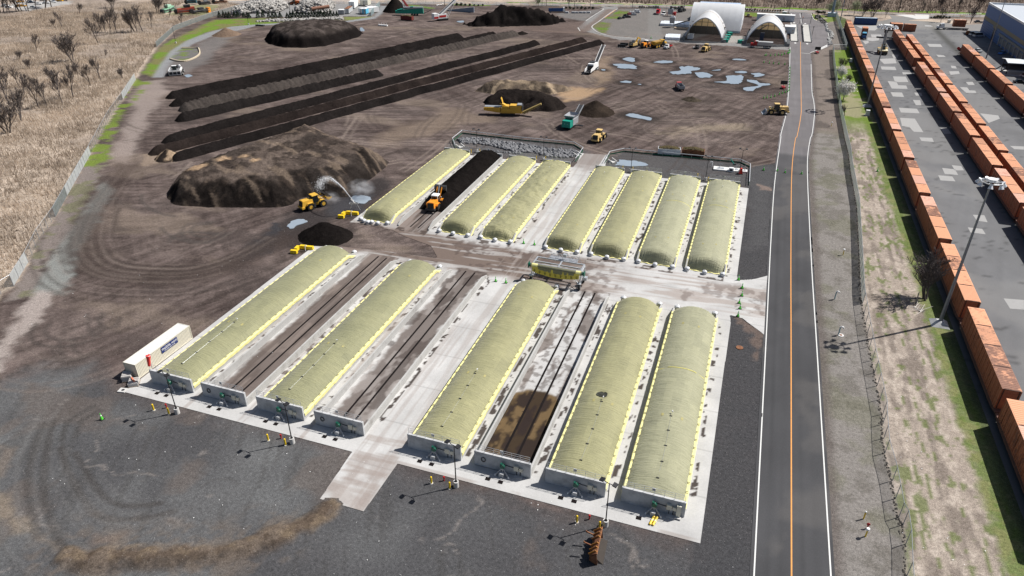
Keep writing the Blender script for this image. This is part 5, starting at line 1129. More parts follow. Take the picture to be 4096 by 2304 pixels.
rolloff('white roll-off box heaped with brush, behind the basin railing', P('B2',1475,128), P('B2',1680,140), WHB, 1)
rolloff('rusty brown roll-off box heaped with brush next to the white one', P('B2',1700,135), P('B2',1905,155), RUST, 2)
rolloff('empty dark red roll-off box between the far conveyors', P('A1',1420,185), P('A1',1522,193), mat('dark red paint',(.16,.03,.025),.6), 3, 2.4)
# ============================================================ GANTRY THAT WINDS THE COVERS
def gantry():
    cx_, cy_ = -31.1, 117.6; t = thing('cover_winder', 'wheeled steel gantry carrying a rolled cover between the two rows of bays', 'cover winder', (cx_, cy_, PADZ), math.radians(-1.5))
    hw = 5.0
    for sx in (-1, 1):
        m = MB()
        m.tube([(sx*hw,-1.5,.9),(sx*hw,-.9,3.4),(sx*hw,2.3,3.4),(sx*hw,1.6,.9),(sx*hw,-1.5,.9)], .09, 5).tube([(sx*hw,-1.4,1.0),(sx*hw,1.2,3.3)], .07, 5).tube([(sx*hw,1.5,1.0),(sx*hw,-.8,3.3)], .07, 5)
        m.tube([(sx*(hw-1.4),-.8,2.0),(sx*hw,-1.4,1.0)], .08, 5)
        part('end_frame', m, GALV, t)
        part('drive_motor', MB().cyl((sx*(hw+.35),-.9,3.3),(sx*(hw+.8),-.9,3.3),.4,n=10).box((sx*(hw+.75),-.9,3.3),(.12,1.0,1.1)), DGREEN, t)
        for yk in (-1.6, 1.7):
            wm = link('wheel', wheel_mesh(.62, .45), t, (sx*hw, yk, .62)); wm.rotation_euler = (0, 0, math.pi/2+.1); link('rim', rim_mesh(.2, .45, GALV), wm, (0,0,0))
            part('wheel_fork', MB().box((sx*hw,yk,1.32),(.7,.5,.12)).cyl((sx*hw,yk,1.3),(sx*hw,yk*.9,1.9),.1,n=6), GALV, t)
    part('control_cabinet', MB().bx(hw+.1,hw+1.0,.1,1.0,1.3,1.9), GALV, t)
    for yk, z in ((-.9,3.95), (2.3,3.6), (1.0,3.3)): part('cross_beam', MB().bx(-hw,hw,yk-.12,yk+.12,z-.12,z+.12) if yk != -.9 else MB().bx(-hw+.5,hw-.4,-.78,-.6,3.55,3.75), GALV, t)
    for xk in (-hw+.1, .3, hw-.1): part('top_beam', MB().bx(xk-.12,xk+.12,-.7,2.2,3.62,3.82), GALV, t)
    m = MB().cyl((-hw-.3,-.9,3.3),(hw+.3,-.9,3.3),.42,n=14); part('cover_roll', m, mat('rolled fabric',(.19,.185,.12),.8,bmp=.1), t)
    for x0, x1 in ((-hw-.05,-hw+1.15),(hw-.95,hw+.0)): part('roll_end', MB().cyl((x0,-.9,3.3),(x1,-.9,3.3),.47,n=14), HEM, t)
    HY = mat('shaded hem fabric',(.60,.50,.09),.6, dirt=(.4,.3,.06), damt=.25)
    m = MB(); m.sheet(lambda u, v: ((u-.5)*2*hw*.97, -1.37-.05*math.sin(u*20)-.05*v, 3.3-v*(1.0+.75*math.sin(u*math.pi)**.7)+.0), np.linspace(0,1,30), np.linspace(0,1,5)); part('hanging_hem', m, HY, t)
    m = MB(); m.sheet(lambda u, v: ((u-.5)*2*hw*.74+.05, -1.43-.04*math.sin(u*43), 3.42-v*(.55+.35*math.sin(u*math.pi))+.05*math.sin(u*57)), np.linspace(0,1,44), np.linspace(0,1,4)); part('hanging_fabric', m, mat('hanging olive fabric',(.20,.195,.13),.8), t)
    lp = MB().tube([(-.1,0,.0),(-.1,0,-.55),(.1,0,-.55),(.1,0,0)], .035, 4).mesh('hanging_loop', BLKM)
    for k in range(9):
        u = .05+k*.1125; link('hanging_loop', lp, t, ((u-.5)*2*hw*.97, -1.5, 3.0-.55*math.sin(u*math.pi)**.7))
    m = MB(); r = lambda a, b, q=.035: m.cyl(a, b, q, n=4)
    xs_ = np.linspace(-2.6, 3.3, 5)
    for y_, z_ in ((3.2,4.6),(3.9,3.7),(2.5,3.7)): r((xs_[0],y_,z_),(xs_[-1],y_,z_))
    for a, b in zip(xs_[:-1], xs_[1:]):
        mm2 = (a+b)/2
        for y_ in (2.5, 3.9): r((a,y_,3.7),(mm2,3.2,4.6)); r((mm2,3.2,4.6),(b,y_,3.7)); r((a,y_,3.7),(a,y_,4.3))
        r((a,2.5,3.7),(a,3.9,3.7))
    r((3.3,3.9,3.7),(3.3,3.9,4.6)); r((3.3,2.5,3.7),(3.3,3.2,4.6)); r((3.3,3.2,4.6),(4.4,2.4,3.6)); r((-2.6,3.2,4.6),(-3.9,2.4,3.6)); r((-2.6,2.5,3.7),(-3.9,2.3,3.6))
    part('walkway_truss', m, GALV, t); part('walkway_deck', MB().bx(-2.5,3.2,2.6,3.8,3.62,3.68), GREYP, t); part('roof_box', MB().box((.6,2.9,4.7),(.7,.7,.5)), GALV, t)
    part('tie_rod', MB().cyl((-4.0,-1.6,.75),(4.8,-1.6,.75),.03,n=4), GALV, t); part('antenna', MB().cyl((hw,2.2,3.7),(hw,2.2,4.9),.025,n=4), BLKM, t)
gantry()
# ============================================================ SMALL SITE THINGS
def site_lamp(p, label, H=7.2, rz=0.0, grp='twin head lamp posts round the bays'):
    t = thing('lamp_post', label, 'lamp post', (p[0], p[1], 0), rz, grp)
    part('footing', MB().cyl((0,0,0),(0,0,.95),.38,.36,n=14), CONCL, t); part('base_cover', MB().cyl((0,0,.95),(0,0,1.15),.22,.12,n=8), BLKM, t)
    part('pole', MB().cyl((0,0,1.0),(0,0,H),.085,.06,n=8), BLKM, t); part('bracket', MB().tube([(-.75,0,H+.35),(-.5,0,H+.05),(.5,0,H+.05),(.75,0,H+.35)], .05, 5), BLKM, t)
    for s in (-1, 1): part('flood_head', MB().box((s*.85,-.25,H+.5),(.55,.65,.16),0,s*.15), BLKM, t)
for (tt, x_, y_), l in zip((('C0',1660,1222), ('D1',398,205), ('D1',1928,612), ('D2',985,978)), ('leftmost black twin head lamp post in front of the near row of bays', 'black twin head lamp post in front of the third near bay', 'black twin head lamp post between the fifth and sixth near bays', 'rightmost black twin head lamp post in front of the near row')):
    site_lamp(P(tt, x_, y_), l, rz=-.25)
for (tt, x_, y_), l in zip((('V',262,215), ('V',907,295), ('B2',1222,300), ('B2',1920,380), ('B2',2238,310)), ('slim lamp post rising behind the bay of black compost', 'slim lamp post at the right end of the rock basin', 'slim lamp post left of the small pond', 'slim lamp post behind the seventh bay of the far row', 'slim lamp post by the orange barrier in the basin corner')):
    q = P(tt, x_, y_); site_lamp(q, l, 6.6, 0)
bol = [('C0',1440,1195,'leftmost'), ('C0',1582,1232,'second'), ('D1',172,183,'third'), ('D1',334,226,'fourth'), ('D1',1697,583,'fifth'), ('D1',1868,632,'sixth'), ('D2',718,948,'seventh'), ('D2',930,1003,'rightmost')]
for tt, x_, y_, wd in bol:
    p = P(tt, x_, y_); t = thing('bollard', 'yellow steel bollard on the front gravel, %s from the left of the front eight' % wd if wd not in ('leftmost','rightmost') else 'yellow steel bollard on the front gravel, %s of the eight' % wd, 'bollard', (p[0], p[1], 0), 0, 'yellow bollards by the bays')
    part('post', MB().cyl((0,0,0),(0,0,1.15),.13,n=10).ball((0,0,1.15),.13,10,4,.6), SAFE, t); part('collar', MB().cyl((0,0,0),(0,0,.08),.24,n=10), CONCL, t)
for k, (tt, x_, y_) in enumerate((('B1',2068,125), ('B1',2149,118), ('B2',340,185), ('B2',426,190), ('B2',1146,275), ('B2',1240,288), ('B2',1845,352), ('B2',1945,385))):
    p = P(tt, x_, y_); t = thing('bollard', 'yellow bollard behind the far row of bays, number %s from the left' % ('one','two','three','four','five','six','seven','eight')[k], 'bollard', (p[0], p[1], 0), 0, 'yellow bollards by the bays')
    part('post', MB().cyl((0,0,0),(0,0,1.15),.13,n=8), SAFE, t); part('collar', MB().cyl((0,0,0),(0,0,.08),.24,n=8), CONCL, t)
for (tt, x_, y_), l in zip((('C0',1558,1172), ('D1',292,162), ('D1',1815,558), ('D2',835,918)), ('left end', 'third bay', 'fifth bay', 'right end')):
    p = P(tt, x_, y_); t = thing('hydrant', 'small red standpipe between bollards in front of the near row, %s' % l, 'hydrant', (p[0], p[1], 0), 0, 'red standpipes')
    part('barrel', MB().cyl((0,0,0),(0,0,.65),.09,n=8), RED, t); part('cap', MB().cyl((-.16,0,.55),(.16,0,.55),.07,n=6).cyl((0,0,.65),(0,0,.75),.12,n=8), RED, t)
CN = 0
cone_mb = MB().cyl((0,0,.05),(0,0,.95),.20,.03,n=10).mesh('cone_body', CONEG); coneb = MB().bx(-.27,.27,-.27,.27,0,.05).mesh('cone_base', BLACK); conec = MB().cyl((0,0,.55),(0,0,.70),.125,.085,n=10,caps=False).mesh('reflective_band', WHITE)
def cone_at(p, label, tall=1.0):
    t = thing('traffic_cone', label, 'traffic cone', (p[0], p[1], p[2] if len(p) > 2 else .05), 0, 'lime green traffic cones'); t.scale = (1.1, 1.1, 1.25*tall)
    global CONES_LAST; CONES_LAST = t
    for n_, me in (('cone_body', cone_mb), ('cone_base', coneb), ('reflective_band', conec)): link(n_, me, t, (0,0,0))
for tt, x_, y_, l in (('C0',955,1282,'lime green cone standing alone on the left front gravel'), ('Q',640,262,'left one of two lime green cones in the far aisle'), ('Q',845,290,'right one of two lime green cones in the far aisle'), ('Q',108,985,'left one of two lime green cones in the near aisle'), ('Q',302,1015,'right one of two lime green cones in the near aisle'),
  ('B2',2228,1312,'lime green cone at the top of the line across the concrete apron'), ('B2',2262,1390,'lime green cone second from the top of the apron line'), ('C2',2263,55,'lime green cone third from the top of the apron line'), ('C2',2260,128,'lime green cone fourth from the top of the apron line'), ('C2',2235,197,'lime green cone fifth from the top of the apron line'), ('C2',2243,248,'lime green cone second from the bottom of the apron line'), ('C2',2223,318,'lime green cone at the bottom tip of the concrete apron'),
  ('B2',2461,285,'lime green cone alone on the dark gravel by the basin corner'), ('B3',135,285,'lime green cone left of the near bend of the road'), ('B3',262,292,'dark lime cone stump on the left edge line of the road'), ('B3',336,308,'lime green cone on the left lane of the road'), ('B3',490,320,'lime green cone on the right lane of the road'), ('B3',1199,295,'lime green cone on the straw strip')):
    cone_at(P(tt, x_, y_), l)
far_c = [('K',30,1145),('K',90,1120),('K',155,1108),('K',190,1100),('K',200,1078),('K',192,1045),('A3',148,522),('A3',160,520),('A3',200,525),('A3',243,522),('A3',274,518),('A3',306,517),('A3',332,508),('A3',365,500),('A3',378,498),('A3',137,588),('A3',188,594),('A3',228,598),('A3',277,602),('A3',333,605),('A3',137,922),('A3',166,920),('A3',203,914),('A3',238,904),('A3',282,886),('A3',310,878),('A3',338,868),('A3',362,860)]+[('A3',381-k*.9,640+k*26) for k in range(9)]+[('J',2410,712),('F',15,660)]
NTH = ['first','second','third','fourth','fifth','sixth','seventh','eighth','ninth','tenth','eleventh','twelfth','thirteenth','fourteenth','fifteenth']
CG = {}
for k, p in enumerate(sorted(far_c, key=lambda q: (0 if far_c.index(q) < 15 else 1 if far_c.index(q) < 20 else 2 if far_c.index(q) < 28 else 3 if far_c.index(q) < 37 else 4, P(*q)[0] if far_c.index(q) < 28 else -P(*q)[1]))):
    wh = 'in upper diagonal row below the weighbridge' if k < 15 else 'in middle diagonal row left of the road' if k < 20 else 'in lower diagonal row above the yellow loader' if k < 28 else 'in the line along the left road edge' if k < 37 else ('standing alone near the far entrance road', 'standing alone left of the wrapped bales')[k-37]
    q = P(*p); CG[wh] = CG.get(wh, 0)+1; cone_at(q, 'lime green cone '+(NTH[CG[wh]-1]+(' from left ' if k < 28 else ' from the top ') if k < 37 else '')+wh, 1.15)
    CONES_LAST['group'] = 'lime green cones '+wh if k < 37 else 'lime green traffic cones'
# shipping container with banner
CT = mat('cream container paint', (.60,.565,.47), .55, var=.06, dirt=(.42,.36,.27), damt=.22)
CTR = mat('white container roof', (.66,.66,.65), .55, var=.06, dirt=(.35,.34,.32), damt=.25)
def container(name, label, a, b, wall, roof, L_=12.19, W_=2.44, H_=2.7, ribs=46, banner=False, z=.08):
    t = thing(name, label, 'shipping container', (a[0], a[1], z), hdg(a, b), None)        # a-b is the right hand bottom edge
    def corr(n, Lx, amp):
        pts = [];
        for k in range(n): u = k/n*Lx; s = Lx/n; pts += [(u, 0), (u+s*.35, 0), (u+s*.5, amp), (u+s*.85, amp)]
        pts.append((Lx, 0)); return pts
    q = corr(ribs, L_, .045)
    for y_, s in ((0, 1), (W_, -1)):
        m = MB(); vs = [(u, y_+s*v, .16) for u, v in q]+[(u, y_+s*v, H_-.12) for u, v in q]; n = len(q); fs = [(i, i+1, n+i+1, n+i) for i in range(n-1)]
        m.add(vs, fs if s > 0 else [f[::-1] for f in fs]); part('side_panel', m, wall, t)
    qe = corr(10, W_, .045)
    for x_, s in ((0, 1), (L_, -1)):
        m = MB(); n = len(qe); m.add([(x_+s*v, u, .16) for u, v in qe]+[(x_+s*v, u, H_-.12) for u, v in qe], [(i, n+i, n+i+1, i+1) for i in range(n-1)]); part('end_panel', m, wall, t)
    qr = corr(ribs, L_, .035); m = MB(); n = len(qr); m.add([(u, .04, H_-v) for u, v in qr]+[(u, W_-.04, H_-v) for u, v in qr], [(i, i+1, n+i+1, n+i) for i in range(n-1)]); part('roof_panel', m, roof, t)
    m = MB()
    for y_ in (-.03, W_-.05):
        for z0, z1 in ((0,.16), (H_-.13,H_+.01)): m.bx(-.02,L_+.02,y_,y_+.08,z0,z1)
    for x_ in (-.03, L_-.06):
        for y_ in (-.035, W_-.055): m.bx(x_,x_+.09,y_,y_+.09,0,H_+.02)
        for z0, z1 in ((0,.15), (H_-.13,H_+.012)): m.bx(x_,x_+.08,.05,W_-.05,z0,z1)
    part('frame', m, wall, t)
    if banner:
        b_ = part('banner', MB().bx(5.35,9.0,-.075,-.05,1.35,2.45), mat('navy banner',(.015,.03,.14),.5), t)
        text('mobile mini', .72, WHITE, b_, (7.15,-.082,2.03), (math.pi/2,0,0)); text('STORAGE SOLUTIONS', .24, WHITE, b_, (7.15,-.082,1.55), (math.pi/2,0,0))
    return t
container('shipping_container', 'cream shipping container with a navy banner beside the leftmost near bay', P('C0',1305,902), P('C0',1803,527), CT, CTR, banner=True)
p = P('C0',1215,940)
for k, (dx, dy, n) in enumerate(((-1.0,.7,5), (.9,.0,3))):
    t = thing('bag_stack', ('taller' if k == 0 else 'lower')+' stack of grey filled bags on the ground by the cream container', 'bag stack', (p[0]+dx, p[1]+dy, .05), .6)
    for j in range(n):
        for i_ in range(4): part('filled_bag', MB().frus(-.75,.75,-.2,.2,0,-.68,.68,-.15,.15,.2), mat('grey plastic bag',(.42,.40,.38),.6,var=.25), t, loc=((j % 2)*.04, -.65+i_*.43, .12+j*.2))
    part('pallet', MB().bx(-.8,.8,-.9,.9,0,.11), WOOD, t)
solo('scrap_piece', MB().frus(-.7,.7,-.16,.16,0,-.6,.6,-.1,.1,.2), mat('faded orange plastic',(.6,.2,.12),.6), 'faded orange plastic strip lying on the grey bags', 'plastic strip', (p[0]+.8, p[1]+.1, .78), -.5)
t = thing('windsock', 'red windsock on a thin pole at the left end of the near row', 'windsock', (-83.1, 65.2, 0), 0)
part('pole', MB().cyl((0,0,0),(0,0,5.1),.045,n=6), GALV, t); part('sock', MB().cyl((0,0,5.2),(-.15,-.25,3.3),.36,.2,n=10), mat('red windsock fabric',(.8,.06,.05),.6), t); part('hoop', MB().tube([(.36*math.cos(a),.36*math.sin(a),5.2) for a in np.linspace(0,6.28,11)], .03, 4), GALV, t)
q = P('C0',1148,1012); t = thing('drain_box', 'square concrete drain box with round lid by the pad corner', 'drain', (q[0], q[1], 0), .2); part('box', MB().bx(-.6,.6,-.5,.5,0,.18), CONCL, t); part('lid', MB().cyl((.1,0,.18),(.1,0,.21),.25,n=12), DARK, t)
q = P('D2',1432,940)
for dx in (-.16, .22): 
    t = thing('wrapped_roll', ('left' if dx < 0 else 'right')+' one of two yellow rolls lying in front of the rightmost near bay', 'roll', (q[0]+dx, q[1], PADZ+.12), 1.35); part('roll', MB().cyl((-.75,0,0),(.75,0,0),.15,n=8), SAFE, t); part('tie', MB().cyl((-.05,0,0),(.05,0,0),.16,n=8), WHITE, t)
# yellow block enclosures
def enclosure(label, a, rz, m1):
    t = thing('block_enclosure', label, 'barrier blocks', (a[0], a[1], .05), rz)
    n = 0
    for cx_, cy_, lx, ly in ((-1.3,-.2,1.5,.75), (-1.35,1.4,.75,1.5), (-.3,2.3,1.5,.75), (1.3,2.2,1.6,.75)): part('yellow_block', MB().frus(cx_-lx/2,cx_+lx/2,cy_-ly/2,cy_+ly/2,0,cx_-lx/2+.05,cx_+lx/2-.05,cy_-ly/2+.05,cy_+ly/2-.05,.75), SAFE, t)
    q = thing('standpipe', 'white standpipe inside the %s' % m1, 'standpipe', (a[0]+.5, a[1]+1.3, .05), rz); part('riser', MB().cyl((0,0,0),(0,0,1.3),.08,n=6), WHITE, q); part('elbow', MB().tube([(0,0,1.3),(.25,0,1.4),(.4,0,1.2)], .08, 6), WHITE, q)
enclosure('three sided ring of yellow blocks by the free end of the leftmost far bay', P('B1',905,730), .15, 'yellow blocks by the far row'); enclosure('three sided ring of yellow blocks by the free end of the leftmost near bay', P('B1',470,1060), .15, 'yellow blocks by the near row')
# sprinkler with its jet and the steam off the fresh compost
sp = P('B1',985,650); t = thing('water_cannon', 'galvanised water cannon stand spraying at the mulch pile', 'sprinkler', (sp[0], sp[1], .03), .4)
m = MB()
for a, b in (((-1.3,-.6,0),(-.5,-.2,1.7)), ((1.3,-.6,0),(.5,-.2,1.7)), ((0,1.4,0),(0,.2,1.9)), ((-1.2,-.5,1.7),(1.0,-.5,1.7)), ((-1.2,.5,1.7),(1.0,.5,1.7)), ((-1.2,-.5,1.7),(-1.2,.5,1.7)), ((1.0,-.5,1.7),(1.0,.5,1.7))): m.cyl(a, b, .05, n=5)
part('stand', m, GALV, t); part('nozzle', MB().cyl((0,0,1.7),(-.9,.5,2.6),.07,n=6), WHITE, t)
jp = [P('B1',985,590,2.4), P('B1',930,525,4.6), P('B1',870,450,6.6), P('B1',810,395,7.4), P('B1',750,352,7.4), P('B1',690,352,6.2), P('B1',650,385,4.4), P('B1',640,420,2.8)]
jz = [2.4,4.6,6.6,7.4,7.4,6.2,4.4,2.8]; jc = catmull([(a[0], a[1], z) for a, z in zip(jp, jz)], 8)
JM, jt, jb = principled('water spray'); jb.inputs['Base Color'].default_value = (.85,.87,.9,1); jb.inputs['Roughness'].default_value = .5; jb.inputs['Alpha'].default_value = .75
m = MB(); rj = random.Random(5); nj = len(jc)
for k in range(nj-1):
    u = k/nj
    if u < .55: m.cyl(jc[k], jc[k+1], .06+.10*u, .06+.10*(u+.02), 6, False)
    for q in range(int(3+u*70)):
        sp_ = .04+u**1.8*1.1; c = [jc[k][i]+rj.gauss(0, sp_*(.6 if i < 2 else .5)) for i in range(3)]; c[2] -= abs(rj.gauss(0, u*u*1.2)); r_ = .025+.025*rj.random()
        m.add([(c[0]-r_,c[1],c[2]),(c[0]+r_,c[1],c[2]),(c[0],c[1]+r_,c[2]+r_),(c[0],c[1]-r_,c[2]+r_)], [(0,1,2),(0,3,1),(0,2,3),(1,3,2)])
o = setting('water_jet', m.mesh('water_jet', JM), None, 'stuff')
def steam(name, c, r, dens):
    mm3 = bpy.data.materials.new(name); mm3.use_nodes = True; tt = mm3.node_tree; tt.nodes.remove(tt.nodes['Principled BSDF'])
    vol = N(tt, 'ShaderNodeVolumePrincipled'); vol.inputs['Color'].default_value = (.95,.95,.97,1); pos = N(tt, 'ShaderNodeTexCoord').outputs['Object']
    ln_ = N(tt, 'ShaderNodeVectorMath', operation='LENGTH'); tt.links.new(pos, ln_.inputs[0])
    fall = N(tt, 'ShaderNodeMapRange'); fall.inputs[1].default_value = 1.0; fall.inputs[2].default_value = .1; tt.links.new(ln_.outputs['Value'], fall.inputs[0])
    nz_ = ramp(tt, noise(tt, pos, 2.0, 5), .42, .62); mu = N(tt, 'ShaderNodeMath', operation='MULTIPLY'); tt.links.new(fall.outputs[0], mu.inputs[0]); tt.links.new(nz_, mu.inputs[1])
    m4 = N(tt, 'ShaderNodeMath', operation='MULTIPLY'); tt.links.new(mu.outputs[0], m4.inputs[0]); m4.inputs[1].default_value = dens; tt.links.new(m4.outputs[0], vol.inputs['Density'])
    tt.links.new(vol.outputs[0], tt.nodes['Material Output'].inputs['Volume'])
    o = setting('steam', MB().ball((0,0,0), 1.0, 16, 10).mesh('steam', mm3), c, 'stuff'); o.scale = r
q = P('B1',1040,455,2.2); steam('steam haze', (q[0], q[1], 2.4), (4.2, 3.4, 2.4), .55)
q = P('B1',745,545,1.4); steam('steam haze', (q[0], q[1], 1.6), (3.4, 2.2, 1.7), .5)
# basin: rails, rocks, pads
def basin_rail(label, pts, panels=True):
    t = thing('basin_fence', label, 'fence', (pts[0][0], pts[0][1], 0), 0)
    ox, oy = pts[0]; q = [(a-ox, b-oy) for a, b in pts]
    part('top_rail', MB().tube([(a, b, 1.15) for a, b in q], .09, 6), mat('silver pipe wrap',(.5,.52,.54),.5), t)
    m = MB()
    for a, b in zip(q[:-1], q[1:]): m.hexa([(a[0],a[1],.03),(b[0],b[1],.03),(b[0]+.03,b[1]+.03,.03),(a[0]+.03,a[1]+.03,.03),(a[0],a[1],.42),(b[0],b[1],.42),(b[0]+.03,b[1]+.03,.42),(a[0]+.03,a[1]+.03,.42)])
    part('green_netting', m, mat('green netting',(.012,.09,.05),.8), t)
    pm = MB().cyl((0,0,0),(0,0,1.15),.045,n=5).mesh('fence_post', GALV)
    for a, b in zip(q[:-1], q[1:]):
        L_ = math.hypot(b[0]-a[0], b[1]-a[1]); n = max(1, int(L_/2.6))
        for k in range(n): link('fence_post', pm, t, (a[0]+(b[0]-a[0])*k/n, a[1]+(b[1]-a[1])*k/n, 0))
basin_rail('low pipe rail with green netting around the rock basin', PL('V',(52,180),(25,112),(118,36),(700,105),(1205,152),(1290,205),(1215,312)))
basin_rail('low pipe rail with green netting around the pond and pump pads', PL('B2',(980,220),(1025,140),(1160,112),(1700,165),(2240,215),(2335,258),(2325,428)))
RK = mat('grey riprap', (.17,.172,.18), .9, var=.35, scale=.7)
def rocks(name, label, poly, n, s0, s1, m, seed, z=0, flat=.7, cat='rocks', hfn=None, nind=0):
    r = random.Random(seed); x0 = min(p[0] for p in poly); x1 = max(p[0] for p in poly); y0 = min(p[1] for p in poly); y1 = max(p[1] for p in poly); V = []; Fc = []; k = 0
    xs2 = np.array([r.uniform(x0, x1) for _ in range(n*4)]); ys2 = np.array([r.uniform(y0, y1) for _ in range(n*4)]); ok = inside(xs2, ys2, poly)
    ox, oy = (x0+x1)/2, (y0+y1)/2; FQ = ((0,3,2,1),(4,5,6,7),(0,1,5,4),(1,2,6,5),(2,3,7,6),(3,0,4,7))
    def one(s, big=False):
        rot = Matrix.Rotation(r.uniform(0, 6.3), 3, 'Z') @ Matrix.Rotation(r.uniform(-.7, .7), 3, 'X') @ Matrix.Rotation(r.uniform(-.6, .6), 3, 'Y'); d = (s*r.uniform(.6, 1.4), s*r.uniform(.5, 1.0), s*flat*r.uniform(.5, 1.0))
        return [rot @ Vector((sx*d[0]/2*r.uniform(.7, 1), sy*d[1]/2*r.uniform(.7, 1), sz*d[2]/2)) for sx, sy, sz in ((-1,-1,-1),(1,-1,-1),(1,1,-1),(-1,1,-1),(-1,-1,1),(1,-1,1),(1,1,1),(-1,1,1))]
    t = thing(name, label, cat, (ox, oy, 0)) if nind else None
    kinds_ = [MB().add(one((s0+s1)*.62), FQ).mesh('slab' if flat < .5 else 'rock', m) for _ in range(9)] if nind else []
    for q, (a, b) in enumerate(zip(xs2[ok][:n], ys2[ok][:n])):
        h = (hfn(a, b) if hfn else 0)+z
        if q < nind:
            o = link('slab' if flat < .5 else 'rock', kinds_[q % 9], t, (a-ox, b-oy, h+s1*.22)); o.rotation_euler = (r.uniform(-.3, .3), r.uniform(-.3, .3), r.uniform(0, 6.2)); o.scale = (r.uniform(.8, 1.25),)*3; continue
        s = r.uniform(s0, s1)
        V += [(a-ox+v.x, b-oy+v.y, h+v.z+s*.15) for v in one(s)]; Fc += [[k+i for i in f] for f in FQ]; k += 8
    o = link(name if not nind else 'small_rubble', np_mesh(name, np.array(V), Fc, m), t, (0, 0, 0) if nind else (ox, oy, 0)); o['kind'] = 'stuff'; return o
rocks('rock_bed', 'bed of grey riprap rocks inside the left basin rail', PL('V',(80,95),(160,85),(330,95),(600,130),(750,150),(900,180),(1100,190),(1240,215),(1240,250),(1100,275),(950,260),(800,215),(640,225),(500,180),(380,150),(200,135),(110,130)), 900, .5, 1.15, RK, 5, cat='rock bed', nind=260)
rocks('riprap', '', PL('V',(380,205),(700,225),(690,232),(400,215)), 60, .3, .7, RK, 6)
q = P('U',1545,175); 
for lab, a, b, wd in (('long white concrete pump pad in the basin corner', (1400,165), (1700,195), 2.6), ('middle white concrete pump pad beside the orange barrier', (1770,200), (1915,210), 2.4), ('small white concrete pump pad at the right end', (1945,218), (2050,228), 1.8)):
    A_, B_ = P('U',*a), P('U',*b); t = thing('pump_pad', lab, 'pump pad', (*mid(A_, B_), .02), hdg(A_, B_)); L_ = math.hypot(B_[0]-A_[0], B_[1]-A_[1])
    part('slab', MB().bx(-L_/2,L_/2,-wd/2,wd/2,0,.35), mat('white concrete',(.62,.62,.6),.85), t); part('grate', MB().bx(-L_/4,L_/6,-wd/4,wd/4,.35,.38), GALV, t); part('pipe', MB().tube([(-L_/8,0,.35),(-L_/8,0,1.6),(L_/20,0,1.6)], .07, 6), GREYP, t)
q = P('U',1735,220); t = thing('pump_box', 'white pump box between the concrete pump pads', 'pump box', (q[0], q[1], .03)); part('housing', MB().frus(-.7,.7,-.5,.5,0,-.6,.6,-.45,.45,1.1), WHITE, t); part('panel', MB().bx(-.4,.3,-.53,-.5,.3,.8), DARK, t)
q = P('U',1915,270); t = thing('barrier', 'red plastic barrier leaning by the pump pads', 'barrier', (q[0], q[1], .03), .3); part('body', MB().prism([(-.5,0),(.5,0),(.25,1.7),(-.2,1.7)], 'y', -.25, .25), mat('red plastic',(.75,.05,.03),.5), t); part('foot', MB().bx(-.6,.6,-.35,.35,0,.12), BLACK, t)
q = P('U',1370,130); t = thing('standpipe', 'white hooked standpipe left of the pump pads', 'standpipe', (q[0], q[1], 0)); part('riser', MB().cyl((0,0,0),(0,0,1.5),.11,n=6), WHITE, t); part('elbow', MB().tube([(0,0,1.5),(-.5,0,1.5),(-.5,0,1.1)], .11, 6), WHITE, t)
q = P('U',1790,95); t = thing('hand_pump', 'teal pump arm leaning at the basin railing', 'pump', (q[0], q[1], 0), .5); part('arm', MB().cyl((0,0,.2),(-.9,.6,1.6),.14,n=6), TEAL, t); part('base', MB().box((.2,0,.2),(.6,.5,.4)), DARK, t)
for tt, x_, y_, l in (('B2',1050,205,'pale concrete outfall with two wings at the pond edge'), ('V',100,165,'pale concrete outfall at the left end of the rock basin'), ('V',1238,245,'pale concrete outfall at the right end of the rock basin')):
    q = P(tt, x_, y_); t = thing('outfall', l, 'outfall', (q[0], q[1], 0), -.5); part('apron', MB().bx(-.8,.8,-.8,.8,.0,.14), CONCL, t)
    for s in (-1, 1): part('wing_wall', MB().prism([(-.9,0),(.9,0),(.9,.3),(-.9,.9)], 'y', s*.9-.1, s*.9+.1), CONCL, t)
# verge hardware
for tt, x_, y_, l in (('C3',800,155,'white hooked vent pipe on the verge, upper of the two'), ('C3',835,490,'white hooked vent pipe beside the round lid on the verge')):
    q = P(tt, x_, y_); t = thing('vent_pipe', l, 'vent pipe', (q[0], q[1], 0), .2); part('riser', MB().cyl((0,0,0),(0,0,1.6),.11,n=7), mat('pale teal pipe',(.2,.33,.36),.5), t); part('elbow', MB().tube([(0,0,1.6),(.2,0,1.75),(.5,0,1.7),(.55,0,1.4)], .13, 7), WHITE, t)
q = P('C3',858,495); t = thing('manhole', 'round white manhole ring with rusty lid on the verge', 'manhole', (q[0], q[1], 0)); part('ring', MB().cyl((0,0,0),(0,0,.1),.48,n=14), WHITE, t); part('lid', MB().cyl((0,0,.1),(0,0,.12),.28,n=12), RUST, t)
q = P('C2',2240,610); t = thing('manhole', 'rusty round manhole lid on the dark strip beside the pad', 'manhole', (q[0], q[1], .03)); part('ring', MB().cyl((0,0,0),(0,0,.05),.6,n=14), RUST, t); part('lid', MB().cyl((0,0,.05),(0,0,.07),.4,n=12), RUST, t)
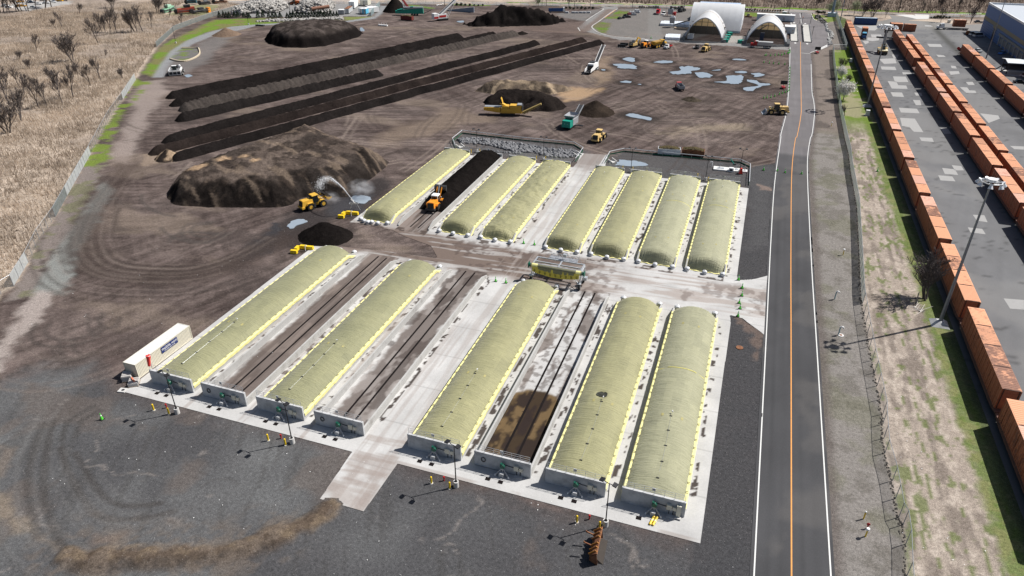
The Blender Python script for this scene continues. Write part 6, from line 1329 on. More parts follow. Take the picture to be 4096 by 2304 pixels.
for tt, x_, y_, l in (('D3',1088,1080,'yellow post with white cap beside the red valve, nearest on the verge'), ('D3',1070,915,'slim yellow marker post farther from the red valve'), ('B3',878,1075,'yellow post with white cap in the middle of the verge'), ('A3',770,1180,'small white capped post far up the verge')):
    q = P(tt, x_, y_); t = thing('marker_post', l, 'post', (q[0], q[1], 0)); part('post', MB().cyl((0,0,0),(0,0,1.2),.09,n=7), SAFE, t); part('cap', MB().cyl((0,0,1.2),(0,0,1.45),.24,.2,n=10) if '1' in str(y_)[:1] else MB().ball((0,0,1.25),.13,7,4), WHITE, t)
q = P('D3',1103,1005); t = thing('hydrant', 'dark red valve stand on the verge beside the white capped post', 'hydrant', (q[0], q[1], 0)); part('barrel', MB().cyl((0,0,0),(0,0,.7),.09,n=7), RED, t); part('wheel', MB().cyl((0,-.03,.75),(0,.03,.75),.22,n=9), RED, t)
# ============================================================ RAIL YARD
def rust_orange(name, c, rc, amt, rnd=.10):
    m, t, b = principled(name); pos = N(t, 'ShaderNodeNewGeometry').outputs['Position']; oi = N(t, 'ShaderNodeObjectInfo').outputs['Random']
    f = noise(t, pos, .9, 7, .7); ad = N(t, 'ShaderNodeMath', operation='MULTIPLY_ADD'); t.links.new(oi, ad.inputs[0]); ad.inputs[1].default_value = .22; t.links.new(f, ad.inputs[2])
    c2 = mixc(t, ramp(t, ad.outputs[0], amt, amt+.13), c, rc)
    mr = N(t, 'ShaderNodeMapRange'); mr.inputs[3].default_value = 1-rnd; mr.inputs[4].default_value = 1+rnd; t.links.new(oi, mr.inputs[0])
    c2 = mixc(t, 1.0, c2, mr.outputs[0], 'MULTIPLY'); t.links.new(c2, b.inputs['Base Color']); b.inputs['Roughness'].default_value = .6; b.inputs['Specular IOR Level'].default_value = .3
    MATS[name] = m; return m
OSIDE = rust_orange('orange container paint', (.33,.115,.058), (.16,.062,.04), .66)
OROOF = [rust_orange('sunlit orange roof', (.66,.315,.175), (.38,.175,.10), .72), rust_orange('sunlit rusty roof', (.58,.28,.16), (.21,.10,.065), .56), rust_orange('sunlit faded roof', (.66,.37,.27), (.4,.18,.12), .74)]  # same paint as the sides, lightened: sun on the roofs is in the colour
CL, CW, CH = 6.02, 2.6, 3.62
def corr_side(n, L_, amp):
    q = []
    for k in range(n): u = k/n*L_; s = L_/n; q += [(u, 0), (u+s*.4, 0), (u+s*.5, amp), (u+s*.9, amp)]
    return q+[(L_, 0)]
_q = corr_side(9, CL-.2, .06); _m = MB(); n_ = len(_q)
for y_, s in ((.02, 1), (CW-.02, -1)):
    _m.add([(.1+u, y_+s*v, .2) for u, v in _q]+[(.1+u, y_+s*v, CH-.14) for u, v in _q], [((i, i+1, n_+i+1, n_+i) if s > 0 else (i, n_+i, n_+i+1, i+1)) for i in range(n_-1)])
SIDE_ME = _m.mesh('side_panel', OSIDE)
_m = MB()
for x_ in (0, CL-.12):
    for y_ in (0, CW-.12): _m.bx(x_, x_+.12, y_, y_+.12, 0, CH-.001)
for y_ in (-.005, CW-.095): _m.bx(.12, CL-.12, y_, y_+.1, 0, .2); _m.bx(.12, CL-.12, y_, y_+.1, CH-.15, CH-.002)
for k in range(1, 4): _m.bx(CL*k/4-.04, CL*k/4+.04, -.03, .02, .2, CH-.15); _m.bx(CL*k/4-.04, CL*k/4+.04, CW-.02, CW+.03, .2, CH-.15)
FRAME_ME = _m.mesh('frame', OSIDE)
ENDS = []
for x_, s in ((.04, -1), (CL-.04, 1)):
    _m = MB(); ENDS.append(_m); _m.bx(x_-.03, x_+.03, .12, CW-.12, .02, CH-.02)
    for k in range(4): _m.bx(x_-.06, x_+.06, .15, CW-.15, .5+k*.8, .6+k*.8)
END_ME = [e.mesh('end_wall', OSIDE) for e in ENDS]
ROOF_ME = []
for rm in OROOF:
    _m = MB(); _m.bx(.0, CL, .0, CW, CH-.02, CH+.02)
    for k in range(12): _m.bx(.25+k*.47, .45+k*.47, .12, CW-.12, CH+.021, CH+.045)
    ROOF_ME.append(_m.mesh('roof', rm))
RUSTD = mat('dark rusty steel', (.07,.035,.025), .8)
_m = MB(); 
for y_ in (.2, CW-.35): _m.bx(-.06, .1, y_, y_+.15, .1, CH+.05)
_m.bx(-.09, .12, .35, CW-.4, CH+.0, CH+.06); LATCH_ME = _m.mesh('latch_bar', RUSTD)
PLATE_ME = MB().bx(CL+.03, CL+.045, 1.7, 2.15, 2.5, 2.8).bx(.3,.5,-.05,-.03,2.7,3.0).mesh('data_plate', WHITE)
ORDW = ['first','second','third','fourth','fifth','sixth','seventh','eighth','ninth','tenth','eleventh','twelfth','thirteenth','fourteenth','fifteenth']
def orange_box(x_, y_, z, label, rk, rz=math.pi/2, group='orange containers on the flatcars'):
    t = thing('orange_container', label, 'container', (x_, y_, z), rz, group)
    for n2, me in (('side_panel', SIDE_ME), ('frame', FRAME_ME), ('end_wall', END_ME[0]), ('end_wall', END_ME[1]), ('roof', ROOF_ME[rk]), ('latch_bar', LATCH_ME), ('data_plate', PLATE_ME)): link(n2, me, t, (0,0,0))
    return t
DECKM = mat('flatcar steel', (.11,.055,.04), .8, var=.3)
_m = MB().bx(-13.2,13.2,-1.35,1.35,.98,1.18); DECK_ME = _m.mesh('deck', DECKM)
SILL_ME = MB().prism([(-13.2,.98),(13.2,.98),(10.5,.62),(-10.5,.62)], 'y', -1.42, -1.28).prism([(-13.2,.98),(13.2,.98),(10.5,.62),(-10.5,.62)], 'y', 1.28, 1.42).mesh('side_sill', DECKM)
BOG_ME = MB().bx(-1.5,1.5,-1.1,-.9,.35,.75).bx(-1.5,1.5,.9,1.1,.35,.75).bx(-.3,.3,-1.1,1.1,.4,.85).mesh('bogie', RUSTD)
WHS_ME = MB().cyl((0,-.85,.42),(0,.85,.42),.09,n=6).cyl((0,-.82,.42),(0,-.68,.42),.42,n=12).cyl((0,.68,.42),(0,.82,.42),.42,n=12).mesh('wheelset', RUSTD)
COUP_ME = MB().bx(-14.0,-13.1,-.12,.12,.75,.95).mesh('coupler', RUSTD); COUP2 = MB().bx(13.1,14.0,-.12,.12,.75,.95).mesh('coupler', RUSTD)
def flatcar(xc, yc, label):
    t = thing('flatcar', label, 'railcar', (xc, yc, .12), math.pi/2, 'flatcars under the orange containers')
    for n2, me in (('deck', DECK_ME), ('side_sill', SILL_ME), ('coupler', COUP_ME), ('coupler', COUP2)): link(n2, me, t, (0,0,0))
    for s in (-1, 1):
        b = link('bogie', BOG_ME, t, (s*9.6, 0, 0))
        for e in (-.95, .95): link('wheelset', WHS_ME, b, (e, 0, 0))
rk_ = random.Random(17)
def rail_row(xl, cars, rowname, xc=None):
    xc = xl+CW/2
    m = MB(); y0, y1 = cars[0][0]-20, cars[-1][0]+30
    for s in (-.72, .72): m.bx(s-.04, s+.04, y0, y1, 0, .13)
    setting('rail', m.mesh('rail', RUSTD), (xc, 0, .03))
    for ci, (ys, cnt) in enumerate(cars):
        flatcar(xc, ys+12.25, 'rusty flatcar, %s from the near end of the %s' % (ORDW[ci], rowname))
        for k in range(cnt):
            rk = rk_.choices((0, 1, 2), (.6, .27, .13))[0]
            wd = ('clean topped', 'rusty topped', 'pale topped')[rk]
            orange_box(xc+CW/2, ys+.02+k*6.12+(24.5-6.12*cnt if cnt < 4 else 0), 1.30, '%s orange container, %s from near end on %s nearest railcar, %s' % (wd, ORDW[k], ORDW[ci], rowname), rk)
rail_row(41.85, [(100.0+26.72*k, 4) for k in range(-1, 13)], 'grass side row')
rail_row(63.1, [(396.0-26.9*k, 3 if k == 2 else 4) for k in range(9, -1, -1)], 'middle left row')
rail_row(67.6, [(383.3-26.9*k, 4) for k in range(8, -1, -1)], 'middle right row')
rail_row(88.8, [(363.7-27.2*k, 4) for k in range(5, -1, -1)], 'far right row')
# loose orange boxes at the head of the middle rows
a = P('K',2270,645); orange_box(a[0], a[1]+2.6, .05, 'clean topped orange container standing crosswise at the far end of the middle rows', 0, 0, 'orange containers on the ground')
orange_box(a[0], a[1]+5.4, .05, 'rusty topped orange container behind the crosswise one at the far end', 1, 0, 'orange containers on the ground')
orange_box(a[0]+6.6, a[1]+2.4, .05, 'orange container standing to the right of the crosswise pair', 1, 0, 'orange containers on the ground')
# trucks in the lot
def box_truck(label, loc, rz, cabc, L_=9.5):
    t = thing('container_truck', label, 'truck', (*loc, .04), rz)
    part('chassis', MB().bx(-L_/2,L_/2-.6,-.45,.45,.75,1.05), DARK, t); part('cab', MB().frus(L_/2-2.6,L_/2-.3,-1.15,1.15,.9,L_/2-2.5,L_/2-.6,-1.1,1.1,2.9), cabc, t); part('roof_fairing', MB().frus(L_/2-2.4,L_/2-.8,-1.05,1.05,2.9,L_/2-2.3,L_/2-1.4,-.9,.9,3.3), WHITE if cabc is WHITE else LBLUE, t)
    part('hood', MB().frus(L_/2-.5,L_/2+1.0,-1.0,1.0,.8,L_/2-.5,L_/2+.8,-.85,.85,1.8), cabc, t); part('windscreen', MB().frus(L_/2-.7,L_/2-.26,-1.0,1.0,1.9,L_/2-.9,L_/2-.55,-.95,.95,2.75), GLASS, t)
    for wx_ in (-L_/2+1.0,-L_/2+2.3,L_/2-2.9,L_/2+.2):
        for wy_ in (-1.0,1.0): wheel(t, wx_, wy_, .5, .36, GALV)
    return t
A_, B_ = P('L',1330,610), P('L',840,590); rz = hdg(A_, B_); c = mid(A_, B_); box_truck('white articulated truck hauling an orange container near the blue building', (c[0]+2.0, c[1]+1.2), rz, WHITE, 15.0)
a = P('L',1360,585); orange_box(a[0]+.2, a[1]+1.6, 1.25, 'orange container riding on the white articulated truck', 1, rz+math.pi+math.pi if False else rz, 'orange containers on trucks'); bpy.data.objects[-1] if False else None
A_ = P('K',1740,820); box_truck('dark blue truck carrying an orange container between the rows', (A_[0]-.2, A_[1]+5.5), -math.pi/2-.05, BLUE, 9.0)
orange_box(A_[0]-1.5, A_[1]+5.5+5.2, 1.2, 'orange container riding on the dark blue truck', 0, -math.pi/2-.05+0, 'orange containers on trucks') if False else orange_box(A_[0]+1.3, A_[1]+5.2, 1.2, 'orange container riding on the dark blue truck', 0, math.pi/2-.05, 'orange containers on trucks')
# long blue box at the far end of the grass side row
a, b = P('K',1530,505), P('K',1985,520); container('blue_container', 'long dark blue container with a white top at the head of the lot', a, b, mat('dark blue container paint',(.014,.05,.15),.5), mat('pale blue roof',(.42,.52,.62),.5), math.hypot(b[0]-a[0], b[1]-a[1]), 2.6, 3.6, 26)
# reach stacker
def reach_stacker():
    a, b = P('K',2010,1130), P('K',2225,1140); c = mid(a, b); t = thing('reach_stacker', 'pale yellow reach stacker with raised black boom between the container rows', 'reach stacker', (c[0], c[1]+3.8, .04), math.pi/2-.05)
    for sy in (-1, 1):
        wheel(t, -2.8, sy*1.5, .8, .7, TANY); wheel(t, 2.6, sy*1.6, .95, .9, TANY)
    part('chassis', MB().bx(-3.6,3.4,-1.3,1.3,.7,1.7), TANY, t); part('counterweight', MB().frus(-4.3,-3.2,-2.0,2.0,.6,-4.0,-3.2,-1.9,1.9,1.9), TANY, t); part('rear_skirt', MB().bx(-4.34,-4.28,-1.9,1.9,.4,1.5), BLKM, t)
    part('walkway', MB().bx(-3.9,1.0,-2.0,2.0,1.9,2.0), mat('pale cream paint',(.62,.58,.42),.5), t); part('cab', MB().frus(-1.4,.6,-.75,.75,2.0,-1.2,.4,-.7,.7,3.7), GLASS, t)
    for sy in (-1, 1): part('mast_side', MB().bx(-1.6,-1.3,sy*.95-.15,sy*.95+.15,2.0,4.4), TANY, t); part('fender', MB().bx(1.2,3.6,sy*1.6-.6,sy*1.6+.6,1.95,2.2), TANY, t)
    part('boom', MB().hexa([(-1.8,-.45,4.0),(-1.8,.45,4.0),(6.0,.35,9.3),(6.0,-.35,9.3),(-2.2,-.45,4.8),(-2.2,.45,4.8),(5.5,.35,10.0),(5.5,-.35,10.0)]), BLKM, t); part('boom_head', MB().box((6.0,0,9.2),(1.6,1.6,1.4)), DARK, t)
    part('spreader', MB().bx(5.4,6.6,-3.6,3.6,5.9,6.5), BLKM, t); part('spreader_link', MB().bx(5.7,6.3,-.4,.4,6.5,8.6), BLKM, t)
    for sy in (-1, 1): part('lift_cylinder', MB().cyl((1.8,sy*.6,1.8),(3.0,sy*.5,7.2),.16,n=6), GALV, t)
reach_stacker()
# light masts
def mast(p, label, H, ring, n, mb=.32, base=True):
    t = thing('light_mast', label, 'light mast', (p[0], p[1], .02), 0, 'tall light masts')
    if base: part('footing', MB().frus(-1.5,1.5,-1.5,1.5,0,-.6,.6,-.6,.6,.75), CONCD, t)
    part('shaft', MB().cyl((0,0,.6 if base else 0),(0,0,H),mb,mb*.45,10), mat('grey mast steel',(.20,.22,.25),.45,.4), t)
    if n:
        m = MB().tube([(ring*math.cos(a), ring*math.sin(a), H+.2) for a in np.linspace(0, 2*math.pi, 17)], .09, 5)
        for k in range(3): m.cyl((ring*math.cos(k*2.1), ring*math.sin(k*2.1), H+.2), (0, 0, H+.1), .09, n=4)
        part('ring_frame', m, GALV, t); part('top_cap', MB().cyl((0,0,H+.3),(0,0,H+.7),ring*.55,ring*.5,12), WHITE, t)
        lm = MB().cyl((0,0,0),(0,0,-.55),.22,.42,8).cyl((0,0,.25),(0,0,0),.28,.24,8).mesh('flood_lamp', mat('lamp aluminium',(.75,.76,.78),.35,.2))
        for k in range(n): a_ = 2*math.pi*k/n; o = link('flood_lamp', lm, t, (ring*1.12*math.cos(a_), ring*1.12*math.sin(a_), H+.1)); o.rotation_euler = (.35*math.sin(a_), -.35*math.cos(a_), 0)
m1 = P('X',3757,1296); mast(m1, 'tall grey light mast on a stone footing beside the straw strip', 27.3, 1.55, 7)
mast(P('A3',1105,995), 'tall light mast with a wide ring of lamps at the grass edge', 27.3, 2.6, 14, .30)
mast(P('K',1220,512), 'thin grey mast behind the far fence, left of the blue container', 30, 0, 0, .28, False)
mast(P('L',1815,1170), 'thin grey mast in front of the blue building', 27, 0, 0, .28, False)
mo = P('K',1065,345); t = thing('monopole', 'thick blue grey monopole rising from a white block by the far gate', 'monopole', (mo[0], mo[1], 0)); part('base_block', MB().bx(-2.4,2.4,-.5,3,0,2.2), mat('pale blue grey paint',(.42,.48,.56),.6), t); part('shaft', MB().cyl((0,.6,2.2),(0,.6,34),.75,.5,12), mat('blue grey steel',(.20,.25,.30),.5), t)
# blue warehouse
WB = mat('blue metal cladding', (.085,.155,.33), .55, var=.1); WT = mat('tan block band', (.27,.235,.16), .8); WTR = mat('white roof trim', (.7,.7,.7), .5)
bx0, by1 = 112.0, 461.5
t = thing('blue_warehouse', 'large blue clad warehouse with a tan band at the right edge of the lot', 'warehouse', (bx0, by1, 0)); BH = 14.0
m = MB().bx(0,70,-190,0,0,6.6)
part('lower_wall', m, WB, t); part('tan_band', MB().bx(-.06,70,-190.02,.06,6.6,8.3), WT, t); part('upper_wall', MB().bx(0,70,-190,0,8.3,BH), WB, t)
part('roof', MB().bx(.5,69.5,-189.5,-.5,BH-1.2+1.21,BH+.05), mat('pale roof membrane',(.40,.43,.47),.7), t)
for b4 in ((-.15,.35,-190.1,.15),(-.15,70,-.3,.2)): part('parapet', MB().bx(b4[0],b4[1],b4[2],b4[3],BH,BH+.9), WTR, t)
part('roof_block', MB().bx(22,60,-25,-6,BH+.06,BH+4), mat('deep blue cladding',(.03,.06,.16),.6), t); part('roof_unit', MB().bx(30,34,-40,-36,BH+.06,BH+2.2), GREYP, t)
for k in range(6): part('cladding_rib', MB().bx(-.08,-.0,-190,0,1.1*k+.9,1.1*k+.98), mat('dark blue rib',(.05,.08,.15),.6), t)
part('doorway', MB().bx(-.10,.1,-29,-24.5,0,5.6), BLKM, t); part('tan_panel', MB().bx(-.09,.1,-30,-22,5.6,6.6), WT, t)
for k in range(8): part('dock_door', MB().bx(-.10,.1,-46-k*7,-41-k*7,.9,3.6), mat('grey dock door',(.22,.22,.21),.7), t); part('dock_pier', MB().bx(-.5,.0,-40.6-k*7,-39.9-k*7,0,4.4), CONC, t)
part('canopy_beam', MB().bx(-.7,.0,-120,-38,4.4,5.4), mat('weathered concrete',(.25,.24,.21),.9), t)
# office, canopy, vehicles by the warehouse
a = P('Z',395,300); t = thing('site_office', 'small white office with blue door before the warehouse docks', 'office', (a[0]+2, a[1]-3, .03), -math.pi/2+.05)
part('wall', MB().bx(0,14,0,4.5,0,3.2), WHITE, t); part('roof', MB().bx(-.2,14.2,-.2,4.7,3.2,3.4), mat('brown roof',(.10,.08,.07),.8), t); part('door', MB().bx(6,7,-.06,.02,0,2.2), BLUE, t)
for k in (1.5, 4, 9, 11.5): part('window', MB().bx(k,k+1,-.06,.02,1.1,2.1), GLASS, t)
a, b = P('Z',225,375,5.2), P('Z',610,490,5.2); c3 = P('Z',335,475,5.2)
t = thing('canopy', 'white roofed open canopy with stairs above the inspection platform', 'canopy', (P('Z',285,725)[0], P('Z',285,725)[1], .03), 0)
X0, Y0 = t.location[0], t.location[1]; w_, d_ = 10.5, 9.0
part('roof_sheet', MB().hexa([(-1,-1,4.9),(w_,-1,4.9),(w_,3.5,5.6),(-1,3.5,5.6),(-1,-1,5.05),(w_,-1,5.05),(w_,3.5,5.75),(-1,3.5,5.75)]), mat('pale metal roof',(.6,.63,.64),.5), t); part('roof_sheet', MB().hexa([(-1,3.52,5.6),(w_,3.52,5.6),(w_,d_,4.9),(-1,d_,4.9),(-1,3.52,5.75),(w_,3.52,5.75),(w_,d_,5.05),(-1,d_,5.05)]), mat('pale metal roof',(.6,.63,.64),.5), t)
for x_ in (0, w_-1):
    for y_ in (0, d_-1): part('post', MB().bx(x_-.12,x_+.12,y_-.12,y_+.12,0,5.1), DARK, t)
for k in (1.2, 7.2): part('platform', MB().bx(-.5,w_,k,k+1.0,2.0,2.15).bx(-.5,w_,k,k+.05,2.15,3.1), DARK, t); part('stair', MB().prism([(-3,.0),(-2.7,0),(-.4,2.0),(-.7,2.1)], 'y', k, k+.9), DARK, t)
part('slab', MB().bx(-2,w_+1,-1.5,d_,0,.12), CONCL, t)
def car(label, loc, rz, m, kind='car', L_=4.6, W_=1.85, H_=1.5, group=None, z=.04):
    t = thing('parked_car' if kind == 'car' else 'parked_van', label, kind, (*loc, z), rz, group); h = L_/2
    part('body', MB().frus(-h,h,-W_/2,W_/2,.3,-h+.05,h-.05,-W_/2+.05,W_/2-.05,.85 if kind == 'car' else 1.1), m, t)
    if kind == 'car': part('cabin', MB().frus(-h*.7,h*.35,-W_/2+.08,W_/2-.08,.86,-h*.5,h*.1,-W_/2+.25,W_/2-.25,H_-.05), GLASS, t); part('roof', MB().frus(-h*.5,h*.1,-W_/2+.24,W_/2-.24,H_-.05,-h*.48,h*.08,-W_/2+.28,W_/2-.28,H_), m, t)
    else: part('cabin', MB().frus(-h+.1,h*.6,-W_/2+.06,W_/2-.06,1.1,-h+.2,h*.4,-W_/2+.15,W_/2-.15,H_-.06), GLASS, t); part('roof', MB().bx(-h+.15,h*.42,-W_/2+.12,W_/2-.12,H_-.06,H_+.04), m, t)
    for wx_ in (-h*.6, h*.62):
        for wy_ in (-W_/2+.1, W_/2-.1): wheel(t, wx_, wy_, .33, .22, GALV)
    return t
SILV = mat('silver car paint', (.55,.57,.58), .3, .3)
a, b = P('L',1560,745), P('L',1780,740); car('silver passenger van parked beside the blue warehouse', (mid(a, b)[0], mid(a, b)[1]+1.0), hdg(a, b), SILV, 'van', 5.6, 2.0, 2.2); car('second silver van just behind the first by the warehouse', (mid(a, b)[0]-1.2, mid(a, b)[1]+4.2), hdg(a, b), SILV, 'van', 5.6, 2.0, 2.2)
rolloff('small rusty open bin behind the silver vans', P('L',1415,690), P('L',1500,700), RUST, 4, 1.8, False)
a = P('L',2130,1095); car('bright blue car parked near the small white office', (a[0]+.3, a[1]+1.5), -2.2, mat('bright blue car paint',(.02,.19,.55),.3), 'car')
a = P('L',1660,1050); car('silver car behind the far right row of containers', (a[0], a[1]+1.2), -1.3, SILV, 'car'); a = P('L',1665,465); car('black car on the far driveway left of the warehouse', (a[0], a[1]+1), .0, BLKM, 'car', z=.12)
a = P('A3',2530,780); car('black car at the right edge beside the far right container row', (a[0], a[1]+.5), .1, BLKM, 'car'); a = P('A3',2555,730); car('white pickup at the right edge below the canopy', (a[0]+1.5, a[1]+1), -1.2, WHITE, 'car', 5.4, 2.0, 1.8)
a = P('L',1345,455); t = thing('trash_bin', 'dark rusty bin with white lid behind the white truck', 'bin', (a[0], a[1], .05)); part('body', MB().bx(-1.5,1.5,-.8,.8,0,1.6), RUST, t); part('lid', MB().bx(-1.5,1.5,-.8,.8,1.6,1.8), WHITE, t)
a = P('L',1072,455); t = thing('utility_cabinet', 'pale utility cabinet on the kerb island by the lot entrance', 'cabinet', (a[0], a[1], .05)); part('cabinet', MB().bx(-.8,.8,-.5,.5,0,1.5), CREAM, t); part('cap', MB().bx(-.85,.85,-.55,.55,1.5,1.6), WHITE, t)
a = P('L',1220,1000); t = thing('rail_stop', 'red and white buffer stop at the head of the far right row', 'buffer stop', (a[0]+2.2, a[1]-1, .04)); part('target', MB().cyl((-1.6,0,1.0),(-1.6,.1,1.0),.7,n=12), RED, t); part('frame', MB().prism([(-1.5,0),(2.0,0),(2.0,.3),(.2,1.6),(-.2,1.6)], 'y', -.9, -.7).prism([(-1.5,0),(2.0,0),(2.0,.3),(.2,1.6),(-.2,1.6)], 'y', .7, .9), RUSTD, t)
a = P('A3',1103,1080); t = thing('utility_cabinet', 'small white cabinet on the grass below the ring light mast', 'cabinet', (a[0], a[1], 0)); part('cabinet', MB().bx(-.6,.6,-.5,.5,0,1.9), WHITE, t); part('plinth', MB().bx(-.8,.8,-.7,.7,0,.2), CONCL, t)
a = P('A3',950,580); t = thing('utility_cabinet', 'small white cabinet in the shade of the far container row', 'cabinet', (a[0], a[1], 0)); part('cabinet', MB().bx(-.5,.5,-.4,.4,0,1.5), WHITE, t); part('plinth', MB().bx(-.7,.7,-.6,.6,0,.2), CONCL, t)
# ============================================================ FABRIC HALLS, WEIGHBRIDGE, FAR LOTS
FAB = translucent('white fabric', (.93,.94,.95), .52); FABB = translucent('tan inner fabric', (.72,.58,.36), .55)
RIM = mat('grey fabric rim', (.42,.46,.52), .6)
BLOCK_ME = MB().frus(-.75,.75,-.38,.38,0,-.73,.73,-.36,.36,.74).mesh('concrete_block', mat('grey concrete block',(.20,.205,.21),.9,var=.3,dirt=(.1,.1,.1),damt=.4))
def arch_pts(hw, z0, H, n=24):
    out = []
    for k in range(n+1):
        u = -1+2*k/n; out.append((hw*u, z0+(H-z0)*(1-abs(u)**1.75)**.80))
    return out
def fabric_hall(label, xc, hw, y0, dep, H, z0=2.25):
    t = thing('fabric_hall', label, 'fabric hall', (xc, y0, .03)); A1_ = arch_pts(hw, z0, H); n = len(A1_); nb = 7
    for k in range(nb):
        ya, yb = dep*k/nb, dep*(k+1)/nb; m = MB(); pts = []; ym = (ya+yb)/2
        for yy, sc in ((ya, 1.0), (ym, .992), (yb, 1.0)): pts += [(x_*sc, yy, z0+(z-z0)*sc) for x_, z in A1_]
        m.add(pts, [(j*n+i, j*n+i+1, (j+1)*n+i+1, (j+1)*n+i) for j in range(2) for i in range(n-1)]); part('roof_panel', m, FAB, t, smooth_=True)
        part('arch_rib', MB().tube([(x_*.975, ya+.05, z0+(z-z0)*.975) for x_, z in A1_], .12, 4), GALV, t)
    inn = [(x_*.95, z0+(z-z0)*.95) for x_, z in A1_]; m = MB()
    m.add([(x_*1.005, -.12, z) for x_, z in A1_]+[(x_, -.12, z) for x_, z in inn], [(i, i+1, n+i+1, n+i) for i in range(n-1)]); m.add([(x_*1.005, -.12, z) for x_, z in A1_]+[(x_*1.005, .1, z) for x_, z in A1_], [(i, n+i, n+i+1, i+1) for i in range(n-1)]); part('front_rim', m, RIM, t)
    bw = [(x_, z) for x_, z in A1_]; m = MB(); 
    for k in range(6):
        xa, xb = -hw+2*hw*k/6, -hw+2*hw*(k+1)/6; q = [(xa, z0+1.8), (xb, z0+1.8)]+[(x_, max(z, z0+1.8)) for x_, z in reversed(bw) if xa <= x_ <= xb]
        if len(q) > 3: mm5 = MB().prism([(a_, b_) for a_, b_ in q], 'y', dep*.8, dep*.8+.05); part('back_panel', mm5, FABB, t)
        part('back_post', MB().bx(xa-.12,xa+.12,dep*.8-.2,dep*.8-.05,0,max(3, np.interp(xa, [p_[0] for p_ in bw], [p_[1] for p_ in bw])-.1)), DARK, t)
    part('back_beam', MB().bx(-hw*.9,hw*.9,dep*.8-.25,dep*.8-.06,6.0,6.2), DARK, t); part('back_wall', MB().bx(-hw,hw,dep*.8,dep*.8+.3,0,z0+1.8), mat('dark timber wall',(.05,.045,.04),.9), t)
    for s in (-1, 1):
        for k in range(int(dep/1.52)):
            for c_ in range(3): o = link('concrete_block', BLOCK_ME, t, (s*(hw+.2)+((k*7+c_*3) % 3-1)*.05, .8+k*1.52, c_*.75)); o.rotation_euler = (0, 0, math.pi/2)
        for k in range(7):
            for c_ in range(2): link('concrete_block', BLOCK_ME, t, (s*(hw+1.4), .6+k*2.0, c_*.75))
    return t
h1 = fabric_hall('white fabric arch hall with open front beside the wrapped bales', -29.0, 9.3, 382.2, 27, 11.6)
h2 = fabric_hall('white fabric arch hall with open front next to the weighbridge', 1.7, 9.3, 382.3, 26, 11.2)
t = thing('fabric_hall', 'long white fabric hall lying crosswise behind the left arch', 'fabric hall', (-39.4, 412.0, .03)); A2_ = [((u+1)*12.6, z) for u, z in [(-1+2*k/26, .9+12.0*(1-abs(-1+2*k/26)**2.2)**.72) for k in range(27)]]
n = len(A2_)
for k in range(8):
    xa, xb = 27.2*k/8, 27.2*(k+1)/8; m = MB(); m.add([(xa, y_, z) for y_, z in A2_]+[((xa+xb)/2, y_+(.07 if y_ < 12 else -.07), z-.05) for y_, z in A2_]+[(xb, y_, z) for y_, z in A2_], [(j*n+i, (j+1)*n+i, (j+1)*n+i+1, j*n+i+1) for j in range(2) for i in range(n-1)]); part('roof_panel', m, FAB, t, smooth_=True)
for x_ in (.0, 27.2): part('end_wall', MB().prism([(y_, z) for y_, z in A2_], 'x', x_-.05, x_+.05), FAB, t)
part('base_skirt', MB().bx(0,27.2,-.05,.1,0,1.1), mat('pale grey skirt',(.45,.50,.55),.6), t); part('door', MB().bx(27.25,27.32,10,14,0,5), GREYP, t)
a, b = P('F',870,62,9), P('F',1545,90,9); t = thing('metal_building', 'low metal building with pale blue roof behind the crosswise hall', 'building', (a[0], a[1], 0), hdg(a, b)); L_ = math.hypot(b[0]-a[0], b[1]-a[1]); part('wall', MB().bx(0,L_,-1,14,0,7.2), LBLUE, t); part('roof', MB().hexa([(-.5,-1.5,7.2),(L_+.5,-1.5,7.2),(L_+.5,6.5,9.2),(-.5,6.5,9.2),(-.5,-1.5,7.35),(L_+.5,-1.5,7.35),(L_+.5,6.5,9.35),(-.5,6.5,9.35)]).hexa([(-.5,6.52,9.2),(L_+.5,6.52,9.2),(L_+.5,14.5,7.2),(-.5,14.5,7.2),(-.5,6.52,9.35),(L_+.5,6.52,9.35),(L_+.5,14.5,7.35),(-.5,14.5,7.35)]), mat('pale blue metal roof',(.42,.52,.66),.5), t)
BALE = mat('white bale wrap', (.70,.74,.80), .4, var=.08, rnd=.06); bale_me = MB().frus(-.62,.62,-.62,.62,.02,-.58,.58,-.58,.58,1.25).mesh('wrapped_bale', BALE)
def bales(o0, e, nx_, ny_, where):
    rz = hdg(o0, e); c_, s_ = math.cos(rz), math.sin(rz); st = math.hypot(e[0]-o0[0], e[1]-o0[1])/nx_; r = random.Random(nx_)
    for j in range(ny_):
        for i in range(nx_):
            if j == ny_-1 and i in (0,): continue
            u, v = (i+.5)*st, (j+.5)*1.32; o = link('wrapped_bale', bale_me, None, (o0[0]+u*c_-v*s_, o0[1]+u*s_+v*c_, .06)); o.rotation_euler = (0, 0, rz+r.uniform(-.05, .05)); tag(o, 'white wrapped bale, %s from left in %s row, block %s' % (ORDW[i], ORDW[j], where), 'bale', 'white wrapped bales %s' % where)
bales(P('F',258,683), P('F',505,694), 7, 8, 'left of the open arch'); bales(P('F',170,444), P('F',690,468), 14, 8, 'under the feed conveyor')
a = P('F',372,468); t = thing('feed_hopper', 'grey hopper on legs feeding a long conveyor into the crosswise hall', 'hopper', (a[0], a[1], .03)); part('bin', MB().frus(-1.2,1.2,-1.2,1.2,2.2,-1.5,1.5,-1.5,1.5,5.2), GREYP, t); part('lid', MB().frus(-1.5,1.5,-1.5,1.5,5.2,-.8,.8,-.8,.8,6.0), GREYP, t)
for sx in (-1, 1):
    for sy in (-1, 1): part('leg', MB().cyl((sx*1.1,sy*1.1,0),(sx*1.1,sy*1.1,2.3),.1,n=5), GALV, t)
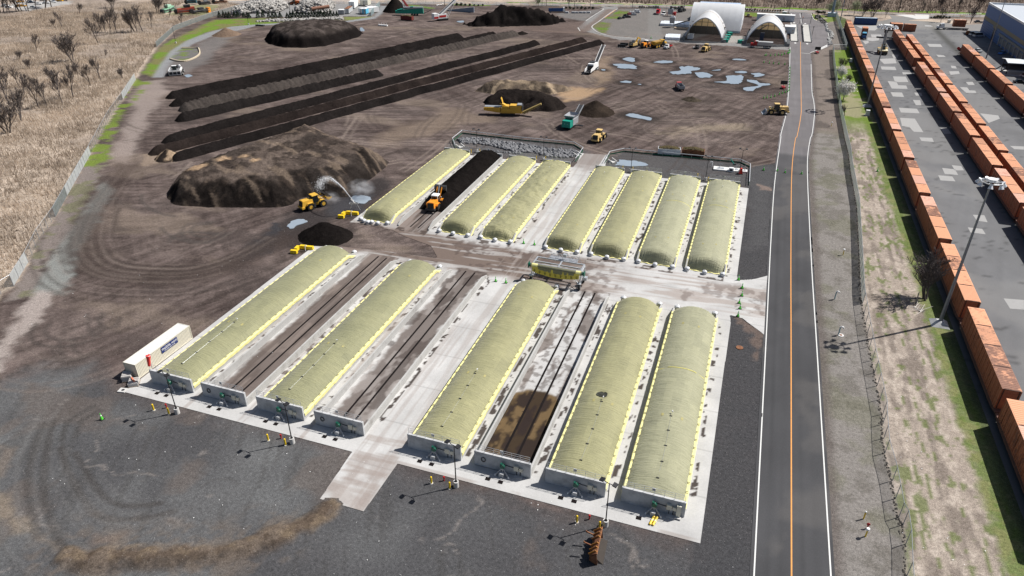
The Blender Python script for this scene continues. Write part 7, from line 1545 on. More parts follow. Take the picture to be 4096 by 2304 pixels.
part('conveyor', MB().prism([(1,1.6),(13,5.6),(13,5.1),(1,1.1)], 'y', -.4, .4), DARK, t); part('conveyor_leg', MB().cyl((7,0,0),(7,0,3.4),.1,n=5), GALV, t)
a = P('F',540,510); t = thing('pallet_stack', 'pale lumber and pallets stacked between the two bale blocks', 'pallet stack', (a[0], a[1]+1, .03))
for k in range(4): part('plank_bundle', MB().bx(-4+k*2.0,-2.1+k*2.0,-1,1,0,.9+.2*(k % 2)), mat('pale lumber',(.55,.42,.30),.8), t)
for k, (x_, y_) in enumerate(((1300,730),(1320,690),(1335,650),(1365,608),(1550,745))):
    a = P('F',x_,y_); t = thing('green_crate', 'green plastic crate %s' % ('nearest the left arch corner','second along the left arch wall','third along the left arch wall','at the far end of the left arch wall','by the left corner of the right arch')[k], 'crate', (a[0], a[1]+.8, .03), .2*k, 'green crates along the halls'); part('body', MB().frus(-1.1,1.1,-1.0,1.0,0,-1.15,1.15,-1.05,1.05,1.4), TEAL, t); part('rim', MB().bx(-1.2,1.2,-1.1,1.1,1.4,1.5), TEAL, t)
a, b = P('F',1735,820), P('F',2060,840); c = mid(a, b); t = thing('dump_truck', 'red tri axle dump truck with silver body before the right arch', 'dump truck', (c[0], c[1]+1.6, .04), hdg(b, a)); h = 5.0
part('chassis', MB().bx(-h,h-.4,-.5,.5,.8,1.1), DARK, t); part('cab', MB().frus(1.8,3.4,-1.15,1.15,1.1,1.9,3.2,-1.05,1.05,3.0), RED, t); part('hood', MB().frus(3.3,5.1,-1.0,1.0,.9,3.3,4.9,-.85,.85,2.0), RED, t); part('windscreen', MB().frus(3.1,3.45,-1.0,1.0,2.0,3.0,3.24,-.95,.95,2.85), GLASS, t)
part('dump_body', MB().hexa([(-5.2,-1.2,1.2),(1.5,-1.2,1.2),(1.5,1.2,1.2),(-5.2,1.2,1.2),(-5.4,-1.3,2.9),(1.6,-1.3,2.9),(1.6,1.3,2.9),(-5.4,1.3,2.9)]), GALV, t); part('cab_shield', MB().bx(1.5,2.8,-1.2,1.2,3.05,3.15), GALV, t)
for wx_ in (-4.2,-3.0,-1.8,4.0):
    for wy_ in (-1.1,1.1): wheel(t, wx_, wy_, .52, .4, WHITE)
a, b = P('F',632,685), P('F',730,690); rolloff('white roll-off bin standing inside the left arch', (a[0]+1.3, a[1]+1), (a[0]+1.5, a[1]+6.5), WHB, 8, 2.2, False)
t = thing('screen_machine', 'dark blue screening machine standing inside the right arch', 'machine', (-.5, 390, .05)); part('tower', MB().bx(-1.0,1.0,-.8,1.2,1,4.6), mat('dark blue machine paint',(.012,.022,.05),.5), t); part('conveyor', MB().prism([(-2.6,5.6),(1.6,8.6),(1.6,8.1),(-2.6,5.1)], 'y', -.4, .4), DARK, t); part('leg', MB().cyl((-.9,-.8,0),(-.9,-.8,1.1),.15,n=5), DARK, t); part('leg', MB().cyl((.9,-.8,0),(.9,-.8,1.1),.15,n=5), DARK, t)
for lab, p_, d in (('long white office trailer behind the right arch', P('F',1825,350), (21, 4, 3.4)), ('tall white box beside the right arch and weighbridge', P('F',2300,585), (5.2, 6, 3.6))):
    t = thing('office_trailer', lab, 'trailer', (p_[0], p_[1], .05)); part('body', MB().bx(0,d[0],0,d[1],.3,d[2]), mat('pale grey panel',(.48,.53,.58),.6), t); part('roof', MB().bx(-.2,d[0]+.2,-.2,d[1]+.2,d[2],d[2]+.25), WHITE, t); part('door', MB().bx(d[0]*.7,d[0]*.7+1,-.05,.02,.3,2.4), GREYP, t)
# weighbridge
for lab, xa, xb in (('left weighbridge deck of pale concrete with side rails', 13.8, 17.2), ('right weighbridge deck of pale concrete with side rails', 20.2, 23.7)):
    t = thing('weighbridge', lab, 'weighbridge', (xa, 397.3, .05))
    for k in range(5): part('deck_slab', MB().bx(0,xb-xa,k*10.6,k*10.6+10.5,0,.38), mat('pale weighbridge concrete',(.42,.41,.38),.9,var=.1), t)
    for x_ in (-.15, xb-xa+.15): part('side_rail', MB().bx(x_-.06,x_+.06,0,53,.75,.95), GREYP, t); part('side_rail', MB().bx(x_-.12,x_+.12,0,53,.0,.42), DARK, t)
    pm = MB().cyl((0,0,0),(0,0,1.2),.07,n=5).mesh('rail_post', DARK)
    for k in range(11):
        for x_ in (-.15, xb-xa+.15): link('rail_post', pm, t, (x_, k*5.3, 0))
for x_, y_, hh, l in ((400,490,5.5,'dark signal post at the far end of the left weighbridge'), (450,470,3,'post with orange cap between the weighbridges'), (620,490,5.5,'dark signal post at the far end of the right weighbridge'), (655,740,4.5,'leaning dark barrier arm beside the right weighbridge'), (440,700,3.5,'dark kiosk post between the weighbridge decks')):
    a = P('K', x_, y_); t = thing('signal_post', l, 'post', (a[0], a[1], .05)); part('post', MB().cyl((0,0,0),(.1,.2,hh),.12,n=6), DARK, t); part('head', MB().box((.1,.2,hh),(.4,.3,.6)), mat('orange beacon',(.7,.2,.05),.5) if 'orange' in l else BLKM, t)
def board(label, p, rz):
    t = thing('message_board', label, 'message board', (p[0], p[1], .05), rz, 'trailer message boards'); part('panel', MB().bx(-1.3,1.3,-.08,.08,1.6,3.0), BLKM, t); part('mast', MB().cyl((0,.15,.6),(0,.15,1.7),.1,n=6), GREYP, t); part('trailer', MB().bx(-.6,.6,-1.3,1.3,.45,.8), RED, t)
    for wx_ in (-.85, .85): w2 = wheel(t, wx_, 0, .33, .2, GALV); w2.rotation_euler = (0, 0, math.pi/2)
    part('drawbar', MB().cyl((0,-1.3,.5),(0,-2.6,.4),.06,n=5), RED, t)
board('black message board on a red trailer at the right road bend', P('A3',635,500), .1); board('black message board on a red trailer beside the puddles', P('A3',318,828), .15)
rocks('boulder_row', 'row of pale boulders along the kerb by the weighbridge', PL('K',(930,500),(960,500),(1010,920),(1060,930),(1000,600),(1080,700),(1100,800),(1020,850)), 90, .5, 1.4, CONC, 21, cat='boulders', nind=89); rocks('boulder_row', 'row of dark boulders at the far road corner', PL('K',(690,340),(780,320),(960,480),(930,510),(800,440)), 70, .6, 1.5, mat('dark boulders',(.09,.085,.08),.9,var=.4), 22, cat='boulders', nind=69)
t = thing('guard_barrier', 'white guard barrier along the bend below the weighbridge', 'barrier', (*P('K',830,1025), .05), hdg(P('K',830,1025), P('K',1020,935)))
for k in range(4): part('barrier_block', MB().frus(k*2.4,k*2.4+2.3,-.3,.3,0,k*2.4+.05,k*2.4+2.25,-.12,.12,.85), WHITE, t)
# far left lot: trailers, rubble, screen fence, conifers
for lab, a, b, wd, hh, m in (('tall white office trailer at the far left lot', P('M',1825,165), P('M',1925,165), 14, 4.2, WHITE), ('white and grey cabin behind the tall white trailer', P('M',2030,108), P('M',2170,112), 6, 3.6, CREAM), ('white topped blue container nearest the chain link gate', P('M',2070,268), P('M',2140,270), 12, 3.2, LBLUE), ('white container beside the white topped blue one', P('M',2000,245), P('M',2068,262), 12, 3.0, WHITE), ('open topped rusty container left of the white trailer', P('M',1750,260), P('M',1825,260), 12, 3.0, SILV), ('grey frame crate at the hedge end', P('M',1625,270), P('M',1735,270), 4, 2.6, GREYP)):
    t = thing('site_cabin', lab, 'cabin', (a[0], a[1], .05), hdg(a, b)); L_ = math.hypot(b[0]-a[0], b[1]-a[1]); part('body', MB().bx(0,L_,0,wd,.4,hh), m, t); part('roof', MB().bx(-.05,L_+.05,-.05,wd+.05,hh,hh+.12), RUST if 'rusty' in lab else WHITE, t); part('door', MB().bx(L_*.4,L_*.4+1.0,-.06,.02,.5,2.5), GREYP, t)
a = P('M',2165,160); car('white pickup parked behind the blue container', (a[0], a[1]), .3, WHITE, 'car', 5.2, 1.9, 1.8)
loader('orange loader at the rear of the far rubble piles', P('M',820,88), 3.4, mat('burnt orange paint',(.42,.10,.02),.5), None, None, .3, group='machines at the rubble lot')
def mound(poly, H): return lambda a, b: H*(1-math.exp(-max(0, float(sdf(np.array([a]), np.array([b]), poly)[0]))/4.0))
RUB = mat('broken concrete', (.33,.315,.295), .9, var=.35, scale=.5)
for i, (poly, H, n) in enumerate(((PL('N',(1480,265),(1700,290))+PL('M',(0,250),(480,245),(720,160),(640,70),(480,30))+PL('N',(1900,80),(1600,200)), 4.5, 1300), (PL('M',(790,255),(1450,245),(1570,110),(1500,60),(960,75),(900,150)), 5.5, 1100))):
    rocks('rubble_pile', ('wide left','right')[i]+' pile of broken concrete slabs at the far lot', poly, n, .9, 2.7, RUB, 30+i, .2, .35, 'rubble pile', mound(poly, H), 220)
a, b = P('M',1130,150,5), P('M',1290,105,6); t = thing('steel_pipe', 'long rusty pipe lying across the right rubble pile', 'pipe', (*a, 4.6), hdg(a, b)); part('tube', MB().cyl((0,0,0),(11,0,.6),1.0,n=12), mat('brown rusty pipe',(.24,.12,.08),.8), t); part('bore', MB().cyl((-.03,0,0),(-.01,0,0),.8,n=12), BLKM, t)
rocks('rock_strip', 'strip of pale riprap stones below the conifer row', PL('M',(100,390),(700,360),(1700,325),(1715,365),(1200,372),(500,402),(120,410)), 520, .6, 1.6, RUB, 33, cat='rock strip', nind=250)
for tt, x_, y_, l in (('M',190,480,'pale green gate panels stacked by the gravel path'), ('M',2450,480,'white frame rack on the dirt near the far piles')):
    a = P(tt, x_, y_); t = thing('frame_rack', l, 'rack', (a[0], a[1], .05)); m_ = mat('mint green paint',(.35,.52,.42),.6) if 'green' in l else WHITE
    for k in range(4): part('rack_post', MB().cyl((-2.4+k*1.6,-.6,0),(-2.4+k*1.6,-.3,1.8),.1,n=5), m_, t)
    part('rack_beam', MB().bx(-2.8,2.8,-.7,.5,.1,.7), m_ if 'white' in l else DARK, t)
# stackers at the back
t = thing('screening_plant', 'long green wheeled screening plant with red stacking conveyor', 'screener', (*P('I',470,285), .04), hdg(P('I',330,270), P('I',620,270)))
part('body', MB().hexa([(-9,-1.3,1.3),(8,-1.3,1.1),(8,1.3,1.1),(-9,1.3,1.3),(-9,-1.4,2.8),(8,-1.5,4.4),(8,1.5,4.4),(-9,1.4,2.8)]), TEAL, t); part('upper_deck', MB().bx(-4,8,-1.3,1.3,4.0,4.9), GREYP, t); part('canopy', MB().prism([(-8,3.0),(2,5.0),(2,5.3),(-8,3.3)], 'y', -1.3, 1.3), TEAL, t)
for wx_ in (1.0,2.6,4.2):
    for wy_ in (-1.2,1.2): wheel(t, wx_, wy_, .6, .5, DARK)
part('tail_conveyor', MB().prism([(8,1.2),(13,3.4),(13,3.1),(8,.9)], 'y', -.5, .5), DARK, t); part('stack_conveyor', MB().hexa([(-1,1.5,3),(.3,1.5,3),(-9,9,13.5),(-10.3,9,13.5),(-1,1.5,3.4),(.3,1.5,3.4),(-9,9,13.9),(-10.3,9,13.9)]), mat('dark red belt frame',(.25,.03,.03),.6), t); part('prop', MB().cyl((-4,4,0),(-5.5,6,8.5),.2,n=5), GALV, t)
a = P('I',960,390); t = thing('stacking_conveyor', 'tall white stacking conveyor with red lettered base on tracks', 'conveyor', (a[0], a[1]+1.5, .04), hdg(P('I',880,395), P('I',1060,375)))
part('hopper', MB().bx(-3.4,-.6,-1.6,1.6,1.2,4.3), WHITE, t); part('red_panel', MB().bx(-3.45,-.5,-1.65,-1.58,1.5,2.6), RED, t); part('body', MB().bx(-.6,5.4,-1.3,1.3,1.2,3.6), WHITE, t); part('red_panel', MB().bx(.2,4.8,-1.38,-1.3,1.9,3.0), RED, t)
for sy in (-1, 1): part('track', MB().bx(0,6,sy*1.3-.3,sy*1.3+.3,0,1.0), BLKM, t); part('conveyor_rail', MB().prism([(0,3.0),(19,15.6),(19.2,15.0),(.6,2.4)], 'y', sy*.9-.15, sy*.9+.15), WHITE, t)
part('belt', MB().prism([(0,3.0),(19,15.5),(19,15.2),(.3,2.6)], 'y', -.75, .75), DARK, t); part('prop', MB().cyl((6,-.8,1),(12,-.9,10.5),.13,n=5), WHITE, t); part('prop', MB().cyl((6,.8,1),(12,.9,10.5),.13,n=5), WHITE, t)
# vehicles and clutter in the far yard
a, b = P('J',600,240), P('J',760,238); small_truck('tank_truck', 'white cab truck with a dark open body behind the black pile', 'truck', (mid(a, b)[0], mid(a, b)[1]+1.4), hdg(a, b), WHITE, BLUE, 11.0, None, False, 1.6, 1.5)
a = P('F',120,255); small_truck('dump_truck', 'bright red dump truck parked facing the camera in the far lot', 'dump truck', (a[0], a[1]+3.5), -1.5, mat('bright red paint',(.62,.03,.05),.4), mat('bright red paint',(.62,.03,.05),.4), 8.5, bedh=1.5, high=1.4)
a = P('F',222,262); car('white and blue pickup beside the bright red truck', (a[0], a[1]+2), -1.7, WHITE, 'car', 5.3, 1.9, 1.8)
a = P('F',350,275); t = thing('block_machine', 'grey machine on red posts behind the bale blocks', 'machine', (a[0], a[1], .03)); part('body', MB().bx(-1.6,1.6,-1,1,1.0,4.2), GREYP, t); part('top', MB().bx(-.7,.5,-.6,.6,4.2,5.6), DARK, t); part('side_unit', MB().bx(1.8,3.2,-1,1,.5,2.4), RED, t)
for k in (-2.6,-1.8,1.4,2.4): part('red_post', MB().cyl((k,-1.2,0),(k,-1.2,2.4),.13,n=5), RED, t)
a = P('F',535,205); loader('dark loader parked at the fence of the far lot', (a[0], a[1]+1), 1.3, DARK, None, None, .2, group='machines in the far lot')
a = P('F',1690,295); t = thing('wire_reel', 'rusty frame with a round reel on the grass behind the halls', 'reel', (a[0], a[1], .03)); part('frame', MB().bx(-2,2,-1,1,.2,.7), RUST, t); part('reel', MB().cyl((-.2,-.5,1.2),(-.2,.5,1.2),.9,n=10), WOOD, t)
a = P('F',2185,290); car('dark green tractor like vehicle on the far grass', (a[0], a[1]), .1, DGREEN, 'car', 4.6, 2.0, 2.2); a = P('F',2300,275); t = thing('electrical_kiosk', 'green electrical kiosk with white cap by the far driveway', 'kiosk', (a[0], a[1], .03)); part('body', MB().bx(-1.2,1.2,-.8,.8,0,2.2), mat('sage green paint',(.16,.21,.15),.6), t); part('cap', MB().bx(-1.3,1.3,-.9,.9,2.2,2.5), WHITE, t)
scr = [('K',0,0)]; r = random.Random(44)
for k, (x_, y_, m) in enumerate(((1830,350,BLKM),(1900,335,BLKM),(1940,300,BLKM),(1985,325,BLKM),(2010,270,mat('dull red paint',(.25,.06,.05),.6)),(2060,240,WHITE),(2090,280,GREYP),(2120,235,GREYP),(2150,205,WHITE),(2180,235,GREYP))):
    a = P('J',x_,y_); t = thing('machine_attachment', ('black','black','black','black','dull red','white','grey','grey','white','grey')[k]+' machine attachment, %s from the near end of the line by the green bank' % ORDW[k], 'attachment', (a[0], a[1], .03), r.uniform(0, 3), 'attachments lined up by the green bank')
    part('frame', MB().frus(-1.5,1.5,-.8,.8,0,-1.2,1.0,-.5,.5,1.1), m, t); part('arm', MB().box((.3,.2,1.1),(2.0,.25,.25),.4,.3), BLKM, t); part('blade', MB().bx(-1.6,1.6,-1.0,-.85,0,.9), m, t)
for k, (x_, y_) in enumerate(((1915,840),(1870,870))):
    a = P('J',x_,y_); t = thing('machine_attachment', ('upper','lower')[k]+' black fork attachment left of the parked excavator', 'attachment', (a[0], a[1], .03)); part('frame', MB().bx(-2,2,-.3,.3,0,1.3), BLKM, t)
    for q in range(5): part('fork', MB().bx(-1.8+q*.85,-1.6+q*.85,-1.3,-.3,0,.2), GREYP, t)
BLK2 = MB().bx(-1.2,1.2,-.5,.5,0,1.0).mesh('barrier_block', CONCD)
for k, x_ in enumerate((860,980,1040,1120,1180,1260)):
    a = P('J',x_,242); o = link('barrier_block', BLK2, None, (a[0], a[1], .03)); tag(o, 'grey concrete block, %s from the left of the row behind the black pile' % ORDW[k], 'concrete block', 'grey blocks behind the black pile')
a, b = P('I',1150,200), P('I',1640,230); t = thing('retaining_wall', 'long pale blue grey wall beside the tall black pile', 'wall', (*a, 0), hdg(a, b)); L_ = math.hypot(b[0]-a[0], b[1]-a[1]); part('wall_slab', MB().prism([(0,0),(L_,0),(L_,3.2),(0,.6)], 'y', -.3, .3), mat('blue grey wall',(.24,.28,.33),.8), t); part('wall_cap', MB().prism([(0,.6),(L_,3.2),(L_,3.35),(0,.75)], 'y', -.35, .35), CONCL, t)
solo('sand_kerb', MB().tube([(*[(p_[i]-P('A0',1740,580)[i]) for i in (0,1)], .3) for p_ in catmull(PL('A0',(1592,555),(1650,572),(1720,578),(1790,560),(1850,528),(1868,500),(1862,470),(1840,452),(1700,452)), 5)], .42, 5), mat('pale log kerb',(.45,.38,.28),.9), 'pale rounded kerb curving round the green island near the white turner', 'kerb', (*P('A0',1740,580), 0))
# ============================================================ FENCES
SCRN = screen('green grey fence screen', (.27,.305,.295), .78); SCRL = screen('white fence screen', (.66,.69,.68), .9); WIRE = screen('chain link wire', (.30,.31,.31), .20)
fpost = {h: MB().cyl((0,0,0),(0,0,h),.055,n=6).mesh('fence_post', GREYP) for h in (2.0, 2.6, 3.2)}
def fence(label, pts, h, kinds, rail=True, lean=0, sp=3.0, wavy=0):
    ox, oy = pts[0]; t = thing('chain_fence', label, 'fence', (ox, oy, 0)); q = [(a-ox, b-oy) for a, b in pts]; r = random.Random(int(abs(ox*7)))
    cum = 0; tops = []
    for si, (a, b) in enumerate(zip(q[:-1], q[1:])):
        L_ = math.hypot(b[0]-a[0], b[1]-a[1]); n = max(1, int(L_/sp)); k = kinds[si] if isinstance(kinds, (list, tuple)) else kinds
        for i in range(n):
            u, v = i/n, (i+1)/n; p0 = (a[0]+(b[0]-a[0])*u, a[1]+(b[1]-a[1])*u); p1 = (a[0]+(b[0]-a[0])*v, a[1]+(b[1]-a[1])*v)
            link('fence_post', fpost[h], t, (p0[0], p0[1], -.05)); tops.append((p0[0], p0[1], h-.05))
            if k: 
                m = MB(); jx, jy = r.uniform(-wavy, wavy), r.uniform(-wavy, wavy); m.add([(p0[0],p0[1],.05),(p1[0],p1[1],.05),(p1[0]+jx*.2,p1[1],h-.08),(p0[0],p0[1],h-.08)], [(0,1,2,3)]); part('mesh_panel', m, k, t)
    tops.append((q[-1][0], q[-1][1], h-.05))
    if rail: part('top_rail', MB().tube(tops, .04, 4), GALV, t)
    return t
k_ = len(Zn('A3',(0,0))); fr = fenceR[2:]
kinds = [SCRN]*(len(fr)-1)
for i in range(len(fr)-1):
    if fr[i+1][1] < P('C3',1060,260)[1]: kinds[i] = WIRE
fence('long screened chain link fence between the verge and the straw strip', fr, 2.6, kinds)
fence('screened fence from the far gate down past the boulders', [fenceR[0], fenceR[1]], 3.2, SCRN); fence('bare wire fence crossing between the two screened fences', [fenceR[1], fenceR[2]], 2.6, WIRE)
lf_ = PL('B0',(-60,1570),(10,1440),(130,1365),(265,1145),(370,930),(520,720),(630,520),(850,130))+PL('A0',(1030,1100),(1150,930),(1270,745))
fence('long leaning fence with pale screens along the reed marsh', lf_, 2.6, [WIRE,WIRE,SCRL,WIRE,WIRE,SCRN,SCRL,WIRE,WIRE,SCRL,SCRL][:len(lf_)-1], wavy=.5)
fence('grey chain link fence climbing behind the green bank to the rubble lot', PL('A0',(1465,440))+PL('N',(460,560),(800,430),(1160,305),(1500,210),(1800,112)), 2.6, SCRN)
fence('dark screen fence above the conifer row', PL('N',(1160,300),(1800,300)), 2.6, WIRE)
fence('pale blue screened fence beside the far path', PL('M',(2230,298),(2390,112)), 3.2, screen('pale blue fence screen',(.36,.46,.46),.75)); fence('chain link gate across the far path', PL('M',(2395,108),(2580,106)), 3.2, WIRE)
fence('chain link fence along the far road behind the dark piles', PL('I',(120,105),(480,125),(950,170),(1080,150)), 2.6, WIRE, sp=4); fence('chain link fence along the far road above the gate', PL('I',(0,60),(900,90),(1900,105))+PL('J',(600,118),(1490,160)), 2.6, WIRE, sp=5)
fence('chain link fence along the far road behind the machine line', PL('J',(1815,165),(2100,172),(2576,180))+PL('F',(600,165)), 2.6, WIRE, sp=4); fence('chain link fence with shrubs at the head of the rail yard', PL('K',(1400,330),(1760,345),(2235,355)), 2.6, WIRE, sp=4); fence('chain link fence by the driveway to the blue warehouse', PL('L',(690,372),(1150,372),(1700,360)), 2.6, WIRE, sp=4)
# debris line at the foot of the right fence (dark leaf litter)
LIT = mat('dark leaf litter', (.05,.045,.04), .95, var=.4, scale=3)
m = MB(); fb = catmull(fr, 8); r = random.Random(9)
for i in range(len(fb)-1):
    a, b = fb[i], fb[i+1]; L_ = math.hypot(b[0]-a[0], b[1]-a[1])
    for k in range(int(L_/.35)+1):
        u = r.random(); c = (a[0]+(b[0]-a[0])*u-abs(r.gauss(.1, .18)), a[1]+(b[1]-a[1])*u); s = r.uniform(.10, .30); m.add([(c[0]-s*.6,c[1]-s,.0),(c[0]+s*.6,c[1]-s*.6,.0),(c[0]+s*.5,c[1]+s,.0),(c[0]-s*.5,c[1]+s*.7,.0),(c[0],c[1],.06+.10*r.random())], [(0,1,4),(1,2,4),(2,3,4),(3,0,4)])
setting('leaf_litter', m.mesh('leaf_litter', LIT), None, 'stuff')
# scraps of litter
m = MB()
for k in range(260):
    reg = r.random(); x_, y_ = (r.uniform(26, 36), r.uniform(62, 260)) if reg < .45 else (r.uniform(-85, 8), r.uniform(40, 62)) if reg < .75 else (r.uniform(-120, -60), r.uniform(64, 130))
    s = r.uniform(.03, .10); a = r.uniform(0, 6); m.add([(x_+s*math.cos(a),y_+s*math.sin(a),.1),(x_-s*.7*math.sin(a),y_+s*.7*math.cos(a),.13),(x_-s*math.cos(a),y_-s*math.sin(a),.1),(x_+s*.7*math.sin(a),y_-s*.7*math.cos(a),.15)], [(0,1,2,3)])
setting('litter', m.mesh('litter', WHITE), None, 'stuff')
# ============================================================ TREES
BARK = mat('grey brown bark', (.085,.072,.066), .95, var=.25); TWIG = mat('bare twigs', (.105,.088,.082), .95, var=.2)
def tree_meshes(seed, H, spread=.31, dens=1.0, multi=1, tw=1.0, twm=TWIG):
    r = random.Random(seed); T1 = MB(); C1 = MB()
    def grow(p, d, L_, rad, lvl):
        n = 4 if lvl == 0 else 3 if lvl < 3 else 2; q = Vector(p); dd = Vector(d); pts = [q.copy()]
        for i in range(n):
            dd = (dd+Vector((r.gauss(0, .10), r.gauss(0, .10), .07 if lvl else .0))).normalized(); q = q+dd*L_/n; pts.append(q.copy())
        for i in range(n):
            ra, rb = rad*(1-.55*i/n), rad*(1-.55*(i+1)/n); (T1 if lvl < 1 else C1).cyl(pts[i], pts[i+1], ra, rb, 5 if lvl < 1 else 3, False)
        if lvl >= 4: return
        nb = int((8, 5, 4, 3)[lvl]*dens+r.random())
        for k in range(nb):
            u = (.20+.78*(k+r.random())/nb) if lvl == 0 else r.uniform(.25, 1.0); i = min(n-1, int(u*n)); s = pts[i].lerp(pts[i+1], min(1, u*n-i)); az = r.uniform(0, 6.28) if lvl else k*2.4+r.random()
            side = Vector((math.cos(az), math.sin(az), 0)); nd = (dd*(1-spread)+side*spread+Vector((0, 0, .10))).normalized(); grow(s, nd, (L_*(.62-.34*u) if lvl == 0 else L_*r.uniform(.42, .68)), max(.030*tw, rad*.5), lvl+1)
    for k in range(multi):
        a = r.uniform(0, 6.28); sp_ = .0 if multi == 1 else .3; grow((sp_*math.cos(a), sp_*math.sin(a), -.3), Vector((math.cos(a)*sp_, math.sin(a)*sp_, 1)).normalized(), H*.86, H*.018+.04, 0)
    return T1.mesh('trunk', BARK), C1.mesh('crown', twm)
TV = [tree_meshes(100+i, 10, (.34,.38,.32,.40,.34)[i], (1.0,1.1,.9,1.0,.9)[i], (1,1,1,1,2)[i], 1.5) for i in range(5)]; BUSHV = tree_meshes(120, 8, .42, 1.05, 3, 1.1)
ti = [0]
def bare(p, H, label, v=None, group='bare trees in the marsh', cat='tree', base=10):
    tm = TV[ti[0] % 5] if v is None else v; ti[0] += 1; t = thing('bare_tree' if cat == 'tree' else 'bare_shrub', label, cat, (p[0], p[1], 0), ti[0]*1.7, group); H *= .9; t.scale = (H/base*(.95 if v is None else 1.1),)*2+(H/base,)
    link('trunk', tm[0], t, (0,0,0)); link('crown', tm[1], t, (0,0,0))
big_b = P('A0',690,580); bare(big_b, 12.5, 'largest bushy bare tree standing alone in the reeds', BUSHV, base=8)
marsh_t = [(585,265,9),(340,480,8),(920,405,12),(955,300,10),(985,305,9),(1028,305,12),(1095,318,14),(1232,300,11),(1262,295,11),(1285,300,13),(1335,295,13),(1420,268,9),(740,135,7),(1580,160,5),(1705,235,7),(990,545,4),(850,805,9),(945,755,9),(685,910,12),(585,962,11),(365,1010,12),(440,1000,9),(190,1140,11),(100,1010,14),(30,1120,12),(190,830,8),(230,890,8),(550,800,8),(730,720,6),(1560,120,6)]
TG = {}
for k, (x_, y_, H_) in enumerate(sorted(marsh_t)):
    row = 'in the cluster at the left edge of the marsh' if x_ < 460 and y_ > 700 else 'in the mid marsh group near the leaning fence' if y_ > 500 else 'in the tall line across the middle marsh' if 800 < x_ < 1450 else 'scattered in the farther reeds'
    TG[row] = TG.get(row, 0)+1; bare(P('A0', x_, y_), H_, 'bare grey tree, %s from left %s' % (ORDW[TG[row]-1], row), None, 'bare trees '+row)
bare(P('A0',80,1245), 11, 'dense dark bare tree at the left picture edge above the near reeds', BUSHV, base=8); bare(P('A0',1470,128), 11, 'spreading bare tree left of the green scrap machine', BUSHV, base=8); bare(P('A0',1060,75), 9, 'low wide dark tree at the far marsh edge', BUSHV, base=8)
for k, (x_, y_, H_) in enumerate(sorted(((70,235,16),(180,235,15),(300,220,15),(370,205,17),(405,212,16),(490,195,13),(525,210,17),(680,190,14),(815,158,15),(945,122,18),(130,250,14),(20,240,16)))): bare(P('O', x_, y_), H_, 'tall thin bare tree, %s from left before the far car lot' % ORDW[k], None, 'bare trees before the car lot')
for k, (x_, y_) in enumerate(((500,245),(180,560),(280,640),(350,820),(700,690),(620,820),(1150,730),(60,760),(860,640))): bare(P('A0', x_, y_), 4.0, 'low grey shrub thicket among the reeds', BUSHV, 'shrubs in the marsh', 'shrub', 8)
ct = P('C3',1658,165); bare(ct, 11, 'bare tree leaning over the orange containers beside the tall mast', BUSHV, 'bare trees by the rail yard', base=9.5)
for tt, x_, y_, H_, l in (('A3',870,650,5,'grey leafless bush on the grass above the white blossom trees'), ('A3',905,790,4,'grey leafless bush between the two white blossom trees'), ('L',915,445,8,'bare street tree on the kerb island by the lot entrance'), ('L',1500,468,9,'bare street tree near the warehouse corner'), ('K',1900,345,11,'dark bare tree behind the head of the rail yard'), ('K',1690,330,8,'thin bare tree beside the dark one at the yard head'), ('K',2170,370,6,'small bare tree at the end of the yard head fence'), ('J',900,140,6,'thin bare tree by the far gate hedge'), ('A3',900,1085,4,'fallen looking bare sapling at the screened fence')):
    bare(P(tt, x_, y_), H_, l, BUSHV if 'bush' in l or 'dark' in l else None, 'bare trees by the rail yard', base=8 if 'bush' in l or 'dark' in l else 10)
def leafy(name, n, R, H, z0, s, m, seed, cone_=False):
    r = np.random.default_rng(seed); V = []; 
    cl = r.normal(size=(26, 3)); cl /= np.linalg.norm(cl, axis=1)[:, None]; cl *= r.uniform(.35, 1, (26, 1))
    for k in range(n):
        if cone_: u = r.random()**.7; a = r.uniform(0, 6.28); rr3 = R*u*(.75+.35*r.random()); c = np.array([rr3*math.cos(a), rr3*math.sin(a), z0+H*(1-u)])
        else: c0_ = cl[r.integers(26)]; c = np.array([c0_[0]*R*.8, c0_[1]*R*.8, z0+H*.5+c0_[2]*H*.42])+r.normal(size=3)*[R*.17, R*.17, H*.10]
        d1 = r.normal(size=3); d1 /= np.linalg.norm(d1); d2 = np.cross(d1, r.normal(size=3)); d2 /= np.linalg.norm(d2)+1e-9; V += [c+d1*s, c+d2*s*.8, c-d1*s, c-d2*s*.8]
    V = np.array(V); return np_mesh(name, V, np.arange(len(V)).reshape(-1, 4), m)
BLOS = mat('white blossom', (.72,.70,.66), .8, var=.12); EVG = mat('dark conifer needles', (.022,.042,.022), .9, var=.4); SHR = mat('dark shrub leaves', (.035,.045,.022), .9, var=.45); PALEG = mat('pale spring leaves', (.30,.32,.20), .9, var=.3)
stem_me = MB().cyl((0,0,-.2),(0,0,3.0),.16,.09,6,False).cyl((0,0,1.6),(1.3,.4,4.4),.07,.03,4,False).cyl((0,0,1.9),(-1.2,.5,4.6),.07,.03,4,False).cyl((0,0,1.7),(.1,-1.3,4.4),.07,.03,4,False).mesh('trunk', BARK)
BL_ME = leafy('crown', 3000, 3.4, 5.8, 1.3, .19, BLOS, 1)
def blossom(p, s, label, m=BL_ME, nm='blossom_tree'):
    t = thing(nm, label, 'tree', (p[0], p[1], 0), s*3, 'spring trees by the rail yard'); t.scale = (s, s, s); link('trunk', stem_me, t, (0,0,0)); link('crown', m, t, (0,0,0))
blossom(P('A3',880,935), 1.12, 'round white blossom tree on the grass left of the ring light mast'); blossom(P('A3',862,735), .75, 'smaller white blossom tree above the round one')
PL_ME = leafy('crown', 1700, 3.4, 5.8, 1.3, .16, PALEG, 2)
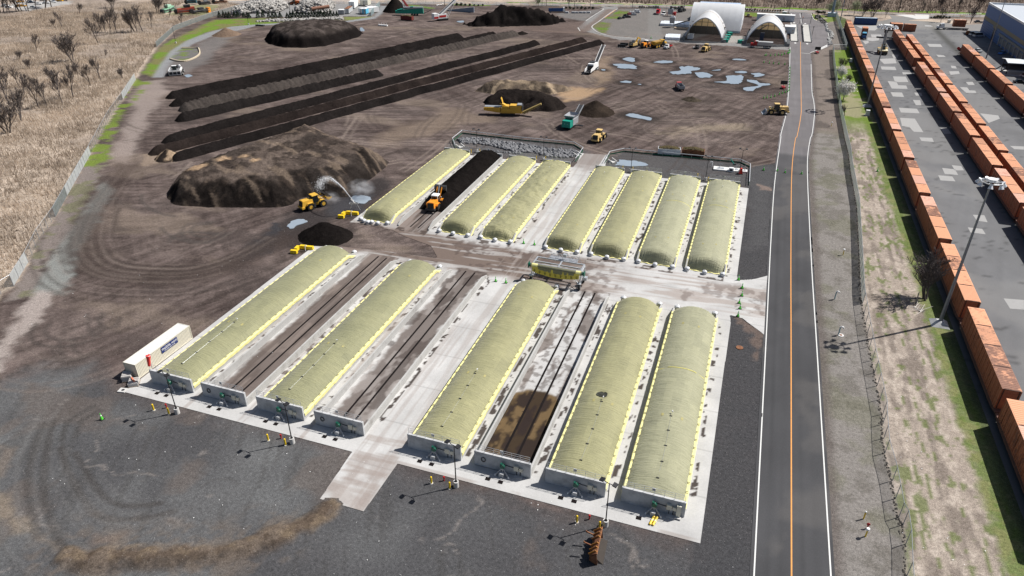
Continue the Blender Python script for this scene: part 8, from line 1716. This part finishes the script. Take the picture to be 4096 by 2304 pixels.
for tt, x_, y_, s, l in (('K',1010,300,1.0,'pale budding tree left of the monopole'), ('K',1110,290,1.2,'pale budding tree right of the monopole'), ('K',1520,310,1.25,'pale budding tree behind the blue container'), ('J',340,110,.8,'fresh green shrub tree behind the black pile')): blossom(P(tt, x_, y_), s, l, PL_ME, 'budding_tree')
CON = leafy('crown', 420, 1.25, 3.4, .3, .2, EVG, 3, True); cst = MB().cyl((0,0,-.1),(0,0,2.6),.1,.04,5,False).mesh('trunk', BARK)
cp = [('N',x_,y_) for x_, y_ in ((1282,322),(1360,325),(1410,325),(1462,330),(1560,325),(1620,318),(1730,325),(1830,335),(1800,320),(1990,330),(2080,318),(2190,332),(2260,335),(2322,340),(2400,330))]+[('M',690+k*57,332-k*1.7) for k in range(17)]
cp = sorted(cp[:15], key=lambda q: q[1])+cp[15:]
for k, p_ in enumerate(cp):
    q = P(*p_); t = thing('conifer', 'small dark conifer, %s from left in the %s row before the rubble' % ((ORDW+['sixteenth','seventeenth'])[k if k < 15 else k-15], 'spaced left' if k < 15 else 'dense right'), 'tree', (q[0], q[1], 0), k*.9, 'conifers in the left part of the row' if k < 15 else 'conifers in the right part of the row'); t.scale = (random.uniform(.85, 1.2),)*2+(random.uniform(.85, 1.2),); link('trunk', cst, t, (0,0,0)); link('crown', CON, t, (0,0,0))
SH_ME = leafy('foliage', 260, 1.2, 1.6, .0, .18, SHR, 4); sst = MB().cyl((0,0,0),(0,0,.9),.06,.03,4,False).mesh('stem', BARK)
shp = [('J',2200+k*42,150+k*1.0,'behind the machine line') for k in range(9)]+[('F',380+k*28,160,'at the far lot fence') for k in range(7)]+[('F',1620+k*44,188+k*.9,'in the hedge behind the halls') for k in range(16)]+[('K',770+k*30,275+(k % 2)*4,'by the far gate') for k in range(6)]+[('I',1240+k*80,102+k*1.2,'on the far road verge') for k in range(8)]+[('J',850+k*70,160+(k % 3)*8,'behind the grey blocks') for k in range(8)]+[('L',720+k*60,370,'along the warehouse driveway') for k in range(7)]
cnt = {}
for tt, x_, y_, wh in shp:
    cnt[wh] = cnt.get(wh, -1)+1; q = P(tt, x_, y_); t = thing('shrub', 'dark rounded shrub, %s from the left %s' % (ORDW[cnt[wh]] if cnt[wh] < 15 else 'last', wh), 'shrub', (q[0], q[1], 0), x_, 'dark shrubs along the far road'); s = random.uniform(.7, 1.25); t.scale = (s, s, s); link('stem', sst, t, (0,0,0)); link('foliage', SH_ME, t, (0,0,0))
# reeds and far brush as masses
def blades(name, polyfn, n, h0, h1, wd, c1, c2, seed, dens=None):
    r = np.random.default_rng(seed); a, b = polyfn(r, n)
    if dens is not None: k = dens(a, b) > r.random(len(a)); a, b = a[k], b[k]
    k = in_view(a, b, 0, 1.15); a, b = a[k], b[k]; n = len(a); th = r.uniform(0, math.pi, n); h = r.uniform(h0, h1, n); dx, dy = np.cos(th)*wd*r.uniform(.6, 1.5, n), np.sin(th)*wd*r.uniform(.6, 1.5, n); lx, ly = r.normal(0, .28, n)*h-.12*h, r.normal(0, .28, n)*h-.1*h
    z0 = np.full(n, -.5); V = np.stack([np.stack([a-dx, b-dy, z0], 1), np.stack([a+dx, b+dy, z0], 1), np.stack([a+lx, b+ly, h], 1)], 1).reshape(-1, 3)
    t_ = np.clip(fbm(a, b, 14, 4, seed)*2-.5+r.normal(0, .22, n), 0, 1); cc = lerp(A(*c1), A(*c2), t_); cc = np.repeat(cc, 3, 0); 
    return setting(name, np_mesh(name, V, np.arange(3*n).reshape(-1, 3), vcol_mat(name+' blades', 2, .1, bmp=0, leafy_=.5), cc), None, 'stuff')
marsh_poly = fence_base[:-1]+PL('N',(1780,100),(1500,60),(900,-30))+PL('O',(1300,100),(560,215),(0,260),(-900,300))+PL('C0',(-1500,500),(-900,1400))
mp = np.array(marsh_poly); 
def in_marsh(r, n):
    a = r.uniform(mp[:, 0].min(), -70, n); b = r.uniform(mp[:, 1].min(), mp[:, 1].max(), n); k = inside(a, b, marsh_poly) & (seg_dist(a, b, marsh_poly, True) > .8) & ~inside(a, b, PL('N',(250,285),(1080,285),(1300,90),(1000,40),(600,60))); return a[k], b[k]
blades('reeds', in_marsh, 620000, .5, 1.7, .13, (.34,.278,.22), (.56,.465,.37), 501, lambda a, b: np.where(smooth(.50, .60, fbm(a, b, 30, 4, 9)) > .5, .25, 1.0))
def far_band(r, n): 
    a = r.uniform(-420, 240, n); b = r.uniform(495, 760, n); fy = np.interp(a, [p_[0] for p_ in far_pts], [p_[1] for p_ in far_pts])+6; k = b > fy; return a[k], b[k]
blades('brush', far_band, 90000, .8, 2.6, .35, (.11,.085,.072), (.25,.20,.165), 503)
r = random.Random(77)
for k in range(46):
    x_ = r.uniform(-230, 190); fy = np.interp(x_, [p_[0] for p_ in far_pts], [p_[1] for p_ in far_pts]); bare((x_, fy+r.uniform(8, 75)), r.uniform(5, 10), 'bare tree standing in the brown brush beyond the far road', BUSHV if k % 3 == 0 else None, 'bare trees beyond the far road', base=8 if k % 3 == 0 else 10)
# fallen bleached branches by the leaning tree
q = P('C3',1590,255); t = thing('dead_branches', 'heap of bleached fallen branches beside the bare tree', 'branches', (q[0], q[1], 0)); r = random.Random(8)
for k in range(12): a = r.uniform(0, 6.28); L_ = r.uniform(.8, 2.6); part('branch', MB().cyl((r.uniform(-1, 1), r.uniform(-1, 1), .1), (math.cos(a)*L_, math.sin(a)*L_, r.uniform(.1, .7)), .07, .03, 5), mat('bleached wood',(.55,.52,.48),.9), t)
q = P('C3',1560,200); t = thing('tree_stump', 'slim broken pale trunk standing by the fallen branches', 'stump', (q[0], q[1], 0)); part('trunk', MB().cyl((0,0,0),(-.1,.1,2.4),.14,.1,7), mat('pale trunk',(.28,.26,.24),.9), t); part('snag', MB().cyl((-.1,.1,2.3),(.05,.0,2.9),.06,.02,5), mat('pale trunk',(.28,.26,.24),.9), t)
# ============================================================ POLES, CARS AND SCRAP AT THE FAR EDGE
def upole(p, H, label):
    t = thing('utility_pole', label, 'utility pole', (p[0], p[1], 0), .1, 'poles along the far road'); part('pole', MB().cyl((0,0,0),(0,0,H),.17,.12,7), mat('dark pole timber',(.05,.042,.036),.9), t); part('lamp_arm', MB().tube([(0,0,H-1),(1.0,-.3,H-.5),(2.2,-.5,H-.6)], .05, 4), GREYP, t)
for k, (tt, x_, y_) in enumerate((('J',405,112),('J',482,120),('J',1003,150),('J',1290,128),('J',2070,135),('F',587,145),('F',1733,185),('F',2083,132),('F',2125,185),('K',175,270),('K',1385,225),('K',2440,268),('L',60,262),('L',650,258),('I',1095,100),('M',2110,260),('M',745,270))): upole(P(tt, x_, y_), 11 if k not in (0, 1, 15, 16) else 8, 'dark timber utility pole, %s from the left along the far road' % (ORDW+['sixteenth','seventeenth'])[k])
for tt, x_, y_, H_, l in (('A0',1645,405,8.5,'slim dark street lamp on the green bank above the gravel path'), ('N',1815,455,8,'slim dark street lamp beside the gravel path near the conifers')):
    q = P(tt, x_, y_); t = thing('street_lamp', l, 'street lamp', (q[0], q[1], 0)); part('pole', MB().cyl((0,0,.6),(0,0,H_),.1,.07,7), BLKM, t); part('arm', MB().cyl((0,0,H_),(1.1,0,H_+.1),.06,n=5).box((1.2,0,H_+.1),(.7,.35,.15)), BLKM, t); part('footing', MB().cyl((0,0,0),(0,0,.8),.4,n=10), CONCL, t)
carm = [WHITE, BLKM, SILV, mat('taxi orange paint',(.62,.30,.02),.4), mat('grey car paint',(.16,.165,.17),.35), WHITE, mat('navy car paint',(.03,.04,.08),.35)]
cn = ['white','black','silver','orange','grey','white','navy']
for k, (x_, y_) in enumerate(((95,120),(160,150),(380,45),(365,125),(590,60),(700,85),(560,40),(850,65),(970,50),(1100,25),(1180,15),(420,125),(800,10),(1010,25),(610,150))):
    j = 3 if k in (3, 11) else (5 if k in (5, 0, 14, 6) else (k*5) % 7); q = P('O', x_, y_); car('%s car %s in the lot beyond the marsh trees' % (cn[j], ('at the near left','second from the left','at the rear left','before the rear van row','left of the middle','right of the black one','behind the middle','in the right half','beside the road edge','at the right rear','at the far right corner','beside the other orange one','behind the right half','between silver ones','alone nearest the trees')[k]), q, .35+(k % 3)*.2, carm[j], 'car', 4.6, 1.85, 1.5, 'cars in the far left lot')
def scrap(label, a, b, m1, m2, H_=3.0):
    t = thing('scrap_machine', label, 'scrap machine', (*mid(a, b), 0), hdg(a, b)); L_ = math.hypot(b[0]-a[0], b[1]-a[1])/2
    part('hull', MB().hexa([(-L_,-1.5,.6),(L_,-1.5,.6),(L_,1.5,.6),(-L_,1.5,.6),(-L_*.9,-1.4,H_*.8),(L_*.9,-1.4,H_),(L_*.9,1.4,H_),(-L_*.9,1.4,H_*.8)]), m1, t); part('cowl', MB().bx(-L_*.2,L_*.5,-1.2,1.2,H_,H_+1.2), m2, t)
    part('lattice', MB().tube([(-L_,-1.7,1.2),(L_*1.2,-1.8,2.6)], .15, 4).tube([(-L_,-1.7,2.0),(L_*1.2,-1.8,1.4)], .15, 4), DARK, t); part('drum', MB().cyl((-L_-.4,-1,1.5),(-L_-.4,1,1.5),1.3,n=10), BLKM, t)
scrap('mint green derelict trommel machine in the reeds', P('N',240,255), P('N',430,190), mat('mint derelict paint',(.22,.42,.28),.6), mat('mint pale paint',(.35,.55,.42),.6)); scrap('red and grey derelict machine with lattice conveyor', P('N',500,255), P('N',850,230), mat('derelict red paint',(.38,.07,.04),.6), BLKM, 3.6); scrap('dark lattice conveyor with an orange end at the scrap lot', P('N',790,255), P('N',1060,225), DARK, DARK, 2.0)
scrap('old teal and white truck body behind the scrap machines', P('N',690,75), P('N',870,70), mat('teal truck paint',(.04,.13,.16),.5), WHITE, 3.0); scrap('grey scrapped truck chassis on the far grass', P('N',930,90), P('N',1110,75), DARK, GREYP, 2.0); scrap('rusty brown trailer frame on the far grass', P('N',1190,70), P('N',1430,60), RUST, RUST, 1.6)
q = P('N',1060,230); t = thing('painted_block', 'orange painted block at the end of the lattice conveyor', 'block', (q[0], q[1]+1, 0)); part('block', MB().bx(-1,1,-1,1,0,3), ORG, t); part('bracket', MB().bx(-.3,.3,-1.3,-1,.5,2), DARK, t)
